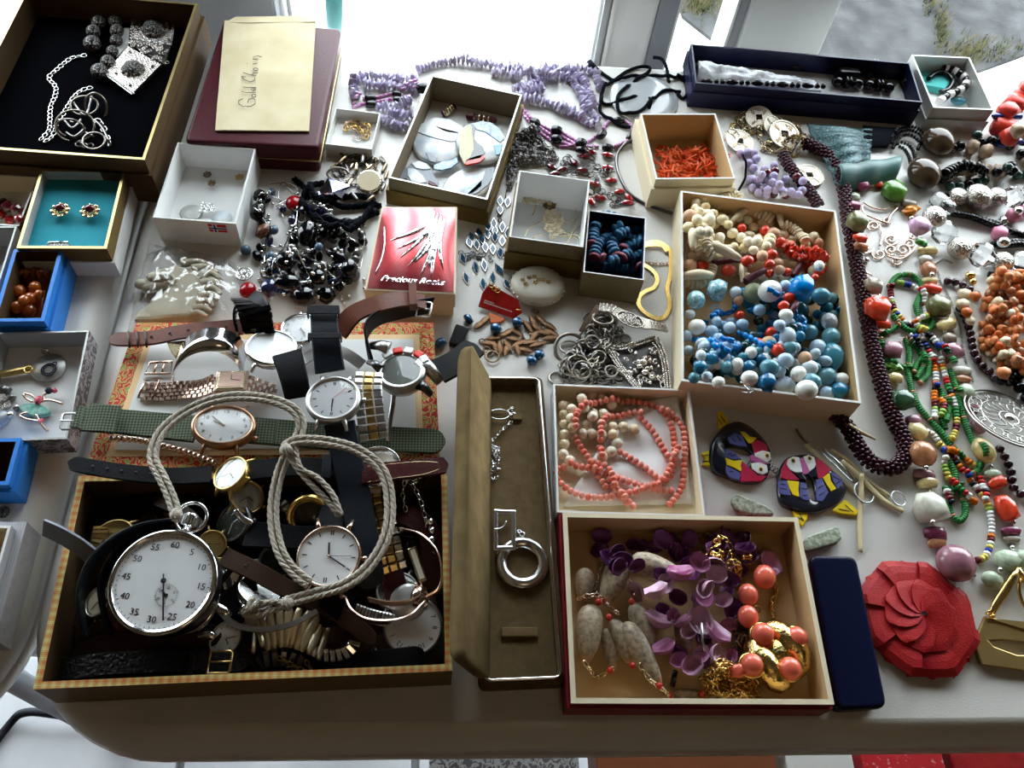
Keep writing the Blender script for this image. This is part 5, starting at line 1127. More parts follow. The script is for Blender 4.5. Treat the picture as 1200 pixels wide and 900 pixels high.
# ---------------------------------------------------------------- chain and ring pendant in the olive case
nk = thing_at('pendant_necklace', 'silver chain necklace with square link and heavy ring in the suede case', 'necklace', 605, 620, .009)
def QO(x, y): return (520+x/2.57, 470+y/2.57)
Z_ = .0095
chain(nk, spline([P(*QO(*p), Z_+.0015) for p in ((205, 62), (180, 85), (150, 115), (142, 140))], 6), 'silver', .0045, .0006)
for s_ in range(3): chain(nk, settle(resample(spline([P(*QO(*p), Z_) for p in scribble([(138, 140), (165, 140), (168, 230), (150, 240), (155, 320), (138, 320)], 18, 0, 12, 300+s_)], 4), .0016), .0012, Z_, .8), 'silver', .0042, .0006)
MB().torus(Matrix.Translation(P(*QO(168, 40), Z_+.002)), .0082, .0007, 24, 6, sy=.55).build('clasp_ring', 'silver', nk)
rings(nk, [QO(205, 20), QO(200, 30), QO(210, 38), QO(208, 46), QO(228, 392), QO(236, 400)], .0018, 'silver', Z_)
cr = P(*QO(236, 490), Z_); k = K(*QO(236, 490)); MB().lathe([(.55, 0), (1.0, 0), (1.02, .1), (.95, .28), (.80, .36), (.62, .26), (.55, .1), (.55, 0)], 40, Matrix.Translation(cr+Vector((0, 0, .0002))) @ Matrix.Diagonal((k*31, k*31, .017, 1))).build('ring', 'silver', nk)
q = [QO(150, 325), QO(218, 328), QO(218, 448), QO(150, 450)]
o_ = [P(*p, Z_+.008) for p in (q[3], q[2], q[1], q[0])]; i_ = inset(o_, .0035)
b = MB(); vs = atz(o_, Z_+.004)+atz(o_, Z_+.008)+atz(i_, Z_+.008)+atz(i_, Z_+.004); fs = [(r*4+k_, r*4+(k_+1) % 4, ((r+1) % 4)*4+(k_+1) % 4, ((r+1) % 4)*4+k_) for r in range(4) for k_ in range(4)]
b.add(vs, fs); bevel(b.build('square_link', 'silver', nk), .0008, 2)
MB().tube(spline([P(*QO(*p), Z_+.009) for p in ((150, 385), (170, 384), (185, 372), (188, 362))], 4), .0007, 5).build('hook', 'silver', nk)
# ================================================================ big bead box contents
mat('ivory', (.70, .60, .42), .4); mat('cream_pearl', (.80, .66, .38), .25, col2=(.85, .80, .66), rnd=1)
mat('blue_pearl', (.26, .42, .58), .2, col2=(.62, .70, .74), rnd=1); mat('blue_glass', (.01, .14, .36), .10, trans=.35, col2=(.03, .26, .46), rnd=1)
mat('aqua', (.05, .27, .38), .12, trans=.35, col2=(.20, .47, .55), rnd=1); mat('bright_blue', (.0, .20, .60), .12); mat('white_pearl', (.74, .74, .70), .2)
mat('red_ball', (.58, .035, .012), .25, coat=.4); mat('tan_ball', (.55, .33, .20), .35); mat('maroon_tube', (.09, .02, .03), .35); mat('olive_ball', (.22, .25, .15), .35); mat('crackle', (.08, .32, .42), .15, coat=.5, col2=(.45, .65, .70), vs=7)
def QB(x, y): return (780+x/3, 200+y/3)
ZB = .016
for i in range(500):
    x, y = random.uniform(70, 660), random.uniform(110, 780); q = P(*QB(x, y), .008)
def bfill(root, poly, n, seq, seed, amp=13):
    strand(root, [QB(*p) for p in scribble(poly, n, 0, amp*2.4, seed)], seq, ZB*.4, squash=.86, maxz=.034)
cp = thing_at('pearl_necklace', 'cream pearl necklace heaped in the upper left of the big bead box', 'necklace', *QB(160, 250), .004)
hb_ = thing_at('heishi_necklace', 'ivory heishi disc and tusk bead necklace at the top of the big bead box', 'necklace', *QB(260, 190), .004)
rt = thing_at('bead_necklace', 'red and tan round bead necklace across the middle of the big bead box', 'necklace', *QB(350, 330), .004)
bb = thing_at('bead_necklace', 'blue glass bead necklace heaped in the lower part of the big bead box', 'necklace', *QB(300, 640), .004)
wb = thing_at('pearl_necklace', 'white and pale blue pearl necklace on top of the blue beads', 'necklace', *QB(400, 640), .004)
S_ = lambda sh, m, d: (lambda i: (sh, m if isinstance(m, str) else random.choice(m), d*random.uniform(.85, 1.15), d*random.uniform(.85, 1.15)))
pu = [(75, 150), (330, 150), (420, 250), (400, 330), (80, 330)]
for s_ in range(3): bfill(cp, pu, 26, S_('ball', 'cream_pearl', .0098), 400+s_)
for s_ in range(2): bfill(rt, [(75, 180), (300, 130), (520, 260), (560, 380), (300, 400), (80, 420)], 24, S_('ball', ('tan_ball', 'red_ball', 'ivory', 'cream_pearl'), .0095), 410+s_)
pl_ = [(80, 440), (400, 430), (600, 470), (640, 780), (90, 740)]
for s_ in range(5): bfill(bb, pl_, 48, S_('ball', ('blue_glass', 'aqua', 'blue_pearl', 'blue_glass', 'green_dark'), .0098), 420+s_)
for s_ in range(2): bfill(wb, pl_, 26, S_('ball', ('blue_pearl', 'white_pearl', 'blue_pearl'), .0105), 430+s_)
bfill(bb, pl_, 24, S_('disc', 'bright_blue', .005), 440)
bfill(cp, pu, 22, S_('ball', 'cream_pearl', .0105), 441)
for pts in ([(165, 145), (190, 115), (235, 98), (262, 112)], [(300, 130), (325, 165), (350, 180), (372, 192)], [(410, 205), (440, 215), (465, 240), (478, 270)], [(80, 275), (95, 300), (110, 320)], [(70, 405), (110, 410), (150, 380), (160, 345)], [(130, 280), (125, 320), (150, 340)]):
    strand(hb_, [QB(*p) for p in pts], lambda i: ('disc', 'ivory', .0034, .0095), ZB*.8)
def tusk(a, c, w, m='ivory', nm='tusk_bead', base=ZB):
    A, B = QB(*a), QB(*c); m_ = ((A[0]+B[0])/2, (A[1]+B[1])/2); k = K(*m_); r = w/3*k/2; p = P(*m_, base+r); z = zrest(p.x, p.y, r, base)
    pa, pc = P(*A, z), P(*B, z); put(p.x, p.y, z, r); mid = (pa+pc)/2+Vector((0, 0, r*.4))
    MB().tube(spline([pa, mid, pc], 5), (lambda t: r*(.35+.65*math.sin(PI*min(1, .15+t*.8)))) if m == 'ivory' else r, 8).build(nm, m, hb_ if m == 'ivory' else rt)
for a, c, w in (((297, 125), (228, 182), 24), ((392, 138), (410, 200), 24), ((132, 252), (265, 312), 34), ((265, 330), (268, 395), 18), ((62, 372), (168, 368), 36), ((92, 205), (96, 275), 30), ((285, 300), (300, 340), 16)): tusk(a, c, w)
for a, c, w in (((165, 326), (262, 313), 22), ((278, 390), (352, 348), 26), ((478, 322), (450, 372), 22), ((440, 500), (462, 465), 20)): tusk(a, c, w, 'maroon_tube', 'tube_bead')
def bl_(root, L, m, sh='ball', base=ZB):
    for x, y, d in L: q = QB(x, y); stone(root, q[0], q[1], d/3, d/3, m, sh, random.uniform(0, 90), base=base)
bl_(cp, [(112, 175, 38), (155, 170, 38), (200, 173, 38), (80, 200, 38), (235, 220, 36), (190, 235, 34), (150, 215, 34), (120, 215, 34), (265, 235, 34), (290, 250, 34), (240, 268, 30), (325, 240, 30), (355, 265, 30), (310, 280, 30), (178, 262, 30), (220, 190, 30)], 'cream_pearl')
bl_(rt, [(125, 158, 34), (268, 203, 32), (350, 212, 36), (402, 252, 40), (373, 295, 36), (365, 330, 34), (425, 357, 32), (220, 350, 44), (130, 335, 38), (288, 318, 38), (325, 608, 38), (372, 568, 36), (395, 630, 40), (435, 448, 38), (415, 475, 34), (262, 508, 30), (540, 358, 28), (525, 375, 24), (365, 360, 30)], 'red_ball')
bl_(rt, [(85, 158, 42), (85, 335, 46), (380, 222, 40), (438, 265, 38), (395, 325, 34), (400, 350, 34), (362, 605, 46), (340, 300, 36), (490, 660, 44), (255, 455, 34)], 'tan_ball')
for s_ in range(3): strand(rt, [QB(*p) for p in ([(410, 285), (440, 305), (480, 310), (520, 340), (550, 360)], [(420, 300), (450, 320), (500, 330), (530, 365)], [(400, 280), (450, 295), (490, 320), (540, 375)])[s_]], lambda i: (random.choice(('chip', 'chipb')), 'red_ball', .005, .0085), ZB, squash=.7, name='coral_chip')
bl_(bb, [(180, 420, 72)], 'crackle', 'nuggetb'); bl_(bb, [(107, 455, 62)], 'crackle', 'ball'); bl_(bb, [(480, 412, 84)], 'bright_blue', 'nugget')
bl_(bb, [(308, 430, 66)], 'olive_ball'); bl_(wb, [(367, 424, 74)], 'white_pearl'); bl_(wb, [(247, 428, 40), (420, 405, 38), (85, 505, 34), (75, 580, 36), (80, 632, 36), (125, 650, 36), (185, 590, 38), (225, 552, 40), (270, 540, 38), (400, 543, 36), (430, 580, 52), (535, 622, 54), (505, 693, 52), (400, 705, 40), (420, 755, 62), (567, 785, 50), (420, 665, 46), (145, 725, 36), (330, 490, 40)], 'blue_pearl')
bl_(bb, [(547, 440, 56), (505, 568, 54), (582, 585, 62), (566, 722, 60), (510, 745, 62), (437, 620, 44), (365, 692, 56), (575, 478, 28), (100, 728, 36), (215, 690, 40)], 'aqua')
bl_(bb, [(357, 745, 58), (610, 775, 58), (160, 660, 44), (245, 620, 44), (200, 640, 40), (120, 690, 44), (290, 690, 40)], 'blue_glass', 'nuggetb')
bl_(wb, [(110, 550, 56), (155, 625, 40), (252, 680, 40), (300, 640, 40), (423, 508, 42), (467, 715, 50), (618, 735, 48), (495, 772, 66), (295, 730, 50), (185, 745, 40), (540, 335, 34)], 'white_pearl')
q = QB(590, 655); stone(bb, q[0], q[1], 34, 22, 'aqua', 'drop', 95, base=ZB); q = QB(576, 530); stone(bb, q[0], q[1], 18, 18, 'glass_ice', 'ball', 0, base=ZB)
for pts in ([(290, 500), (330, 480), (380, 500)], [(130, 640), (160, 690), (200, 720)], [(250, 570), (280, 600), (310, 650), (345, 680)], [(90, 600), (140, 600), (175, 640), (230, 660)]): strand(bb, [QB(*p) for p in pts], lambda i: ('tube', 'bright_blue', .006, .0045), ZB, name='bugle_bead')
t = thing_at('safety_pin', 'thin silver clasp pin caught on the front wall of the big bead box', 'pin', *QB(280, 760), .034)
for pts in ([(262, 742), (285, 755), (312, 770)], [(312, 770), (295, 782), (268, 778)], [(270, 745), (290, 770), (312, 790)]): MB().tube([P(*QB(*p), .0352) for p in pts], .0006, 5).build('wire', 'silver', t)
# ---------------------------------------------------------------- blue disc beads in their box
mat('slate_bead', (.015, .075, .16), .45, col2=(.03, .13, .24), rnd=1)
sb = thing_at('disc_necklace', 'slate blue disc bead necklace coiled inside its small square box', 'necklace', 720, 290, .004)
def Q7(x, y): return (520+x/4, 190+y/4)
ds = lambda i: ('disc', 'slate_bead' if i % 17 else 'mauve_bead', .0044, .0105)
mat('mauve_bead', (.22, .05, .08), .4)
for pts in ([(700, 500), (780, 520), (860, 530), (925, 530)], [(700, 300), (720, 420), (690, 520)], [(800, 270), (900, 290), (925, 400), (920, 500)], [(740, 290), (800, 350), (850, 450), (760, 500)]): strand(sb, [Q7(p[0]*.9+80, p[1]*.8+90) for p in pts], ds, .004, maxz=.02)
for pts in ([(705, 345), (715, 300), (750, 262), (785, 270), (805, 305), (830, 340), (880, 325), (925, 335)], [(690, 500), (700, 450), (725, 400), (775, 360), (820, 345)], [(800, 490), (775, 440), (790, 400), (840, 375), (915, 385)], [(825, 445), (860, 415), (915, 415)], [(815, 500), (850, 475), (915, 455)], [(680, 440), (690, 380), (700, 340)], [(720, 490), (760, 510), (800, 505)], [(900, 500), (925, 520)]): strand(sb, [Q7(p[0], p[1]+8) for p in pts], ds, .010, maxz=.026)
# ---------------------------------------------------------------- branch coral
mat('coral_red', (.72, .07, .015), .35, col2=(.80, .16, .05), rnd=1)
ch = thing_at('branch_coral', 'heap of bright orange-red branch coral pieces in the cream box', 'coral', 812, 190, .004)
rs = random.Random(31)
for i in range(130):
    x, y = rs.uniform(774, 852), rs.uniform(178, 208)-rs.random()**2*16*(1-abs(x-815)/45); p = P(x, y, .008); a = rs.uniform(0, 6.28); l = rs.uniform(.005, .0095); z = zrest(p.x, p.y, .0016, .004); z = min(z, .022); put(p.x, p.y, z, .0016)
    d = Vector((math.cos(a), math.sin(a), rs.uniform(-.2, .7))); s_ = d.cross(Vector((0, 0, 1))); c = Vector((p.x, p.y, z)); b = MB()
    b.tube([c-d*l, c+s_*l*.2, c+d*l], lambda t: .0016*(1.1-.5*t), 6); b.tube([c, c+d*l*.4+s_*l*rs.choice((-.7, .7))+Vector((0, 0, .001))], .0010, 5); b.build('coral_branch', 'coral_red', ch)
# ---------------------------------------------------------------- rose brooch set
rr_ = thing_at('rose_brooch', 'carved ivory roses with thin gold wires in the gold-flecked box', 'brooch', 640, 250, .0035)
def flower(root, x, y, rp, m, base, np_=6, zz=.003, cen=None):
    k = K(x, y); r = rp*k; c = P(x, y, base+zz)
    for ring, n_ in ((1, np_), (.55, max(3, np_-2))):
        for i in range(n_):
            a = 2*PI*i/n_+ring; T = Matrix.Translation(c+Vector((0, 0, (1-ring)*r*.5))) @ Matrix.Rotation(a, 4, 'Z') @ Matrix.Translation((r*ring*.55, 0, 0)) @ Matrix.Rotation(-.5, 4, 'Y')
            MB().sphere((0, 0, 0), (r*.42*ring, r*.34*ring, r*.12), 8, 5, 0, T).build('petal', m, root)
    if cen: MB().sphere(c+Vector((0, 0, r*.35)), r*.3, 8, 6).build('gem', cen, root)
for x, y, d in ((405, 170, 8), (425, 178, 8), (445, 168, 8), (390, 182, 7), (455, 182, 7), (500, 245, 9), (530, 262, 9), (485, 275, 8), (515, 290, 9), (545, 285, 7), (495, 310, 8), (525, 320, 9), (510, 350, 5)): q = Q7(x, y); flower(rr_, q[0], q[1], d*1.0, 'ivory', .0035, 5, .005)
q = Q7(495, 205); flower(rr_, q[0], q[1], 9, 'bronze', .0035, 8, .003, 'brass')
for pts in ([(475, 160), (560, 165), (610, 200), (625, 250), (610, 310), (580, 385)], [(450, 280), (400, 310), (380, 350)], [(470, 340), (430, 345), (415, 360)], [(560, 270), (600, 275), (630, 255)], [(545, 300), (580, 340), (630, 345), (640, 390)], [(540, 330), (600, 330), (635, 300)], [(430, 195), (425, 230), (415, 250)], [(540, 345), (600, 350), (625, 370)]): MB().tube(spline(PP([Q7(*p) for p in pts], .005), 6), .0005, 5).build('wire', 'pale_gold', rr_)
# ---------------------------------------------------------------- shell medallions box
mat('mop', (.50, .58, .66), .22, col2=(.84, .84, .83), vs=70); mat('abalone', (.03, .08, .26), .18, col2=(.25, .42, .52), vs=160, coat=.5, det=6); mat('dark_line', (.02, .02, .03), .4); mat('cream_inlay', (.55, .50, .33), .3); mat('grey_inlay', (.28, .30, .34), .3)
def Q5(x, y): return (455+x/6, 90+y/6)
def medal(label, cx, cy, rx, ry, rot, panels, base=.0025, hz=.005):
    q = Q5(cx, cy); c = P(*q, base+hz); k = K(*q); t = thing('shell_medallion', label, 'pendant', P(*q, base)); T = Matrix.Translation((c.x, c.y, base)) @ Matrix.Rotation(rot, 4, 'Z') @ Matrix.Diagonal((rx/6*k, ry/6*k*1.12, hz, 1))
    MB().lathe([(0, 0), (.95, 0), (1, .3), (.98, .75), (.90, 1), (0, 1.08)], 36, T).build('disc', 'mop', t)
    for m, pts in panels: plate(t, [Q5(*p) for p in pts], base+hz*.8, base+hz+.0009, m, 'inlay', .0002)
    return t
medal('round pearly shell medallion with blue inlay at the left of the pale grey box', 350, 460, 178, 178, 0, [('mop', [(200, 385), (230, 330), (330, 285), (440, 300), (520, 350), (525, 440), (440, 455), (330, 430)]), ('dark_line', [(335, 345), (400, 365), (490, 390), (495, 400), (400, 385), (340, 355)]), ('abalone', [(320, 620), (380, 595), (440, 585), (485, 565), (490, 600), (440, 640), (370, 655), (320, 645)]), ('grey_inlay', [(265, 530), (300, 535), (345, 570), (330, 600), (290, 590)])])
medal('oval pearly shell medallion with grey crescent at the front of the pale grey box', 560, 745, 215, 120, .75, [('grey_inlay', [(690, 640), (750, 630), (745, 690), (700, 760), (620, 820), (540, 835), (600, 780), (660, 720)]), ('abalone', [(530, 800), (600, 750), (660, 730), (655, 770), (590, 820), (540, 830)])], .0025, .0045)
medal('round shell medallion with black, cream and orange inlay in the pale grey box', 655, 450, 178, 178, 0, [('cream_inlay', [(500, 420), (530, 360), (580, 330), (600, 430), (600, 510), (570, 580), (535, 610), (500, 540)]), ('p_black', [(585, 330), (612, 350), (605, 440), (660, 490), (682, 530), (650, 570), (560, 590), (600, 510), (600, 430)]), ('carnelian_', [(535, 610), (550, 580), (620, 555), (665, 545), (680, 570), (640, 600), (550, 618)]) if False else ('red_ball', [(535, 610), (550, 580), (620, 555), (665, 545), (680, 570), (640, 600), (550, 618)]), ('abalone', [(590, 330), (650, 310), (720, 320), (780, 360), (815, 430), (790, 460), (730, 420), (680, 385), (620, 370)]), ('aqua', [(740, 480), (800, 470), (790, 540), (760, 550)])], .0075, .0055)
t = thing('cloud_pendant', 'small white enamelled lobed pendant with black outlines in the box corner', 'pendant', P(*Q5(215, 680), .0025))
for pts, m, z in (([(75, 700), (90, 655), (140, 630), (165, 600), (210, 585), (270, 605), (305, 640), (320, 690), (355, 740), (350, 775), (280, 770), (200, 745), (110, 735), (80, 720)], 'grey_inlay', .0050), ([(135, 640), (190, 645), (240, 690), (270, 740), (220, 745), (160, 730), (135, 690)], 'mop', .0062), ([(165, 605), (215, 590), (270, 610), (300, 645), (250, 650), (190, 640)], 'mop', .0060), ([(285, 725), (330, 745), (348, 765), (310, 765), (280, 745)], 'maroon_tube', .0064), ([(105, 712), (130, 712), (150, 730), (120, 735)], 'dark_line', .0064)): plate(t, [Q5(*p) for p in pts], .003, z, m, 'enamel_lobe', .0004)
for x, y, a, n_ in ((425, 235, -45, 'short dark rod bead with pale inlay at the back of the pale grey box'), (655, 290, 8, 'long dark rod bead with pale inlay at the back of the pale grey box')):
    q = Q5(x, y); L = 15 if a < 0 else 28; t = thing('rod_bead', n_, 'bead', P(*q, .0025)); stone(t, q[0], q[1], L*1.3, 7, 'maroon_tube', 'tube', a, base=.0025, hz=7, name='rod')
    for i in range(4): dx = (i-1.5)*L*.2; stone(t, q[0]+dx*math.cos(math.radians(a)), q[1]+dx*math.sin(math.radians(a)), 2.4, 7.6, 'pale_gold', 'tube', a, base=.0022, hz=7.6, name='inlay')
# ---------------------------------------------------------------- gold herringbone, shell compact, tag
gh = thing_at('gold_chain', 'flat shiny gold chain looped beside the big bead box', 'chain', 770, 330)
for pts in ([(950, 385), (985, 376), (1020, 378), (1055, 400), (1072, 430), (1072, 480), (1068, 540), (1055, 590), (1065, 650), (1062, 695), (1035, 730), (995, 730), (950, 705), (922, 670), (925, 630), (955, 605), (990, 590), (1008, 560), (1000, 525), (975, 500), (945, 482), (930, 470)], [(940, 395), (980, 388), (1030, 392), (1055, 420)]):
    ribbon(resample(spline(PP([Q7(p[0]-8, p[1]) for p in pts], .001+(.0016 if len(pts) < 6 else 0)), 6), .002), .0042, .0014, 'flat').build('band', 'gold', gh)
chain(gh, settle(resample(spline(PP([Q7(*p) for p in ((950, 470), (985, 482), (1020, 480), (1060, 478))]), 5), .002), .0012, 0), 'rose_gold', .0045, .0006)
sc_ = thing_at('shell_compact', 'white carved shell pill box with floral motif in front of the brooch box', 'box', 628, 337)
k = K(628, 340); T = Matrix.Translation(P(629, 341, 0)) @ Matrix.Diagonal((k*31, k*27, .016, 1))
b = MB(); b.lathe([(0, 0), (.85, .02), (1, .28), (1.02, .46), (.98, .48)], 40, T); b.build('base', 'ivory_white' if 'ivory_white' in MATS else mat('ivory_white', (.78, .76, .66), .3, coat=.4).name, sc_)
b = MB(); b.lathe([(1.0, .52), (.99, .62), (.86, .84), (.5, .97), (0, 1.0)], 40, T); b.build('lid', 'ivory_white', sc_)
for i in range(26): a = 2*PI*i/26; p = T @ Vector((math.cos(a), math.sin(a), .5)); MB().sphere(p, .0016, 7, 5).build('scallop', 'ivory_white', sc_)
for x, y in ((370, 560), (400, 550), (430, 572), (465, 560), (490, 570), (385, 580), (425, 545), (445, 560)): q = Q7(x, y-8); flower(sc_, q[0], q[1], 3.4, 'brass', .0145, 5, .0016)
mat('tag_red', (.30, .012, .010), .25, coat=.3); mat('tag_orange', (.85, .18, .01), .2, trans=.4)
tg = thing_at('price_tag', 'small glossy dark red tag on a gold ring with white lettering', 'tag', 580, 353)
def QT(x, y): return (550+x/15, 320+y/15)
q = [P(*QT(x, y), z) for x, y, z in ((160, 578, .004), (780, 790, .004), (930, 690, .006), (860, 470, .010), (350, 185, .012), (225, 360, .008))]
b = MB(); vs = q+[v-Vector((0, 0, .0012)) for v in q]; b.add(vs, [(0, 1, 2, 3, 4, 5), (11, 10, 9, 8, 7, 6)]+[(i, i+6, (i+1) % 6+6, (i+1) % 6) for i in range(6)]); b.build('card', 'tag_red', tg)
plate(tg, [QT(*p) for p in ((340, 680), (600, 770), (620, 820), (560, 860), (370, 880))], .001, .0025, 'tag_orange', 'backing')
tn = (q[1]-q[0]).cross(q[4]-q[0]).normalized(); ex = (q[1]-q[0]).normalized(); tn = tn if tn.z > 0 else -tn; sd = tn.cross(ex)
b = MB(); rs = random.Random(1)
for row, (n_, w_) in enumerate(((15, .00085), (5, .0008))):
    for i in range(n_): c = q[0]+(q[1]-q[0])*(.12+i*.054)+sd*((.0048 if row == 0 else .0066))+tn*.0002; b.box((0, 0, 0), w_*rs.uniform(.6, 1), .0011*rs.uniform(.7, 1.1), .0002, frame(c, ex, tn))
b.build('lettering', 'paint_white', tg)
for p in ((390, 210), (450, 270), (500, 300), (860, 640)): MB().torus(Matrix.Translation(P(*QT(*p), .0125 if p[0] < 600 else .007)) @ Matrix.Rotation(p[0], 4, 'X'), .0022, .0005, 12, 5).build('ring', 'gold', tg)
# ---------------------------------------------------------------- bronze leaf necklace with blue pearls
lf = thing_at('leaf_necklace', 'bronze leaf link necklace with dark blue pearls behind the suede case', 'necklace', 600, 400)
mat('peacock_pearl', (.01, .07, .17), .18, .3, coat=.6); mat('leaf_bronze', (.24, .13, .07), .35, .8, bump=.5, bs=9)
for x, y, a, l in ((235, 825, -10, 22), (265, 812, -25, 20), (300, 800, -40, 20), (240, 865, 75, 20), (262, 870, 85, 22), (292, 880, 100, 20), (300, 860, 60, 20), (330, 830, 10, 20), (345, 800, 40, 20), (355, 850, -30, 24), (400, 845, -15, 26), (440, 855, -20, 24), (395, 770, 60, 22), (420, 750, 70, 22), (440, 780, 40, 22), (460, 745, 50, 24), (490, 765, 35, 24), (470, 800, 10, 24), (505, 800, 30, 22), (500, 825, -10, 24), (380, 880, 15, 22), (190, 745, -50, 22), (165, 765, -40, 18), (215, 850, 5, 20), (345, 875, 80, 20), (425, 815, -60, 22)):
    q = Q7(x, y); stone(lf, q[0], q[1], l, 7.5, 'leaf_bronze', 'leaf', a, hz=5, name='leaf')
for x, y, w, h in ((581, 385, 15, 13), (606, 378, 14, 12), (623, 423, 14, 12), (632, 416, 13, 12), (516, 402, 12, 15), (549, 374, 16, 8)): stone(lf, x, y, w, h, 'peacock_pearl', 'nugget', 50, hz=11, name='pearl')
rings(lf, [Q7(*p) for p in ((210, 900), (200, 880), (430, 700), (180, 840), (330, 790), (415, 800), (290, 845), (460, 770), (370, 830))], .003, 'bronze', wire=.0007)
MB().torus(Matrix.Translation(P(577, 418, .002)), .0055, .0008, 16, 5).build('clasp', 'bronze', lf)
bevel(MB().box((0, 0, 0), .012, .020, .008, Matrix.Translation(P(538, 395, .005)) @ Matrix.Rotation(-.3, 4, 'Z')).build('clasp_block', 'hematite', lf), .001, 2)
# ---------------------------------------------------------------- antique silver heap
mat('antique', (.30, .27, .23), .3, 1, bump=.25, bs=600); mat('antique_lt', (.62, .57, .52), .25, 1, bump=.6, bs=500)
def QA(x, y): return (640+x/7.5, 350+y/7.5)
ac = thing_at('chain_belt', 'tangled antique silver ring chain behind the white coral box', 'chain', 690, 410)
rs = random.Random(15); pl = [QA(*p) for p in ((100, 620), (200, 560), (330, 350), (420, 220), (520, 200), (700, 300), (560, 520), (680, 740), (300, 760), (120, 740))]
for s_ in range(6): chain(ac, settle(resample(spline(PP(scribble(pl, 34, 0, 12, 500+s_)), 3), .002), .002, 0, .8), 'antique' if s_ % 2 else 'silver_dk', .011, .0011, asp=.8)
for x, y, R, w in ((215, 430, 140, .0017), (210, 440, 95, .0010), (265, 640, 100, .0012), (100, 690, 75, .0012), (390, 440, 60, .001), (480, 240, 90, .0012), (380, 160, 45, .001), (560, 680, 55, .001), (450, 560, 60, .001), (300, 700, 80, .001), (620, 300, 60, .001), (700, 340, 50, .001)):
    q = QA(x, y); p = P(*q, .004); z = zrest(p.x, p.y, w, 0)+.001; MB().torus(Matrix.Translation((p.x, p.y, z)) @ Matrix.Rotation(rs.uniform(-.3, .3), 4, 'X'), R/7.5*K(*q)*.95, w, 24, 6).build('ring', 'antique', ac); put(p.x, p.y, z, w)
br = thing_at('bracelet', 'antique silver bracelet with pierced oval medallion and ribbed band', 'bracelet', 740, 375)
pa = [P(*QA(p[0], p[1]), p[2]) for p in ((300, 290, .010), (350, 215, .012), (420, 130, .014), (470, 80, .015), (560, 90, .016), (640, 130, .017), (740, 180, .018), (840, 215, .017), (920, 230, .015), (1000, 250, .012), (1050, 265, .008))]
ribbon(spline(pa[:4], 5), lambda t: .003+.006*t, .0015, 'flat').build('arm', 'rose_gold', br); ribbon(spline(pa[3:], 5), lambda t: .0085+.0045*math.sin(PI*min(1, t*1.1))**2, .002, 'flat').build('band', 'antique', br)
w_ = Walker(spline(pa[3:], 8))
for i in range(22):
    u = i/21
    if .22 < u < .74: continue
    p, tt = w_.at(u*w_.total); F = frame(p+Vector((0, 0, .0016)), tt, (0, 0, 1))
    for r_2 in (-1, 0, 1): MB().box((0, r_2*.0030, 0), .0013, .0022, .0010, F).build('rib', 'antique_lt', br)
F = frame(P(*QA(740, 185), .019), w_.at(w_.total*.45)[1], (0, 0, 1)); MB().torus(F, .0125, .0009, 30, 6, sy=.52).build('medallion_rim', 'antique_lt', br)
for i in range(16): a = i*2.4; r2 = .0095*math.sqrt(i/16); MB().torus(F @ Matrix.Translation((r2*math.cos(a), r2*math.sin(a)*.5, .0008)) @ Matrix.Rotation(a, 4, 'Z'), .0017, .0005, 8, 5, sy=.6).build('scroll', 'antique_lt', br)
sh2 = thing_at('shield_brooch', 'ornate silver shield brooch with beaded edges at the corner of the bead box', 'brooch', 745, 420)
zt = .009
def vrow(pts, m, r, nm, z=zt):
    p = resample(spline([P(*QA(*a), z) for a in pts], 6), r*1.7); b = MB()
    for c in p: b.sphere(c, r, 7, 5)
    b.build(nm, m, sh2, 'stuff')
plate(sh2, [QA(*p) for p in ((480, 355), (600, 420), (740, 390), (940, 330), (1010, 400), (1070, 560), (1095, 780), (760, 780), (620, 600), (520, 460))], .003, .006, 'gunmetal', 'backplate')
for d_ in (0, 24, 48): vrow([(480+d_, 350+d_*.5), (560+d_, 500), (660+d_, 640), (780+d_, 775)], 'antique_lt', .0011, 'beaded_edge'); vrow([(985-d_, 345+d_), (1040-d_, 470), (1075-d_, 620), (1092-d_, 775)], 'antique_lt', .0011, 'beaded_edge')
vrow([(500, 360), (620, 425), (760, 395), (860, 360), (950, 335)], 'antique_lt', .0012, 'beaded_edge'); vrow([(500, 390), (620, 450), (760, 420), (870, 385), (940, 360)], 'antique_lt', .0012, 'beaded_edge')
for i in range(46):
    u, v = rs.uniform(0, 1), rs.uniform(0, 1); x = 560+v*170+u*(400-v*60); y = 430+v*330; c = P(*QA(x, y), zt)
    if i % 2: MB().torus(Matrix.Translation(c) @ Matrix.Rotation(rs.uniform(0, 3), 4, 'Z') @ Matrix.Rotation(.3, 4, 'X'), rs.uniform(.0016, .003), .0007, 10, 5, sy=.7).build('scroll', 'antique_lt', sh2)
    else: MB().sphere(c, (rs.uniform(.001, .0022), rs.uniform(.001, .003), .0018), 8, 5).build('leaf', 'antique_lt', sh2)
for x, y, r2 in ((850, 560, .0045), (870, 650, .0035), (760, 400, .003), (890, 620, .003), (930, 690, .003), (820, 600, .003)): c = P(*QA(x, y), zt+.001); MB().sphere(c, (r2, r2*.8, .003), 10, 6).build('boss', 'antique_lt', sh2)
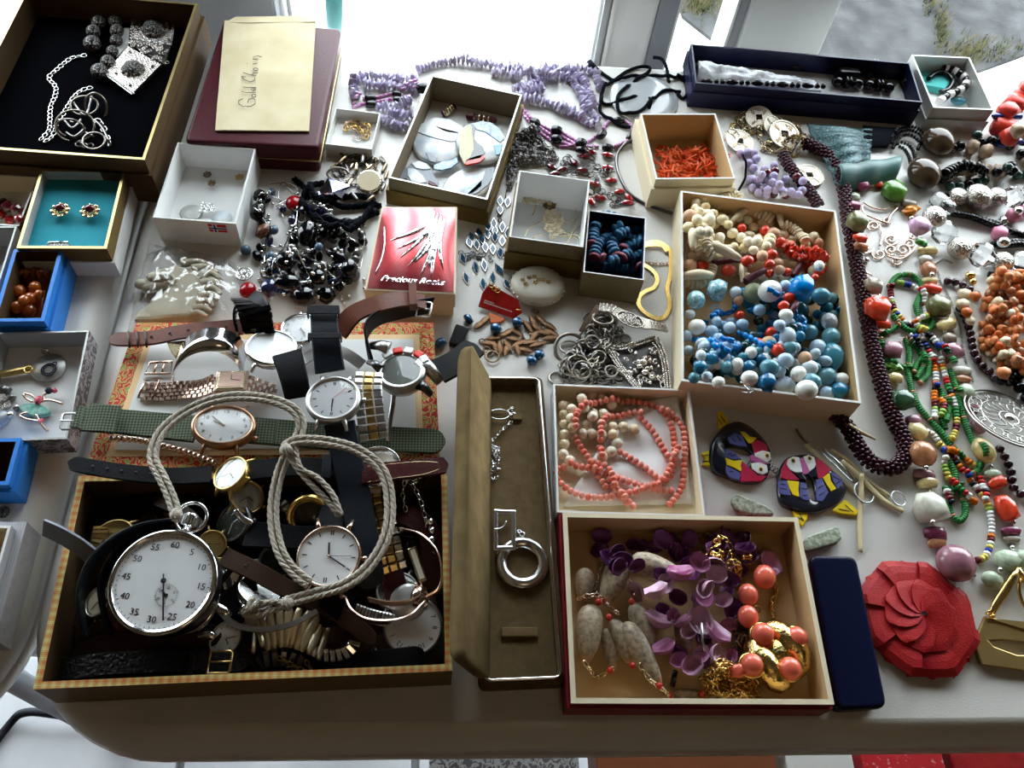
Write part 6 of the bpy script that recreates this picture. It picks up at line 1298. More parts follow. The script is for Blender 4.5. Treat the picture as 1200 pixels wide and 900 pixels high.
# ---------------------------------------------------------------- dark bead heap, upper left middle
def Q6(x, y): return (260+x/4, 170+y/4)
hp = thing_at('black_bead_necklace', 'tangled heap of black stone beads on thin silver wires', 'necklace', 350, 290)
mat('blue_grey', (.06, .11, .17), .3, coat=.3); mat('dark_blue_bead', (.015, .02, .07), .12, coat=.5); mat('red_disc', (.30, .004, .008), .15); mat('brown_agate', (.14, .05, .02), .2, col2=(.04, .012, .006), vs=4)
rs = random.Random(40)
pl = [Q6(*p) for p in ((170, 200), (330, 150), (420, 230), (560, 330), (680, 420), (660, 560), (620, 640), (560, 700), (400, 740), (250, 700), (130, 560), (200, 420), (150, 330))]
for s_ in range(5): strand(hp, scribble(pl, 22, 0, 15, 600+s_), lambda i: (rs.choice(('facet', 'nugget', 'ball')), rs.choice(('black_bead', 'black_bead', 'black_bead', 'dark_blue_bead', 'gunmetal')), rs.uniform(.006, .013), rs.uniform(.006, .011)), 0, gap=.001, squash=.8)
for x, y, w, h, m, a in ((385, 712, 24, 26, 'black_bead', 80), (487, 706, 24, 19, 'black_bead', 35), (300, 545, 24, 22, 'black_bead', 30), (310, 645, 34, 17, 'black_bead', 0), (225, 672, 22, 22, 'dark_blue_bead', 40), (540, 520, 32, 15, 'black_bead', 35), (400, 415, 24, 34, 'black_bead', 10), (170, 315, 20, 24, 'black_bead', 0), (450, 620, 22, 18, 'black_bead', 0), (600, 580, 22, 22, 'black_bead', 0), (195, 400, 26, 14, 'brown_agate', -60), (112, 492, 13, 12, 'blue_grey', 0), (228, 520, 12, 11, 'blue_grey', 0), (242, 398, 12, 11, 'blue_grey', 0), (455, 478, 10, 10, 'blue_grey', 0), (285, 300, 9, 9, 'dark_blue_bead', 0), (235, 220, 9, 9, 'blue_grey', 0), (180, 240, 18, 16, 'black_bead', 0)): q = Q6(x, y); stone(hp, q[0], q[1], w, h, m, 'nugget' if w > 14 else 'ball', a)
for x, y in ((338, 272), (122, 680)): q = Q6(x, y); stone(hp, q[0], q[1], 20, 20, 'red_disc', 'ball', 0, hz=13, name='red_bead')
q = Q6(105, 605); c = P(*q, .003); MB().torus(Matrix.Translation(c), .0068, .0009, 20, 6).build('filigree_rim', 'silver', hp)
for i in range(6): a = i*PI/3; MB().torus(Matrix.Translation(c+Vector((.0035*math.cos(a), .0035*math.sin(a), 0))), .0016, .0005, 8, 5).build('filigree_ring', 'silver', hp)
for s_ in range(9): MB().tube(settle(resample(spline(PP(scribble(pl, 7, 0, 26, 620+s_)), 5), .003), .0008, 0, .8), .0006, 5).build('wire', 'silver', hp)
b = MB()
for _ in range(120):
    x, y = rs.uniform(150, 670), rs.uniform(200, 720); q = Q6(x, y); p = P(*q, .01); z = zrest(p.x, p.y, .0016, 0)
    b.sphere((p.x, p.y, z), .0017, 8, 5)
b.build('silver_ball', 'silver', hp, 'stuff')
tc_ = thing_at('cord_necklace', 'black twisted cord necklace winding above the pink foil box', 'necklace', 410, 260)
for pts in ([(340, 170), (400, 230), (380, 300), (440, 370), (520, 400), (600, 390), (670, 350), (735, 325)], [(480, 190), (420, 210), (440, 280), (520, 300), (620, 300), (700, 290), (745, 300)], [(560, 260), (640, 250), (690, 270), (700, 320), (660, 380), (600, 420)], [(440, 380), (500, 440), (560, 460), (620, 420)]):
    p = settle(resample(spline(PP([Q6(*a) for a in pts]), 6), .002), .0034, 0, .85)
    for ph in (0, 2.1, 4.2):
        MB().tube([c+Vector((0, 0, 1))*.0016*math.sin(i*.9+ph)+((p[min(i+1, len(p)-1)]-p[max(i-1, 0)]).normalized().cross(Vector((0, 0, 1))))*.0016*math.cos(i*.9+ph) for i, c in enumerate(p)], .0017, 6).build('cord_strand', 'black_cord', tc_)
wh = thing_at('charm_watch', 'bronze and silver charm cluster with an old watch face beside the grey box', 'brooch', 430, 210)
pl = [Q6(*p) for p in ((500, 130), (580, 50), (700, 60), (790, 110), (770, 200), (720, 290), (640, 220), (560, 180))]
for s_ in range(4): chain(wh, settle(resample(spline(PP(scribble(pl, 24, 0, 8, 700+s_)), 3), .0016), .0014, 0, .8), ('gunmetal', 'bronze')[s_ % 2], .005, .0007)
for i in range(26):
    x, y = rs.uniform(560, 780), rs.uniform(50, 250); q = Q6(x, y); stone(wh, q[0], q[1], rs.uniform(10, 18), rs.uniform(3.5, 5), rs.choice(('pale_gold', 'bronze', 'antique_lt', 'gunmetal')), 'barrel', rs.uniform(50, 130), name='rod_charm')
q = Q6(690, 170); T = Matrix.Translation(P(*q, .011)) @ Matrix.Rotation(.25, 4, 'X'); MB().lathe([(0, -.003), (.011, -.003), (.0125, 0), (.0115, .001), (0, .0012)], 24, T).build('case', 'antique_lt', wh); MB().disc(.0105, .0014, 24, T).build('dial', 'cream_card', wh)
MB().torus(Matrix.Translation(P(*Q6(545, 135), .004)) @ Matrix.Rotation(.4, 4, 'X'), .010, .0016, 24, 8, sy=.6).build('hoop', 'antique', wh)
ib = thing_at('bow_brooch', 'iridescent folded silver bow brooch among black cords', 'brooch', *Q6(520, 215))
mat('irid', (.35, .42, .75), .12, 1, col2=(.80, .78, .85), vs=120)
for a, c, d in (((440, 240), (500, 150), (520, 220)), ((500, 150), (600, 190), (520, 220)), ((600, 190), (560, 250), (520, 220)), ((560, 250), (450, 260), (520, 220)), ((450, 260), (430, 235), (520, 220))):
    v = [P(*Q6(*a), .008), P(*Q6(*c), .012), P(*Q6(*d), .018)]; b = MB(); b.add(v+[x-Vector((0, 0, .003)) for x in v], [(0, 1, 2), (5, 4, 3), (0, 3, 4, 1), (1, 4, 5, 2), (2, 5, 3, 0)]); b.build('facet', 'irid', ib)
# ---------------------------------------------------------------- horse carving in a plastic bag
mat('carving', (.47, .43, .33), .45, col2=(.40, .36, .27), vs=50); thin_glass('clear_bag', (.98, .98, .98), .0, .12, bump=.5, bs=60)
def Qh(x, y): return (x/4, 190+y/4)
hc = thing_at('horse_carving', 'carved cream horse head with flowing mane inside the clear bag', 'carving', 215, 335)
plate(hc, [Qh(*p) for p in ((640, 560), (665, 545), (720, 505), (780, 485), (830, 480), (900, 490), (960, 520), (980, 580), (960, 650), (900, 725), (850, 722), (700, 738), (620, 738), (640, 700), (720, 640), (800, 575), (750, 580), (700, 592), (660, 592))], .002, .0105, 'carving', 'head_and_neck', .003)
for i, (a, c, d) in enumerate((((850, 480), (930, 465), (1000, 490)), ((900, 500), (960, 490), (1020, 520)), ((930, 540), (990, 520), (1040, 555)), ((940, 570), (1000, 560), (1045, 590)), ((940, 600), (1000, 590), (1035, 620)), ((930, 630), (990, 620), (1020, 650)), ((920, 660), (970, 650), (1005, 680)), ((905, 690), (950, 680), (990, 700)), ((895, 712), (930, 705), (970, 725)))):
    MB().tube(spline([P(*Qh(*p), .009) for p in (a, c, d)], 5), lambda t: .0042*(1-.6*t), 8, flat=.8).build('mane_lock', 'carving', hc)
MB().tube(spline([P(*Qh(*p), .0125) for p in ((725, 545), (760, 525), (800, 530), (815, 555), (790, 572))], 5), .0016, 6).build('cheek', 'carving', hc); MB().sphere(P(*Qh(740, 540), .010), (.010, .006, .004), 12, 8).build('muzzle', 'carving', hc); MB().sphere(P(*Qh(662, 572), .008), (.006, .005, .004), 10, 6).build('nose', 'carving', hc)
bag = thing_at('plastic_bag', 'crumpled clear plastic bag around the carved horse head', 'bag', 215, 335)
cloth([(146, 384), (270, 386), (290, 305), (172, 278)], 34, 26, lambda u, v: .0155+.004*noise.noise(Vector((u*9, v*9, 3)))+.002*noise.noise(Vector((u*30, v*30, 8)))-.014*max(0, abs(u-.5)*2-.62)/.38-.013*max(0, abs(v-.5)*2-.6)/.4, 'clear_bag', 'film', bag, .0003, zr=.008)
# ---------------------------------------------------------------- white charm box
wt = [('floret_charm', 'dark metal twin floret charm at the back of the white charm box', 243, 205), ('floret_charm', 'brass floret charm at the right wall of the white charm box', 281, 208), ('charm_pin', 'silver leaf charm cluster at the front of the white charm box', 243, 243)]
for n_, l_, x, y in wt:
    t = thing(n_, l_, 'charm', P(x, y, .0025)); m = 'bronze' if 'dark' in l_ else ('brass' if 'brass' in l_ else 'silver')
    if y < 220:
        flower(t, x, y, 6, m, .0025, 7, .003)
        if 'twin' in l_: flower(t, x+5, y+10, 6, m, .0025, 7, .003)
    else:
        for dx, dy in ((-4, -3), (4, -2), (0, 4), (8, 3), (-6, 3)): flower(t, x+dx, y+dy, 5, m, .0025, 5, .003)
t = thing('disc_charm', 'plain grey metal disc lying in the white charm box', 'charm', P(223, 252, .0025)); MB().lathe([(0, 0), (.0095, 0), (.010, .0008), (.009, .0014), (0, .0011)], 28, Matrix.Translation(P(224, 250, .0027))).build('disc', 'silver_card', t)
t = thing('disc_charm', 'white disc half hidden by the front wall of the white charm box', 'charm', P(262, 256, .0025)); MB().lathe([(0, 0), (.0085, 0), (.009, .0012), (0, .0014)], 28, Matrix.Translation(P(260, 256, .0027))).build('disc', 'mop', t)
t = thing('gold_chain', 'curled thin gold chain in the tiny white plastic tray', 'chain', P(418, 155, .003))
for s_ in range(4): chain(t, settle(resample(spline(PP(scribble([(402, 146), (418, 142), (434, 150), (434, 163), (418, 165), (402, 160)], 16, 0, 6, 800+s_), .003), 3), .0014), .0011, .003, .8), ('gold', 'rose_gold', 'brass', 'gold')[s_], .0036, .0005)
# ---------------------------------------------------------------- navy box contents, silver box contents
t = thing('cotton_wad', 'long strip of white cotton wool in the navy box', 'cotton', P(880, 85, .008))
cloth([(816, 97), (965, 103), (955, 92), (818, 71)], 60, 16, lambda u, v: .014+.013*math.sin(PI*v)**.6*(1-.8*u)+.005*noise.noise(Vector((u*9, v*4, 0)))+.002*noise.noise(Vector((u*40, v*14, 5))), 'cotton', 'wad', t, .006, zr=.018)
nb = thing('black_bead_necklace', 'necklace of glossy black oval and ridged beads in the navy box', 'necklace', P(1000, 100, .008))
k = K(1000, 100)
strand(nb, [(820, 98), (850, 99), (885, 100), (920, 102), (968, 104)], lambda i: ('ball', 'black_bead', .0055+.008*(i % 3 == 0), .006), .018, gap=.001)
for pts in ([(925, 82), (945, 79), (965, 80), (985, 80)], [(1005, 82), (1025, 82), (1045, 86), (1056, 95), (1060, 108)], [(972, 100), (990, 102), (1010, 104), (1030, 106), (1050, 110)], [(975, 92), (1000, 90), (1020, 92)]):
    strand(nb, pts, lambda i: (('ball', 'black_bead', .013, .011), ('disc', 'black_bead', .004, .013), ('disc', 'black_bead', .004, .013), ('nugget', 'black_bead', .014, .012))[i % 4], .008)
bevel(MB().box(P(995, 83, .020), .022, .010, .004).build('clasp', 'hematite', nb), .001, 2)
tl_ = thing('card_insert', 'bright teal card at the back of the silver box', 'card', P(1092, 88, .002)); plate(tl_, [(1077, 98), (1108, 104), (1120, 84), (1102, 72), (1080, 74)], .002, .010, 'aqua_card' if 'aqua_card' in MATS else mat('aqua_card', (.10, .55, .52), .6).name, 'card')
st = thing('striped_pendant', 'black and white striped glass loop pendant in the silver box', 'pendant', P(1115, 98, .003))
mat('stripe_w', (.75, .68, .68), .25)
p = spline([P(*q, .016) for q in ((1101, 119), (1110, 112), (1122, 107), (1131, 101), (1132, 92), (1122, 85), (1112, 80), (1103, 79))], 6)
for i in range(0, len(p)-2, 3): MB().tube(p[i:i+4], .0042, 9).build('stripe', 'black_bead' if (i//3) % 2 else 'stripe_w', st)
MB().tube(spline([P(*q, .013) for q in ((1088, 92), (1096, 86), (1108, 86), (1116, 94), (1112, 104), (1102, 108))], 6), .0028, 8).build('loop', 'black_bead', st)
c = P(1123, 118, .008); MB().sphere(c, (.009, .006, .004), 14, 8).build('glass_stone', 'aqua', st)
# ================================================================ left table contents
Zb = .022
fb = thing('filigree_beads', 'two short strings of dark round filigree beads on black velvet', 'necklace', P(125, 60, Zb))
mat('filigree', (.03, .028, .026), .35, .8, col2=(.40, .38, .36), vs=900, bump=.8, bs=900, lo=.5, hi=.62); mat('filigree_bead', (.015, .014, .013), .4, .5, col2=(.36, .34, .32), vs=9, bump=1, bs=9, lo=.5, hi=.6)
def Q1(x, y): return (x/4, y/4)
for x, y, d in ((462, 105, 66), (438, 148, 66), (432, 205, 78), (540, 100, 62), (548, 145, 62), (545, 190, 56), (527, 240, 54), (505, 290, 66), (465, 335, 76)): q = Q1(x, y); stone(fb, q[0], q[1], d/4, d/4, 'filigree_bead', 'ball', 0, base=Zb)
sc2 = thing('silver_chain', 'flat silver link chain zigzagging over black velvet', 'chain', P(60, 110, Zb))
for pts in ([(408, 258), (375, 265), (340, 272), (310, 290), (275, 320), (240, 350), (230, 370), (262, 410), (258, 450), (238, 500), (235, 560), (230, 610), (200, 645), (185, 660)], [(435, 412), (400, 418), (360, 440), (330, 480), (300, 530), (270, 570), (255, 620), (235, 650), (205, 665)]):
    w_ = Walker(spline([P(*Q1(*p), Zb+.0012) for p in pts], 8)); n = int(w_.total/.0052)
    for i in range(n):
        p, tt = w_.at((i+.5)*w_.total/n); F = frame(p, tt, (0, 0, 1)); MB().torus(F @ Matrix.Rotation(random.uniform(-.3, .3), 4, 'X'), .0027, .0007, 10, 5, sy=.72).build('link', 'silver', sc2)
fbr = thing('filigree_bracelet', 'wide silver filigree panel bracelet with domed rosettes on black velvet', 'bracelet', P(165, 60, Zb))
def vplate(pts, z0, z1, m, nm): return plate(fbr, [Q1(*p) for p in pts], z0, z1, m, nm, .0004)
vplate([(612, 82), (818, 110), (806, 212), (612, 180)], Zb, Zb+.004, 'antique_lt', 'panel'); vplate([(600, 215), (755, 300), (622, 435), (495, 340)], Zb+.001, Zb+.006, 'antique_lt', 'panel'); vplate([(612, 185), (800, 210), (770, 300), (610, 205)], Zb, Zb+.003, 'gunmetal', 'joint')
rs = random.Random(6)
for i in range(46): u, v = rs.random(), rs.random(); x = 612+u*185-v*10; y = 185+u*30+v*90*(.3+.7*u); MB().torus(Matrix.Translation(P(*Q1(x, y), Zb+.0045)), rs.uniform(.0013, .0022), .0005, 8, 4).build('filigree_ring', 'antique_lt', fbr)
for i in range(22): x = 495+i*6; y = 345+i*4.4; MB().torus(Matrix.Translation(P(*Q1(x, y), Zb+.006)), .0015, .0005, 8, 4).build('filigree_ring', 'silver', fbr)
for i in range(24): t = i/24*4; e = [(620, 90), (812, 114), (800, 205), (618, 176)]; a, c = e[int(t)], e[(int(t)+1) % 4]; f = t-int(t); MB().torus(Matrix.Translation(P(*Q1(a[0]+(c[0]-a[0])*f, a[1]+(c[1]-a[1])*f), Zb+.0045)), .0014, .0005, 8, 4).build('filigree_ring', 'silver', fbr)
for x, y in ((712, 130), (620, 318)):
    c = P(*Q1(x, y), Zb+.008); MB().lathe([(.0105, -.004), (.010, 0), (.007, .004), (.003, .0065), (0, .007)], 12, Matrix.Translation(c), 0, False).build('rosette', 'filigree', fbr)
    for i in range(10): a = 2*PI*i/10; MB().sphere(c+Vector((.0098*math.cos(a), .0098*math.sin(a), -.001)), .0016, 7, 5).build('rosette_bead', 'antique', fbr)
for x, y in ((640, 130), (790, 185), (610, 245), (715, 312), (545, 345), (610, 400), (630, 100), (785, 120)): MB().sphere(P(*Q1(x, y), Zb+.006), .0016, 8, 5).build('stud', 'gunmetal', fbr)
t = thing('paper_tag', 'white folded paper tag under the filigree bracelet', 'tag', P(143, 50, Zb)); plate(t, [Q1(*p) for p in ((580, 128), (608, 130), (600, 210), (545, 265), (540, 240))], Zb, Zb+.002, 'white_card', 'paper')
wr = thing('wire_bracelet', 'open wire bracelet of silver rings and dark leaf shapes on velvet', 'bracelet', P(95, 140, Zb))
for x, y, R, sy, rt_ in ((395, 495, .0125, .8, .3), (350, 590, .0175, .85, .5), (440, 660, .010, .9, .2), (450, 500, .010, 1.2, .9), (330, 600, .012, .7, 1.1)): MB().torus(Matrix.Translation(P(*Q1(x, y), Zb+.006)) @ Matrix.Rotation(rt_, 4, 'X'), R, .0010, 28, 6, sy=sy).build('wire_loop', 'antique', wr)
for pts in ([(300, 560), (340, 600), (380, 560)], [(310, 620), (350, 640), (400, 600)], [(345, 480), (400, 540), (430, 450)], [(330, 570), (345, 575)], [(440, 560), (480, 600), (510, 660)], [(400, 620), (440, 640)]): MB().tube(spline([P(*Q1(*p), Zb+.005) for p in pts], 6), .0011, 6).build('wire', 'silver_dk', wr)
chain(wr, settle(resample(spline([P(*Q1(*p), Zb) for p in ((450, 570), (480, 590), (500, 640), (520, 690))], 5), .002), .002, Zb), 'silver', .008, .0009, asp=.8)
chain(wr, settle(resample(spline([P(*Q1(*p), Zb) for p in ((360, 680), (400, 690), (440, 690))], 5), .002), .002, Zb), 'silver_dk', .007, .0009, asp=.8)
# earrings on teal
for n_, (x, y) in enumerate(((71, 247), (106, 248))):
    t = thing('flower_earring', ('left', 'right')[n_]+' one of two silver flower earrings with red stones on teal card', 'earring', P(x, y, .024))
    flower(t, x, y, 12.5, 'pale_gold', .024, 8, .004, 'darkred_glass'); MB().sphere(P(x-1, y-4, .032), (.0045, .004, .003), 10, 6).build('gem', 'darkred_glass', t)
t = thing('label_plate', 'small dark oval label with pale lettering in the gold rimmed box', 'label', P(69, 287, .0245)); plate(t, [(54, 289), (58, 284), (80, 284), (84, 289)], .0245, .027, 'p_black', 'plate'); MB().tube([P(54, 289, .0275), P(57, 284, .0275), P(80, 283.5, .0275)], .0006, 5).build('edge', 'silver', t)
text('BOV', frame(P(68, 286.5, .0272), (1, -.02, 0), (0, 0, 1)), .004, 'paint_white', t)
# dark red faceted beads in the box at the left edge
t = thing('bead_bracelet', 'dark red faceted bead bracelet in the box at the left edge', 'bracelet', P(10, 245, .002))
for x, y, d in ((3, 239, 15), (9, 242, 14), (19, 245, 13), (12, 258, 12), (30, 248, 12), (1, 251, 12), (-6, 243, 14), (22, 256, 9)): stone(t, x, y, d, d, 'darkred_glass' if d > 12 else 'red_glass', 'facet', 20, base=.002)
# amber grapes
mat('amber_dk', (.30, .045, .006), .12, trans=.3, coat=.5); mat('amber_lt', (.55, .12, .012), .12, trans=.3, coat=.5)
t = thing('grape_brooch', 'carved amber leaf and grape brooch in the bright blue box', 'brooch', P(35, 345, .003))
for x, y, d in ((22, 341, 15), (41, 337, 15), (35, 350, 15), (20, 360, 15), (34, 364, 16), (46, 345, 12), (28, 352, 13)): stone(t, x, y, d, d, 'amber_lt' if d < 16 else 'amber_dk', 'ball', 0, base=.010, name='grape')
for a in range(5): MB().tube(spline([P(38, 318, .014), P(24+a*7, 316+abs(a-2)*1.5, .018), P(20+a*9, 327, .014)], 5), lambda t_: .003*math.sin(PI*min(1, t_*.8+.15)), 7, flat=.5).build('leaf', 'amber_dk', t)
cloth([(12, 372), (48, 372), (60, 318), (26, 318)], 8, 8, lambda u, v: .006+.001*math.sin(u*9), 'amber_dk', 'backing', t, zr=.006)
# grey box: bar, disc, ballerina, silver lump
t = thing('gold_bar_pin', 'gold bar pin pointing right in the snakeskin patterned box', 'pin', P(18, 436, .003)); MB().tube([P(-10, 440, .007), P(10, 437, .007), P(30, 433, .007), P(37, 431, .007)], .0036, 8, flat=.5).build('bar', 'brass', t); MB().torus(Matrix.Translation(P(33, 433, .009)), .003, .0006, 12, 5).build('loop', 'gold', t)
t = thing('disc_pendant', 'brushed silver disc pendant engraved with a ring motif', 'pendant', P(58, 431, .003)); T = Matrix.Translation(P(58, 432, .003)); MB().lathe([(0, 0), (.0125, 0), (.0135, .0015), (.0125, .003), (0, .0036)], 32, T).build('disc', 'silver_card', t)
T2 = Matrix.Translation(P(57, 433, .0072)); MB().torus(T2, .0055, .0006, 24, 5).torus(T2, .0038, .0004, 20, 5).torus(Matrix.Translation(P(64, 426, .0068)), .0016, .0004, 12, 5).build('engraving', 'ink', t); MB().torus(Matrix.Translation(P(53, 412, .006)) @ Matrix.Rotation(1.2, 4, 'X'), .0026, .0007, 12, 5).build('bail', 'silver', t)
t = thing('ballerina_brooch', 'enamel ballerina brooch with green tutu and gold limbs', 'brooch', P(42, 478, .003))
def QG(x, y): return (x/3.214, 370+y/3.214)
mat('tutu', (.12, .38, .30), .3, col2=(.35, .55, .48), vs=300); mat('pink_en', (.60, .10, .15), .25)
plate(t, [QG(*p) for p in ((68, 345), (90, 330), (140, 328), (170, 340), (190, 358), (180, 370), (130, 378), (90, 368))], .003, .007, 'tutu', 'tutu')
for pts, r in (([(150, 330), (120, 300), (90, 295), (100, 312), (125, 325)], .0010), ([(155, 325), (185, 318), (238, 332)], .0011), ([(165, 320), (165, 300), (175, 292)], .0012), ([(135, 372), (150, 400), (180, 435)], .0011), ([(105, 365), (75, 375), (100, 390), (150, 398)], .0011)): MB().tube(spline([P(*QG(*p), .007) for p in pts], 5), r, 7).build('limb', 'rose_gold', t)
MB().sphere(P(*QG(183, 282), .008), .0028, 10, 7).build('hair', 'ink', t); MB().sphere(P(*QG(205, 282), .0075), .0022, 10, 7).build('face', 'pink_en', t); MB().sphere(P(*QG(145, 318), .008), (.003, .004, .002), 10, 7).build('bodice', 'pink_en', t); MB().sphere(P(*QG(155, 398), .007), (.0018, .003, .0015), 8, 6).build('shoe', 'pink_en', t)
t = thing('crystal_brooch', 'lump of silver and clear crystal brooch at the left edge of the snakeskin box', 'brooch', P(5, 480, .003))
for x, y, w, m in ((5, 458, 14, 'gunmetal'), (2, 468, 14, 'antique_lt'), (14, 466, 9, 'gunmetal'), (8, 476, 10, 'antique_lt'), (20, 478, 9, 'silver_dk'), (3, 490, 18, 'glass_ice'), (-4, 480, 16, 'antique_lt'), (12, 486, 8, 'silver')): stone(t, x, y, w, w, m, 'nuggetb', 30, base=.003, name='stone')
t = thing('black_bead', 'single small dark ridged bead at the left edge below the blue box', 'bead', P(4, 600)); stone(t, 4, 600, 14, 14, 'filigree_bead', 'ball', 0)
# ================================================================ watches
mat('chrome', (.78, .78, .80), .12, 1); mat('steel_brushed', (.50, .49, .48), .32, 1); mat('copper_case', (.48, .28, .18), .28, 1); mat('old_gold', (.60, .42, .16), .28, 1); mat('dark_steel', (.12, .12, .13), .3, 1)
mat('dial_white', (.80, .81, .82), .35); mat('dial_silver', (.55, .55, .56), .3, .5); mat('dial_gold', (.50, .36, .14), .35, .6); mat('dial_cream', (.60, .56, .44), .4); mat('dial_grey', (.34, .33, .28), .4); mat('dial_dark', (.035, .04, .03), .25); mat('dial_pink', (.62, .42, .34), .35, .3)
mat('leather_black', (.006, .006, .008), .5, bump=.2, bs=900, spec=.15); mat('leather_navy', (.008, .012, .018), .42, bump=.15, bs=900, spec=.3); mat('leather_brown', (.15, .040, .018), .38, col2=(.09, .022, .012), vs=60, bump=.15, bs=900); mat('leather_dark', (.045, .022, .014), .4, bump=.2, bs=700); mat('leather_croc', (.006, .005, .005), .3, bump=.5, bs=420); mat('leather_wine', (.060, .014, .014), .3, bump=.3, bs=300)
mat('rubber', (.008, .008, .009), .6, spec=.12); mat('slate_strap', (.20, .22, .27), .3); mat('cotton_cord', (.50, .44, .36), .9, col2=(.62, .56, .48), vs=500, bump=.9, bs=1400)
pattern('weave_green', 'weave', 620, [(0, (.035, .045, .03)), (1, (.13, .15, .10))], .8, bump=.8, rot=.78)
mat('sport_red', (.65, .02, .01), .3); mat('sport_white', (.75, .75, .76), .25, .2); mat('satin_gold', (.72, .62, .42), .42, .85); mat('digit', (.04, .05, .04), .4)
thin_glass('crystal', (1, 1, 1), .0, .02)
def zk(x, y, z): return K(x, y)*(CH-z)/CH
def D(a, T, r, z): a = math.radians(a); return T @ Vector((r*math.sin(a), r*math.cos(a), z))
def watch(label, x, y, z, rpx, tilt=(0, 0), rot=0, case='chrome', dial='dial_white', marks='bars', hands=(300, 60, None), sx=1, sy=1, h=.007, crown=90, hm='ink', lugs=True, cat='watch', name='wristwatch', bez=.86, fsz=None, ring=None):
    r = rpx*zk(x, y, z); root = thing(name, label, cat, P(x, y, max(z-h, .001)))
    T = Matrix.Translation(P(x, y, z)) @ Matrix.Rotation(tilt[0], 4, 'X') @ Matrix.Rotation(tilt[1], 4, 'Y') @ Matrix.Rotation(-math.radians(rot), 4, 'Z') @ Matrix.Diagonal((sx, sy, 1, 1))
    b = MB(); b.lathe([(0, -h), (r*.82, -h), (r*.96, -h*.8), (r, -h*.45), (r*.99, -h*.1), (r*.95, .0), (r*.91, .0004), (r*bez, -.0006), (r*bez, -.0018), (0, -.0018)], 40, T); b.build('case', case, root)
    MB().disc(r*bez, -.0014, 40, T).build('dial', dial, root)
    MB().lathe([(r*bez*1.01, -.0005), (r*.6, .0002), (0, .0005)], 32, T).build('crystal', 'crystal', root)
    R = r*bez; zd = -.0012; b = MB(); nm = 0
    if marks == 'bars':
        for i in range(12):
            if i in (0, 6):
                for dx in (-.035, .035): b.box((0, 0, 0), R*.035, R*.16, .0002, T @ Matrix.Rotation(-i*PI/6, 4, 'Z') @ Matrix.Translation((dx*R, R*.80, zd)))
            else: b.box((0, 0, 0), R*.035, R*.15, .0002, T @ Matrix.Rotation(-i*PI/6, 4, 'Z') @ Matrix.Translation((0, R*.80, zd)))
        b.build('hour_mark', hm, root)
    elif marks == 'ticks':
        for i in range(60):
            L = .10 if i % 5 == 0 else .04; b.box((0, 0, 0), R*.018, R*L, .0002, T @ Matrix.Rotation(-i*PI/30, 4, 'Z') @ Matrix.Translation((0, R*(.95-L/2), zd)))
        b.build('hour_mark', hm, root)
    elif marks in ('arabic', 'stop'):
        for i in range(60):
            L = .05 if i % 5 == 0 else .025; b.box((0, 0, 0), R*.012, R*L, .0002, T @ Matrix.Rotation(-i*PI/30, 4, 'Z') @ Matrix.Translation((0, R*(.96-L/2), zd)))
        b.build('minute_mark', hm, root)
        for i in range(12):
            a = i*PI/6; s = str(i or 12) if marks == 'arabic' else str(i*5 or 60); q = .80 if marks == 'arabic' else .78
            text(s, T @ Matrix.Translation((R*q*math.sin(a), R*q*math.cos(a), zd)) @ (Matrix.Rotation(-a, 4, 'Z') if marks == 'arabic' and fsz else Matrix.Identity(4)), R*(fsz or (.24 if marks == 'arabic' else .19)), hm, root, 'numeral')
    for i, a in enumerate(hands):
        if a is None: continue
        L, W = ((.50, .06), (.74, .045), (.80, .014))[i]
        Th = T @ Matrix.Rotation(-math.radians(a), 4, 'Z') @ Matrix.Translation((0, R*L*.42, zd+.0003+.0002*i)); n_ = ('hour_hand', 'minute_hand', 'second_hand')[i]
        MB().box((0, 0, 0), R*W, R*L, .0002, Th).build(n_, hm if i < 2 else ('sport_red' if ring == 'red' else hm), root)
    if hands[0] is not None: MB().lathe([(R*.05, 0), (R*.05, .0008), (0, .0009)], 10, T @ Matrix.Translation((0, 0, zd))).build('hand_pin', case, root)
    if crown is not None:
        Tc = T @ Matrix.Rotation(-math.radians(crown-90), 4, 'Z') @ Matrix.Translation((r*1.0, 0, -h*.45)) @ Matrix.Rotation(PI/2, 4, 'Y'); b = MB(); b.lathe([(r*.05, 0), (r*.10, r*.05), (r*.11, r*.16), (0, r*.18)], 12, Tc); b.build('crown', case, root)
    if lugs:
        for a in (28, -28, 152, 208):
            A = math.radians(a); p0 = T @ Vector((r*.92*math.sin(A), r*.92*math.cos(A), -h*.35)); p1 = T @ Vector((r*.56*(1 if math.sin(A) > 0 else -1), r*1.22*(1 if math.cos(A) > 0 else -1), -h*.75))
            MB().tube([p0, (p0+p1)/2+Vector((0, 0, .0004)), p1], lambda t: r*.09*(1.2-.5*t), 7).build('lug', case, root)
    for i in range(-3, 4):
        for j in range(-3, 4):
            if i*i+j*j <= 10: p = T @ Vector((i*r/3.3, j*r/3.3, -h*.5)); put(p.x, p.y, p.z-.001, min(h*.5, .004))
    return root, T, r
def P3(pts): return [P(*p) for p in pts]
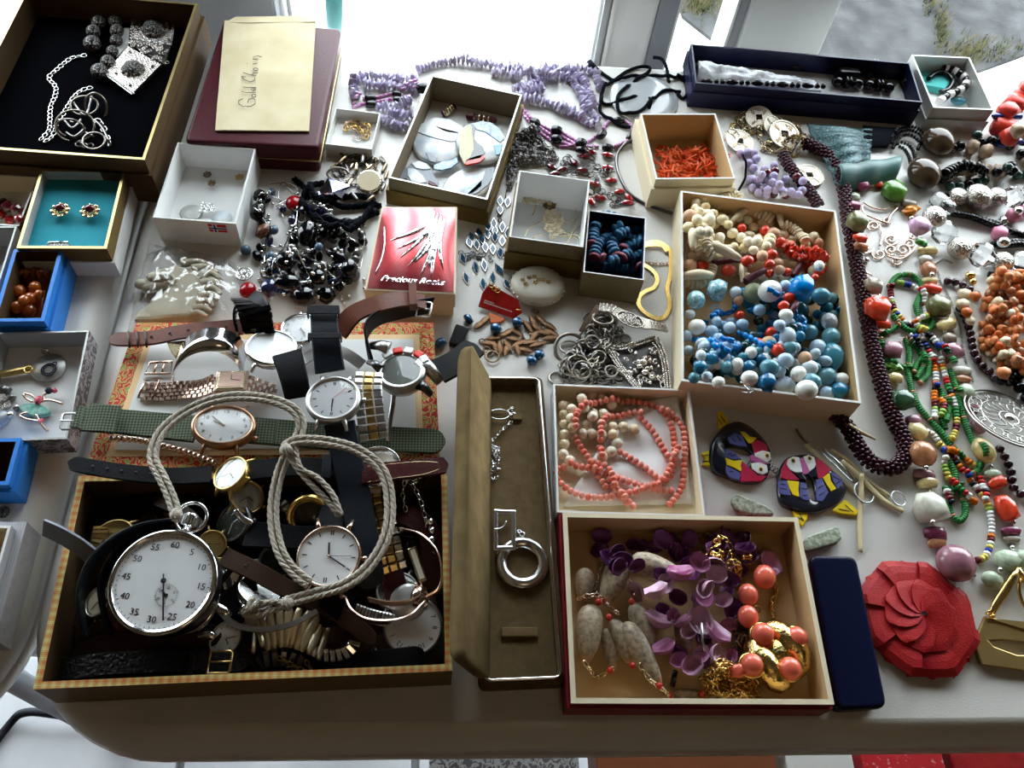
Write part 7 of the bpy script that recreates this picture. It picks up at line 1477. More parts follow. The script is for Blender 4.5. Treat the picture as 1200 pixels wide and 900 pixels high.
def strap(root, pts, wpx, m, th=.0022, mode='flat', holes=None, tip=True, name='strap', taper=.85, k=8, stitch=None):
    path = spline(P3(pts), k); mid = pts[len(pts)//2]; W = wpx*zk(*mid)
    wd = (lambda t: W*(1-(1-taper)*t)*(math.sqrt(max(.02, 1-((t-.93)/.07)**2)) if tip and t > .93 else 1))
    o = ribbon(resample(path, .0025), wd, th, mode).build(name, m, root)
    w_ = Walker(path); n = int(w_.total/.004)
    for i in range(n+1): p, _ = w_.at(i*.004); put(p.x, p.y, p.z-.002, .003)
    if holes:
        for u in holes:
            p, t = w_.at(u*w_.total); up = Vector((0, 0, 1)) if mode == 'flat' else Vector(mode) if mode != 'edge' else t.cross(Vector((0, 0, 1)))
            MB().lathe([(.0011, 0), (.0011, .0004), (0, .0004)], 8, frame(p+up*th*.72, t, up)).build('hole', 'ink', o)
    return o
def links(root, pts, wpx, cols, L=.0036, th=.002, mats=('chrome', 'old_gold', 'chrome'), mode='flat', name='link', k=8, gap=.86, stagger=False):
    path = spline(P3(pts), k); w_ = Walker(path); n = max(1, int(w_.total/L)); W = wpx*zk(*pts[len(pts)//2]); cw = W/cols
    bs = [MB() for _ in range(cols)]
    for i in range(n):
        for c in range(cols):
            d = (i+.5+(.5 if stagger and c % 2 else 0))*w_.total/n
            if d > w_.total: continue
            p, t = w_.at(d); nn = t.cross(Vector(mode[1])) if mode[0] == 'side' else (0, 0, 1) if mode == 'flat' else (t.cross(Vector((0, 0, 1))) if mode == 'edge' else mode)
            F = frame(p, t, nn); lx = L*gap/2; ly = cw*.46; hz = th/2
            vs = [(-lx, -ly, -hz), (lx, -ly, -hz), (lx, ly, -hz), (-lx, ly, -hz), (-lx, -ly, hz*.4), (lx, -ly, hz*.4), (lx, ly, hz*.4), (-lx, ly, hz*.4), (-lx*.7, -ly*.75, hz), (lx*.7, -ly*.75, hz), (lx*.7, ly*.75, hz), (-lx*.7, ly*.75, hz)]
            M = F @ Matrix.Translation((0, (c-(cols-1)/2)*cw, 0))
            mb = MB(); mb.add(vs, [(0, 3, 2, 1), (8, 9, 10, 11)]+[(a, (a+1) % 4, (a+1) % 4+4, a+4) for a in range(4)]+[(a+4, (a+1) % 4+4, (a+1) % 4+8, a+8) for a in range(4)], 0, False, M)
            if n*cols <= 90: mb.build(name, mats[c % len(mats)], root)
            else: bs[c].add(mb.v, mb.f)
        p, _ = w_.at((i+.5)*w_.total/n); put(p.x, p.y, p.z-.002, .003)
    if n*cols > 90:
        for c in range(cols): bs[c].build(name, mats[c % len(mats)], root, 'stuff')
def buckle(root, x, y, z, w, l, ang, m='chrome', up=(0, 0, 1)):
    k = zk(x, y, z); T = frame(P(x, y, z), (math.cos(math.radians(-ang)), math.sin(math.radians(-ang)), 0), up); W, L = w*k/2, l*k/2
    MB().tube([T @ Vector(p) for p in ((-L, -W, 0), (L*.8, -W, .0005), (L, -W*.8, .001), (L, W*.8, .001), (L*.8, W, .0005), (-L, W, 0))], .0009, 7, True).build('buckle', m, root)
    MB().tube([T @ Vector(p) for p in ((-L, 0, .0005), (L*1.05, 0, .002))], .0006, 6).build('buckle_pin', m, root)
def loop(root, x, y, z, w, ang, m, tall=.005, wid=.004):
    k = zk(x, y, z); T = frame(P(x, y, z), (math.cos(math.radians(-ang)), math.sin(math.radians(-ang)), 0), (0, 0, 1)); W = w*k/2
    ribbon([T @ Vector(p) for p in ((0, -W, -tall/2), (0, -W, tall/2), (0, W, tall/2), (0, W, -tall/2))], wid, .001, tuple((T.to_3x3() @ Vector((0, 0, 1)))) if False else 'flat').v
    b = MB()
    for c, sx_, sy_, sz_ in (((0, -W, 0), wid, .001, tall), ((0, W, 0), wid, .001, tall), ((0, 0, tall/2), wid, 2*W+.001, .001)): b.box(c, sx_, sy_, sz_, T)
    bevel(b.build('keeper_loop', m, root), .0004, 2)
# ---------------------------------------------------------------- buried layer in the watch box
rs = random.Random(77); BL = ['flat black strap buried along the lower left under the stopwatch', 'dark brown strap running under the gold watch behind the stopwatch', 'dark wine strap in the front left corner of the plaid box', 'black strap along the bottom right under the pocket watch', 'dark strap hidden behind the cord loops at the back of the box', 'black strap passing under the diagonal brown strap', 'wine coloured strap under the two-tone band near the right wall', 'black strap under the gold tonneau watch at the left', 'dark strap under the pocket watch at the lower right', 'black strap just inside the back wall of the plaid box', 'wine coloured strap under the chain band at the right wall', 'black strap under the knotted end of the cotton cord', 'dark brown strap standing left inside the plaid box under the rubber strap']
base_paths = [[(90, 770), (160, 750), (260, 745)], [(110, 600), (180, 640), (250, 690)], [(130, 700), (170, 760), (240, 780)], [(300, 770), (390, 780), (500, 770)], [(330, 600), (400, 620), (500, 600)], [(260, 590), (330, 640), (420, 700)], [(420, 580), (450, 640), (470, 720)], [(100, 640), (140, 600), (230, 580)], [(380, 740), (440, 760), (510, 700)], [(150, 570), (260, 600), (350, 570)], [(440, 590), (500, 620), (505, 690)], [(230, 700), (300, 740), (340, 700)], [(90, 735), (130, 680), (180, 600)]]
for i, p in enumerate(base_paths):
    t = thing('watch_strap', BL[i], 'watch strap', P(*p[1], .006))
    strap(t, [(a, c, .010+.007*((i+j) % 3)) for j, (a, c) in enumerate(p)], rs.uniform(24, 36), ('leather_dark', 'leather_black', 'leather_wine', 'leather_black')[i % 4])
for i, (x, y, r, z, c, d) in enumerate(((150, 760, 26, .012, 'dark_steel', 'dial_dark'), (330, 660, 28, .014, 'steel_brushed', 'dial_dark'), (400, 600, 24, .012, 'dark_steel', 'dial_grey'), (210, 590, 22, .012, 'old_gold', 'dial_grey'), (420, 770, 24, .010, 'dark_steel', 'dial_dark'), (480, 610, 22, .014, 'dark_steel', 'dial_dark'))):
    l = ('dark wristwatch buried low beside the crocodile strap', 'steel wristwatch buried beneath the big white watch', 'dark wristwatch low between the cord loops', 'old gold wristwatch buried near the back wall of the plaid box', 'dark wristwatch buried by the front wall of the plaid box', 'dark wristwatch buried near the right wall of the plaid box')[i]
    watch(l, x, y, z, r, (rs.uniform(-.4, .4), rs.uniform(-.4, .4)), rs.uniform(0, 360), c, d, 'ticks', (40, 200, None), h=.006)
# ---------------------------------------------------------------- individual watches in the box, lower ones first
r_, T, r = watch('silver wristwatch with cream oval dial beside the crocodile strap', 264, 748, .026, 23, (.1, 0), 25, 'steel_brushed', 'dial_white', 'bars', (120, 60, None), sx=.8, crown=None)
t = thing('watch_strap', 'black crocodile watch strap with gold buckle along the front wall', 'watch strap', P(180, 775, .02))
strap(t, [(72, 786, .026), (120, 779, .030), (180, 776, .031), (240, 775, .031), (292, 777, .028)], 30, 'leather_croc', .004); buckle(t, 258, 776, .036, 26, 26, 0, 'old_gold'); loop(t, 226, 776, .032, 32, 0, 'leather_croc')
r_, T, r = watch('steel pocket watch with bold turned numerals at the lower right corner', 484, 733, .020, 36, (.05, -.05), 215, 'steel_brushed', 'dial_white', 'arabic', (None, None, None), fsz=.26, lugs=False, crown=None, hm='ink', name='pocket_watch', bez=.88)
r_, T, r = watch('grey-faced watch with cream numerals tucked above the pocket watch', 466, 692, .022, 26, (-.2, 0), 0, 'steel_brushed', 'dial_grey', 'arabic', (80, 200, None), bez=.86)
MB().lathe([(0, 0), (.010, -.001), (.0125, -.003)], 24, Matrix.Translation(P(478, 705, .030)) @ Matrix.Rotation(.2, 4, 'X')).build('crystal', 'dial_silver', r_)
t = thing('stretch_bracelet', 'small grey stretch watch band under the rose gold bangle watch', 'bracelet', P(440, 730, .02)); links(t, [(415, 715, .028), (435, 722, .026), (462, 728, .025)], 18, 1, .0022, .002, ('steel_brushed',))
# gold stretch bracelet arched, standing in the heap
t = thing('stretch_bracelet', 'arched gold stretch watch band of long lens-shaped links at the front', 'bracelet', P(340, 740, .02))
pa = spline(P3([(298, 738, .018), (300, 722, .028), (315, 716, .034), (340, 713, .037), (365, 718, .036), (380, 726, .030), (388, 738, .020)]), 8); w_ = Walker(pa)
n = 11
for i in range(n):
    p, tt = w_.at((i+.5)*w_.total/n); side = Vector((.05, -1, -.35)).normalized(); side = (side-tt*side.dot(tt)).normalized(); nn = side.cross(tt); nn = nn if nn.z > 0 else -nn
    F = frame(p+side*.012, side, nn); L = .026; W_ = w_.total/n*.98; b = MB(); m_ = 8; vs = []
    for j in range(m_+1):
        u = j/m_*2-1; wd = W_/2*1.1*(.5+.5*math.sqrt(max(0, 1-u*u))); vs += [(u*L/2, -wd, -.001), (u*L/2, -wd*.5, .0008), (u*L/2, wd*.5, .0008), (u*L/2, wd, -.001), (u*L/2, 0, -.0018)]
    fs = [(j*5+k_, j*5+(k_+1) % 5, j*5+5+(k_+1) % 5, j*5+5+k_) for j in range(m_) for k_ in range(5)]+[tuple(reversed(range(5))), tuple(m_*5+k_ for k_ in range(5))]
    b.add(vs, fs, 0, True, F); b.build('link', 'satin_gold', t)
for pts in ([(366, 762, .024), (380, 768, .026), (400, 767, .028), (412, 760, .030), (416, 750, .030)],): links(t, pts, 16, 1, .004, .0016, ('chrome',), (0, -.6, .8))
t = thing('stretch_bracelet', 'dark steel band of slanted links by the front wall beneath the gold one', 'bracelet', P(330, 778, .012)); links(t, [(292, 783, .018), (310, 775, .022), (335, 772, .022), (355, 778, .018)], 24, 1, .0052, .003, ('dark_steel',), (.5, -.4, .8))
t = thing('gold_chain', 'thin gold chain remnant by the front wall of the plaid box', 'chain', P(350, 782, .016)); chain(t, spline(P3([(325, 770, .027), (340, 778, .026), (352, 784, .024), (366, 788, .022), (358, 774, .026)]), 5), 'brass', .005, .0006)
# chrome pieces left of centre
r_, T, r = watch('chrome wristwatch edge-on with polished round case right of the stopwatch', 305, 690, .036, 27, (-.45, .35), 0, 'chrome', 'dial_silver', None, (None, None, None), h=.010)
strap(r_, [(262, 720, .028), (275, 700, .034), (300, 680, .036)], 26, 'leather_black', .003)
t = thing('metal_band', 'curved chrome band with rounded ends beside the stopwatch', 'watch band', P(255, 700, .02))
for pts in ([(250, 680, .038), (258, 672, .040), (262, 664, .040)], [(262, 690, .036), (272, 680, .039), (280, 668, .040)]): ribbon(spline(P3(pts), 5), .006, .0022).build('band_bar', 'chrome', t)
for pts, r in (([(212, 740, .028), (232, 734, .032), (248, 715, .036), (256, 695, .038)], .0030), ([(245, 705, .036), (262, 716, .036), (270, 722, .034)], .0028), ([(232, 745, .030), (246, 744, .031), (252, 748, .030)], .0026)): MB().tube(spline(P3(pts), 5), lambda q, r=r: r*(.7+.5*math.sin(PI*q)), 8, flat=.6).build('band_bar', 'chrome', t)
r_, T, r = watch('thin curved silver ladies watch lying on its side above the gold band', 300, 728, .030, 14, (.7, 0), 0, 'steel_brushed', 'dial_silver', None, (None, None, None)); ribbon(spline(P3([(258, 716, .036), (275, 732, .036), (305, 738, .036), (340, 732, .037), (372, 716, .039)]), 6), .004, .0014).build('band', 'steel_brushed', r_)
# leather strap diagonal with small gold watch
r_, T, r = watch('small old gold wristwatch with champagne dial on a brown strap', 249, 637, .042, 17, (.2, .35), 10, 'old_gold', 'dial_gold', 'ticks', (250, 80, None), h=.005, hm='leather_dark')
strap(r_, [(262, 652, .040), (300, 670, .041), (340, 692, .038), (390, 716, .034), (440, 752, .026)], 24, 'leather_dark', .0026, holes=(.15, .5, .62)); bevel(MB().box((0, 0, 0), .014, .007, .009, Matrix.Translation(P(252, 661, .036))).build('end_link', 'old_gold', r_), .0008, 2)
strap(r_, [(236, 622, .040), (215, 600, .036), (180, 585, .028)], 18, 'leather_dark', .0024)
r_, T, r = watch('gold tonneau wristwatch with ribbed band at the upper left corner of the box', 133, 624, .034, 21, (.25, -.1), 75, 'old_gold', 'dial_gold', 'ticks', (200, 70, None), sx=.75, sy=1.1, h=.007, hm='leather_dark'); links(r_, [(113, 642, .030), (116, 630, .033), (119, 616, .033)], 20, 1, .0028, .002, ('old_gold',))
r_, T, r = watch('silver cased watch half hidden under the left side of the stopwatch', 113, 705, .022, 20, (0, -.3), 90, 'steel_brushed', 'dial_cream', 'ticks', (30, 130, None), sy=.8)
r_, T, r = watch('dark bezel steel wristwatch with long lugs behind the small gold watch', 272, 612, .034, 25, (.1, -.5), 0, 'dark_steel', 'dial_dark', 'ticks', (60, 200, None), h=.009, hm='dial_silver'); MB().tube(spline(P3([(276, 598, .042), (285, 608, .040), (296, 614, .038)]), 4), .0026, 8).build('lug', 'chrome', r_)
strap(r_, [(288, 626, .036), (320, 628, .038), (352, 630, .036), (380, 628, .034)], 34, 'leather_black', .003)
r_, T, r = watch('old gold wristwatch with grey-cream dial lying below the small cream watch', 291, 582, .040, 21, (.1, .55), 20, 'old_gold', 'dial_grey', 'ticks', (100, 210, None), h=.006)
r_, T, r = watch('polished gold round bezel ring with glass behind the large white watch', 362, 606, .036, 27, (.55, 0), 0, 'gold', 'dial_dark', None, (None, None, None), h=.009, bez=.66, crown=None, lugs=False)
MB().torus(T @ Matrix.Translation((0, 0, .0006)), r*.86, .0018, 36, 8).build('bezel', 'gold', r_)
t = thing('metal_band', 'short chrome and gold band stub behind the gold bezel ring', 'watch band', P(335, 590, .03)); links(t, [(330, 588, .036), (337, 596, .036), (342, 602, .034)], 12, 1, .0034, .003, ('chrome', 'old_gold'))
# two-tone bracelet in the box
t = thing('two_tone_band', 'two-tone steel and gold link band running down the right of the box', 'watch band', P(447, 640, .02)); links(t, [(436, 575, .034), (440, 600, .036), (447, 625, .036), (452, 650, .034), (458, 672, .028)], 42, 4, .0062, .003, ('chrome', 'old_gold', 'old_gold', 'chrome'))
bevel(MB().box((0, 0, 0), .012, .008, .0016, Matrix.Translation(P(437, 572, .0385))).build('tag_plate', 'cream_card', t), .0003, 1)
t = thing('chain_band', 'sparkling chrome chain watch band hanging at the right wall of the box', 'watch band', P(490, 600, .02))
for pts in ([(478, 562, .036), (486, 572, .034), (494, 590, .030), (500, 612, .026), (506, 630, .022), (510, 648, .020)], [(475, 562, .036), (472, 580, .030), (476, 600, .024)], [(482, 562, .036), (488, 560, .037), (495, 557, .038)]): chain(t, spline(P3(pts), 5), 'chrome', .006, .0009)
for x, y, d in ((478, 562, 9), (487, 564, 9), (495, 558, 8), (505, 612, 8), (507, 622, 8), (506, 633, 9)): stone(t, x, y, d, d, 'chrome', 'nuggetb', 0, base=.030, name='stone')
# rose gold bangle watch
r_, T, r = watch('rose gold rigid bangle watch standing on edge with pink highlights', 497, 700, .040, 14, (.3, 1.15), 0, 'rose_gold', 'dial_gold', None, (None, None, None), h=.007)
for pts in ([(470, 622, .040), (492, 628, .046), (510, 645, .050), (517, 668, .050), (514, 690, .046), (500, 700, .044)], [(500, 695, .048), (480, 705, .048), (455, 707, .046), (432, 702, .044)], [(404, 700, .038), (412, 716, .042), (430, 727, .045), (458, 729, .046), (482, 722, .046), (498, 706, .046)]): ribbon(spline(P3(pts), 8), .008, .0018, 'edge').build('bangle_arm', 'rose_gold', r_)
t = thing('cream_bar_watch', 'slim rectangular gold and cream watch standing inside the rose gold bangle', 'watch', P(490, 665, .03)); bevel(MB().box((0, 0, 0), .006, .026, .004, Matrix.Translation(P(489, 662, .038)) @ Matrix.Rotation(.35, 4, 'Z')).build('case', 'pale_gold', t), .001, 2); MB().box((0, 0, .0022), .0035, .022, .0004, Matrix.Translation(P(489, 662, .038)) @ Matrix.Rotation(.35, 4, 'Z')).build('dial', 'dial_cream', t)
t = thing('metal_band', 'small gold and steel clasp lying in the front right corner of the box', 'watch band', P(495, 770, .01)); links(t, [(480, 778, .014), (490, 770, .016), (500, 762, .018)], 13, 2, .005, .0025, ('pale_gold', 'steel_brushed'))
# slate strap loop rising over the left wall, black strap loop
t = thing('rubber_strap', 'dark rubber watch strap curling around the left of the stopwatch', 'watch strap', P(110, 690, .02))
ribbon(resample(spline(P3([(200, 612, .042), (165, 618, .046), (130, 636, .048), (105, 662, .046), (94, 695, .040), (96, 725, .032), (103, 745, .026)]), 8), .0025), .012, .0028, 'edge').build('strap', 'leather_navy', t)
ribbon(resample(spline(P3([(205, 620, .034), (165, 630, .038), (135, 650, .036), (118, 690, .030), (128, 745, .022)]), 8), .0025), .012, .0026, 'edge').build('strap', 'rubber', t); loop(t, 121, 645, .044, 18, 30, 'leather_black', .008, .006)
t = thing('strap_end', 'shiny slate grey strap end sticking out over the left wall of the box', 'watch strap', P(80, 632, .04)); ribbon(resample(spline(P3([(52, 618, .052), (70, 626, .053), (90, 638, .052), (108, 652, .046)]), 6), .0025), .013, .0028, (0, -.75, .65)).build('strap', 'slate_strap', t)
# ---------------------------------------------------------------- stopwatch
st, T, r = watch('large chrome stopwatch with white dial numbered in fives to sixty', 191, 681, .052, 64, (.06, -.04), -7 if False else 8, 'chrome', 'dial_white', 'stop', (None, None, None), h=.015, crown=None, lugs=False, bez=.92, name='stopwatch', hm='ink')
MB().torus(T @ Matrix.Translation((0, 0, -.0008)), r*.965, .0018, 56, 8).build('bezel', 'chrome', st)
MB().lathe([(r*.998, -.013), (r*1.012, -.008), (r*.998, -.003)], 56, T).build('case_band', 'dark_steel', st)
R = r*.92; b = MB(); b.tube([D(163, T, -R*.16, -.0008), D(163, T, R*.80, -.0008)], .0005, 5); b.sphere(D(168, T, -R*.02, -.0008), (.0019, .0019, .0006), 10, 5); b.build('second_hand', 'ink', st)
Ts = T @ Matrix.Translation((R*.14, -R*.27, -.0011)); b = MB()
for i in range(30): b.box((0, 0, 0), R*.008, R*(.05 if i % 5 == 0 else .025), .0002, Ts @ Matrix.Rotation(i*PI/15, 4, 'Z') @ Matrix.Translation((0, R*.22, 0)))
b.build('minute_mark', 'ink', st); b = MB(); b.tube([Ts @ Vector((0, 0, .0004)), Ts @ Vector((-R*.12, R*.10, .0004))], .0004, 5); b.sphere(Ts @ Vector((0, 0, .0004)), (.0014, .0014, .0005), 8, 5); b.build('minute_hand', 'ink', st)
for i in range(6): a = i*PI/3; text(str((30, 5, 10, 15, 20, 25)[i]), Ts @ Matrix.Translation((R*.16*math.sin(a), R*.16*math.cos(a), 0)), R*.07, 'ink', st, 'numeral')
Tc = T @ Matrix.Rotation(-math.radians(4), 4, 'Z'); b = MB(); b.lathe([(.0030, 0), (.0030, .006), (.0052, .0065), (.0056, .014), (.004, .0155), (0, .016)], 18, Tc @ Matrix.Translation((0, r*.98, -.007)) @ Matrix.Rotation(-PI/2, 4, 'X')); b.build('crown', 'chrome', st)
b = MB()
for i in range(18): a = 2*PI*i/18; b.box((0, 0, 0), .0009, .0070, .0007, Tc @ Matrix.Translation((0, r*.98+.0103, -.007)) @ Matrix.Rotation(a, 4, 'Y') @ Matrix.Translation((0, 0, .0056)))
b.build('crown_knurl', 'steel_brushed', st)
MB().torus(Tc @ Matrix.Translation((0, r*.98+.0125, -.006)), .0105, .0013, 32, 8).build('bow_ring', 'chrome', st)
# ---------------------------------------------------------------- big white watch
bw, T, r = watch('large slim rose gold wristwatch with plain white dial and thin bar markers', 385, 651, .050, 39, (.05, -.05), 4, 'rose_gold', 'dial_white', 'bars', (353, 120, 87), h=.007, bez=.93)
strap(bw, [(392, 686, .044), (388, 705, .038), (380, 735, .030)], 34, 'leather_black', .0026); strap(bw, [(386, 617, .044), (390, 600, .042), (395, 585, .040)], 34, 'leather_black', .0026)
# ---------------------------------------------------------------- layer on top of the lid and back wall
# black strap running across the back wall, with small cream watch
r_, T, r = watch('small gold wristwatch with cream dial tilted on a long black strap', 269, 554, .056, 24, (-.15, -.45), 25, 'old_gold', 'dial_white', 'ticks', (120, 238, 15), h=.009)
strap(r_, [(248, 556, .048), (200, 558, .046), (150, 554, .047), (110, 548, .048), (80, 542, .049)], 24, 'leather_black', .0026, holes=(.42, .52, .62, .72, .82))
strap(r_, [(290, 552, .048), (330, 548, .047), (380, 548, .047), (430, 552, .046)], 27, 'leather_black', .0028, tip=False); loop(r_, 383, 548, .049, 30, -3, 'leather_navy', .005, .006)
t = thing('watch_strap', 'padded dark brown strap tip with stitching crossing the right back corner', 'watch strap', P(480, 548, .045)); o = strap(t, [(425, 556, .048), (455, 553, .051), (490, 549, .052), (525, 545, .050)], 27, 'leather_wine', .0036)
for dy in (-9, 9): MB().tube(spline(P3([(430, 556+dy, .0525), (460, 552+dy*.95, .0555), (495, 548.5+dy*.85, .0565), (515, 546+dy*.4, .0555)]), 5), .0003, 4).build('stitching', 'pale_gold', o)
# woven green strap watch
r_, T, r = watch('oval copper wristwatch with white numbered dial on a green woven strap', 262, 497, .048, 30, (-.12, .06), 0, 'copper_case', 'dial_white', 'arabic', (300, 315, None), sx=1.28, sy=1.0, h=.010, crown=115, hm='dial_grey', bez=.84)
strap(r_, [(232, 503, .038), (190, 499, .036), (150, 495, .036), (110, 491, .038), (88, 489, .038)], 38, 'weave_green', .003, tip=False); strap(r_, [(290, 504, .038), (340, 508, .036), (400, 513, .036), (460, 515, .036), (522, 518, .036)], 36, 'weave_green', .003, taper=.95)
strap(r_, [(138, 492, .042), (118, 490, .043), (100, 489, .042)], 40, 'weave_green', .002, tip=False, taper=1.0); buckle(r_, 84, 494, .038, 22, 22, 176, 'steel_brushed')
t = thing('rope_bracelet', 'rose gold twisted bracelet under the green woven strap', 'bracelet', P(190, 520, .032))
p = spline(P3([(128, 514, .034), (160, 515, .034), (190, 522, .033), (220, 530, .033), (256, 544, .036)]), 8); w_ = Walker(p)
for i in range(int(w_.total/.0042)): c, tt = w_.at(i*.0042+.002); bead(t, 'ball_s', 'rose_gold', c, (.0052, .006, .005), frame((0, 0, 0), tt, (0, 0, 1)) @ Matrix.Rotation(.5, 4, 'Z'), 'twist_link')
# brown leather strap with pointed tip
t = thing('watch_strap', 'long reddish brown leather strap with pointed tip over the brocade corner', 'watch strap', P(200, 393, .035)); strap(t, [(285, 383, .044), (250, 386, .044), (215, 389, .042), (180, 396, .038), (150, 398, .036), (129, 397, .034)], 24, 'leather_brown', .003, holes=(.12, .26, .4, .54, .68))
for x in (150, 160, 170, 222, 232): MB().tube([P(x, 388+(170-x)*.02, .0395), P(x+2, 407+(170-x)*.02, .0395)], .0009, 5, flat=.6).build('crease', 'leather_dark', t)
# silver cuff
t = thing('cuff_bangle', 'wide polished silver cuff standing on the white lid panel', 'bangle', P(245, 425, .03))
pa = spline(P3([(203, 440, .032), (206, 425, .044), (220, 410, .054), (242, 403, .058), (264, 406, .055), (280, 418, .044), (286, 432, .032)]), 8); ribbon(pa, .022, .0016, Vector((0, 0, 0))+Vector((0, 0, 1))).v
b = MB(); vs = []; c0 = P(245, 432, .032); m_ = len(pa); fs = []
for p in pa:
    n_ = (p-Vector((c0.x, p.y, c0.z))).normalized(); s_ = Vector((.05, 1, 0)).normalized(); q_ = p+s_*.004
    vs += [q_-s_*.011, q_+s_*.011, q_+s_*.010-n_*.0016, q_-s_*.010-n_*.0016]
for i in range(m_-1):
    for k_ in range(4): l = (k_+1) % 4; fs.append((i*4+k_, i*4+l, i*4+4+l, i*4+4+k_))
fs += [(0, 1, 2, 3), tuple((m_-1)*4+k_ for k_ in (3, 2, 1, 0))]; b.add(vs, fs, 0, True); b.build('band', 'chrome', t)
t = thing('bracelet_plate', 'flat dull gold clasp plate in front of the brown strap', 'clasp', P(212, 403, .04)); plate(t, [(195, 401), (232, 396), (234, 402), (212, 407), (206, 420), (200, 412)], .036, .040, 'pale_gold', 'plate')
# square rose gold mesh watch
t = thing('wristwatch', 'square rose gold wristwatch with brick-pattern link band', 'watch', P(272, 447, .034))
Tq = Matrix.Translation(P(271, 446, .046)) @ Matrix.Rotation(-.25, 4, 'X') @ Matrix.Rotation(.06, 4, 'Z'); w2 = 19*zk(271, 446, .046)
for s_, z0_, z1_, m_, n_ in ((1, -.007, 0, 'rose_gold', 'case'), (.86, -.001, .0008, 'pale_gold', 'bezel'), (.72, .0002, .0012, 'dial_pink', 'dial')): bevel(MB().box((0, 0, (z0_+z1_)/2), 2*w2*s_, 2*w2*s_*.92, z1_-z0_, Tq).build(n_, m_, t), .0008, 2)
MB().box((0, 0, .0018), 2*w2*.74, 2*w2*.68, .0004, Tq).build('crystal', 'crystal', t)
for a_, L_ in ((0, .5), (100, .7)): MB().box((0, w2*L_*.4, .0015), .0005, w2*L_*.8, .0002, Tq @ Matrix.Rotation(-math.radians(a_), 4, 'Z')).build('hand', 'ink', t)
links(t, [(166, 459, .031), (190, 459, .031), (215, 457, .032), (235, 455, .036), (250, 449, .042)], 26, 5, .0042, .002, ('rose_gold',), stagger=True); links(t, [(290, 450, .040), (305, 456, .034), (320, 462, .031)], 26, 5, .0042, .002, ('rose_gold',), stagger=True)
MB().tube(P3([(162, 466, .031), (170, 446, .031), (186, 446, .031), (180, 467, .031)]), .0012, 6, True).build('end_frame', 'rose_gold', t)
t = thing('ladder_clasp', 'small rose gold ladder clasp above the brick-pattern band', 'clasp', P(185, 432, .029)); q_ = P3([(170, 438, .031), (176, 425, .031), (202, 424, .031), (200, 438, .031)]); MB().tube(q_, .0012, 6, True).build('frame', 'rose_gold', t)
for u in (.33, .66): MB().tube([q_[0].lerp(q_[3], u), q_[1].lerp(q_[2], u)], .001, 6).build('rung', 'rose_gold', t)
# chrome watch, dial left blank white to show blown-out glare, with black stretch band
t_, T, r = watch('chrome wristwatch with white dial blanked by glare below the black stretch band', 318, 406, .056, 31, (-.25, .1), 0, 'chrome', 'dial_white', None, (None, None, None), h=.008, crown=None, bez=.88)
links(t_, [(304, 390, .050), (302, 380, .057), (300, 370, .061), (297, 361, .061), (293, 355, .056), (289, 352, .048)], 42, 1, .0046, .003, ('black_bead',), ('side', (1, -.12, 0)))
ribbon(spline(P3([(304, 390, .048), (302, 380, .055), (300, 370, .059), (297, 361, .059), (293, 355, .054), (289, 352, .046)]), 6), 36*zk(300, 370, .058), .0022, (0, -.35, .93)).build('band_core', 'leather_black', t_)
links(t_, [(281, 398, .048), (277, 384, .054), (275, 370, .056), (279, 358, .054), (288, 354, .050)], 8, 1, .0030, .0024, ('black_bead',), 'edge')
p = spline(P3([(276, 368, .046), (280, 356, .052), (291, 352, .056), (302, 356, .056)]), 6)
strap(t_, [(336, 414, .060), (341, 430, .060), (346, 450, .057), (349, 466, .050)], 36, 'leather_black', .003, tip=False)
t_, T, r = watch('pale wristwatch with cream dial tucked behind the black leather strap', 352, 384, .040, 24, (-.1, 0), 20, 'chrome', 'dial_white', 'arabic', (120, 130, None), h=.007, hm='dial_grey')
# black strap watch with silver sunray dial
t_, T, r = watch('brushed steel wristwatch with silver sunray dial and red second hand', 390, 466, .062, 33, (-.08, -.05), 0, 'steel_brushed', 'dial_silver', 'bars', (182, 180, 45), h=.009, ring='red', bez=.83)
strap(t_, [(387, 436, .056), (384, 415, .060), (381, 390, .064), (379, 362, .064)], 35, 'leather_navy', .003, tip=False, taper=.9); loop(t_, 381, 396, .066, 38, 88, 'leather_black', .006, .005); loop(t_, 379, 366, .066, 36, 88, 'leather_black', .007, .008)
strap(t_, [(398, 496, .056), (404, 525, .052), (412, 560, .048), (420, 600, .046), (428, 650, .044), (434, 690, .036)], 38, 'leather_navy', .003, taper=.95)
t = thing('metal_band', 'dull silver mesh band end beneath the sunray watch strap', 'watch band', P(380, 425, .032)); ribbon(spline(P3([(352, 424, .034), (375, 412, .036), (400, 412, .036), (425, 428, .034)]), 6), .010, .002).build('band', 'steel_brushed', t); links(t, [(352, 440, .032), (352, 452, .031)], 18, 4, .004, .002, ('rose_gold',))
# sport digital watch
sp_ = thing('sport_watch', 'silver sport watch with dark digital face and red-white bezel', 'watch', P(474, 430, .03)); c = P(470, 434, .056); k = zk(470, 434, .056)
Tq = Matrix.Translation(c) @ Matrix.Rotation(-.15, 4, 'X') @ Matrix.Rotation(-.1, 4, 'Y')
R = 28*k; MB().lathe([(0, -.012), (R*.9, -.012), (R*1.05, -.006), (R*1.02, 0), (R*.84, .001), (R*.82, -.0005), (0, -.0005)], 40, Tq).build('case', 'steel_brushed', sp_)
MB().disc(R*.82, .0, 36, Tq).build('screen', 'dial_dark', sp_); MB().lathe([(R*.8, .0006), (0, .001)], 24, Tq).build('crystal', 'crystal', sp_)
b = MB(); b.box((0, R*.3, .0003), .0006, R*.35, .0001, Tq).box((-R*.12, -R*.15, .0003), .0006, R*.22, .0001, Tq).build('digit_segment', 'dial_grey', sp_)
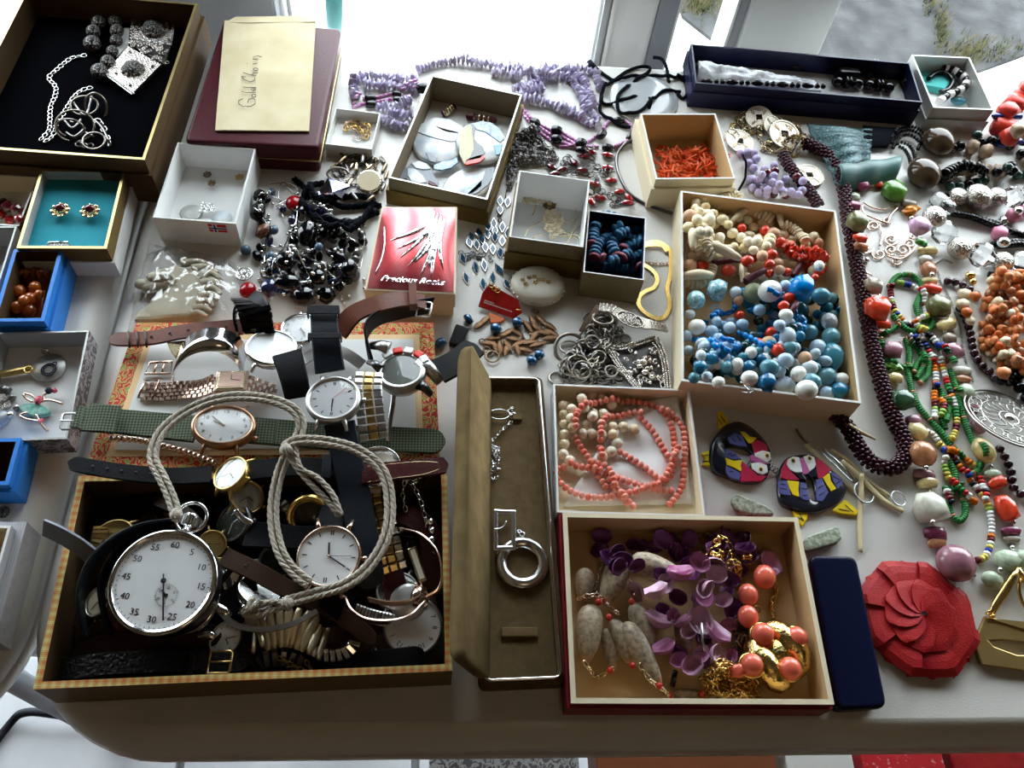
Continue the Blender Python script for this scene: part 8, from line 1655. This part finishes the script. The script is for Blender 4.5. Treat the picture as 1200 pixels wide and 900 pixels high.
for i, (a, m_) in enumerate(((100, 'sport_red'), (75, 'sport_white'), (48, 'sport_red'), (28, 'sport_white'), (125, 'sport_white'))):
    A = math.radians(a); bevel(MB().box((0, 0, 0), .0075, .006, .004, Tq @ Matrix.Rotation(A, 4, 'Z') @ Matrix.Translation((R*1.08, 0, .0005)) @ Matrix.Rotation(PI/2, 4, 'Z')).build('bezel_segment', m_, sp_), .001, 2)
for x, y, x2, y2, w_l in ((434, 405, 456, 408, 7), (516, 448, 492, 422, 8), (432, 424, 446, 432, 5), (505, 462, 490, 450, 6)): MB().tube([P(x, y, .048), P((x+x2)/2, (y+y2)/2-2, .055), P(x2, y2, .055)], lambda t, w_l=w_l: w_l*.00065*(.8+.5*t), 10, flat=.6).build('lug', 'steel_brushed' if w_l > 6 else 'dark_steel', sp_)
ribbon(resample(spline(P3([(436, 424, .044), (431, 405, .048), (430, 388, .052), (442, 374, .054), (470, 365, .050), (505, 358, .040)]), 8), .003), .020, .003, 'edge').build('strap', 'rubber', sp_)
strap(sp_, [(512, 436, .046), (535, 424, .044), (558, 405, .040)], 36, 'rubber', .003)
# brown strap arc with buckle on the foil box
t = thing('watch_strap', 'curved tan-brown leather strap with silver buckle reaching over the pink box', 'watch strap', P(450, 365, .05)); strap(t, [(396, 390, .050), (415, 368, .058), (445, 356, .062), (475, 351, .058), (498, 355, .050)], 27, 'leather_brown', .003, tip=False); loop(t, 484, 348, .058, 30, -5, 'leather_brown', .008, .006); buckle(t, 497, 363, .050, 22, 16, 8, 'steel_brushed')
# two-tone bracelet on the lid, steel ring watch beneath
t = thing('two_tone_band', 'two-tone steel and gold link band right of the sunray watch', 'watch band', P(435, 480, .04)); links(t, [(433, 436, .056), (431, 455, .058), (433, 475, .056), (436, 497, .052), (439, 516, .048)], 34, 3, .0058, .003, ('steel_brushed', 'old_gold', 'steel_brushed')); MB().tube(spline(P3([(462, 452, .046), (460, 475, .044), (456, 500, .042), (455, 518, .040)]), 5), .0022, 8).build('side_rail', 'chrome', t)
t_, T, r = watch('steel wristwatch with cream dial half hidden under the cord at the back wall', 443, 545, .044, 28, (-.1, 0), 0, 'chrome', 'dial_cream', 'ticks', (60, 300, None), h=.008, lugs=False)
# ---------------------------------------------------------------- cotton lanyard
cd = thing('lanyard', 'off-white cotton lanyard cord looping from the stopwatch over the watches', 'lanyard', P(330, 560, .05))
def twist(pts, r=.0021, off=0):
    p = resample(spline(P3(pts), 8), .0018)
    if off: p = [c+(p[min(i+1, len(p)-1)]-p[max(i-1, 0)]).normalized().cross(Vector((0, 0, 1)))*off for i, c in enumerate(p)]
    for ph in (0, 2.09, 4.19):
        q = []
        for i, c in enumerate(p):
            tt = (p[min(i+1, len(p)-1)]-p[max(i-1, 0)]).normalized(); s_ = tt.cross(Vector((0, 0, 1))); u_ = s_.cross(tt); a = i*.75+ph; q.append(c+(s_*math.cos(a)+u_*math.sin(a))*r*.48)
        MB().tube(q, r*.62, 6).build('strand', 'cotton_cord', cd)
A_ = [(207, 604, .058), (200, 582, .058), (190, 560, .058), (179, 535, .056), (190, 505, .056), (222, 480, .058), (262, 466, .061), (305, 466, .062), (338, 476, .064), (352, 492, .062), (350, 510, .060), (338, 530, .060), (326, 560, .058), (320, 600, .056), (326, 640, .056), (340, 665, .056), (362, 684, .056)]
B_ = [(334, 532, .064), (336, 522, .066), (352, 516, .067), (385, 518, .066), (420, 528, .062), (448, 552, .060), (457, 590, .058), (452, 630, .058), (432, 664, .056), (405, 685, .055), (370, 696, .052), (338, 705, .050)]
for off in (-.0021, .0021): twist(A_, .0020, off); twist(B_, .0020, off)
twist([(336, 526, .064), (345, 545, .062), (362, 565, .060), (382, 585, .058), (397, 604, .056)], .0020); twist([(345, 520, .066), (352, 548, .064), (372, 560, .062), (390, 580, .060), (400, 604, .057)], .0020)
twist([(338, 706, .050), (315, 706, .048), (300, 712, .046), (286, 720, .044)]); twist([(338, 708, .049), (318, 716, .046), (300, 722, .044), (285, 720, .042)]); twist([(292, 718, .047), (293, 706, .048), (298, 700, .048)]); twist([(288, 716, .047), (302, 708, .048), (304, 703, .049)])
for x, y, z in ((207, 604, .0585), (337, 707, .051), (336, 527, .066)):
    MB().sphere(P(x, y, z), (.0045, .0040, .0040), 12, 8).build('knot', 'cotton_cord', cd); MB().torus(Matrix.Translation(P(x, y, z)) @ Matrix.Rotation(1.2, 4, 'Y'), .0036, .0016, 14, 7).build('knot', 'cotton_cord', cd)
# ---------------------------------------------------------------- things on the shelf below the front edge
mat('wood_brown', (.22, .07, .03), .5); mat('wrap_red', (.60, .02, .03), .35, col2=(.75, .35, .35), vs=160, lo=.6, hi=.66)
sz = -.30
lt = thing('folding_table', 'low side shelf just below the front edge of the long table', 'shelf', P(650, 930, sz-.02)); bevel(MB().box((.16, -.075, sz-.02), 1.1, .26, .02).build('top', 'wood_brown', lt), .003, 2)
for x in (-.36, .68):
    for y in (-.19, .04): MB().box((x, y, (sz-.03+FLZ+.01)/2), .03, .03, abs(FLZ+.01-(sz-.03))).build('leg', 'wood_brown', lt)
for i, (x0, x1, m_, l) in enumerate(((1012, 1113, 'wrap_red', 'bright red glittery wrapped parcel below the table front'), (1118, 1215, 'red_leather', 'dark red leather-look folder below the table front corner'), (698, 915, 'wood_brown', 'flat brown wooden box under the front edge of the table'), (922, 1006, 'white_card', 'pale card box below the table front beside the red parcel'), (500, 682, 'snake', 'grey patterned box under the front edge of the table'))):
    a = P(x0, 900, sz+.05); c = P(x1, 900, sz+.05); o = bevel(MB().box(((a.x+c.x)/2, a.y-.005, sz+.0195), abs(c.x-a.x)-.004, .13, .055).build('parcel' if i < 2 else 'flat_box', m_), .002, 2); tag(o, l, 'parcel' if i < 2 else 'box')
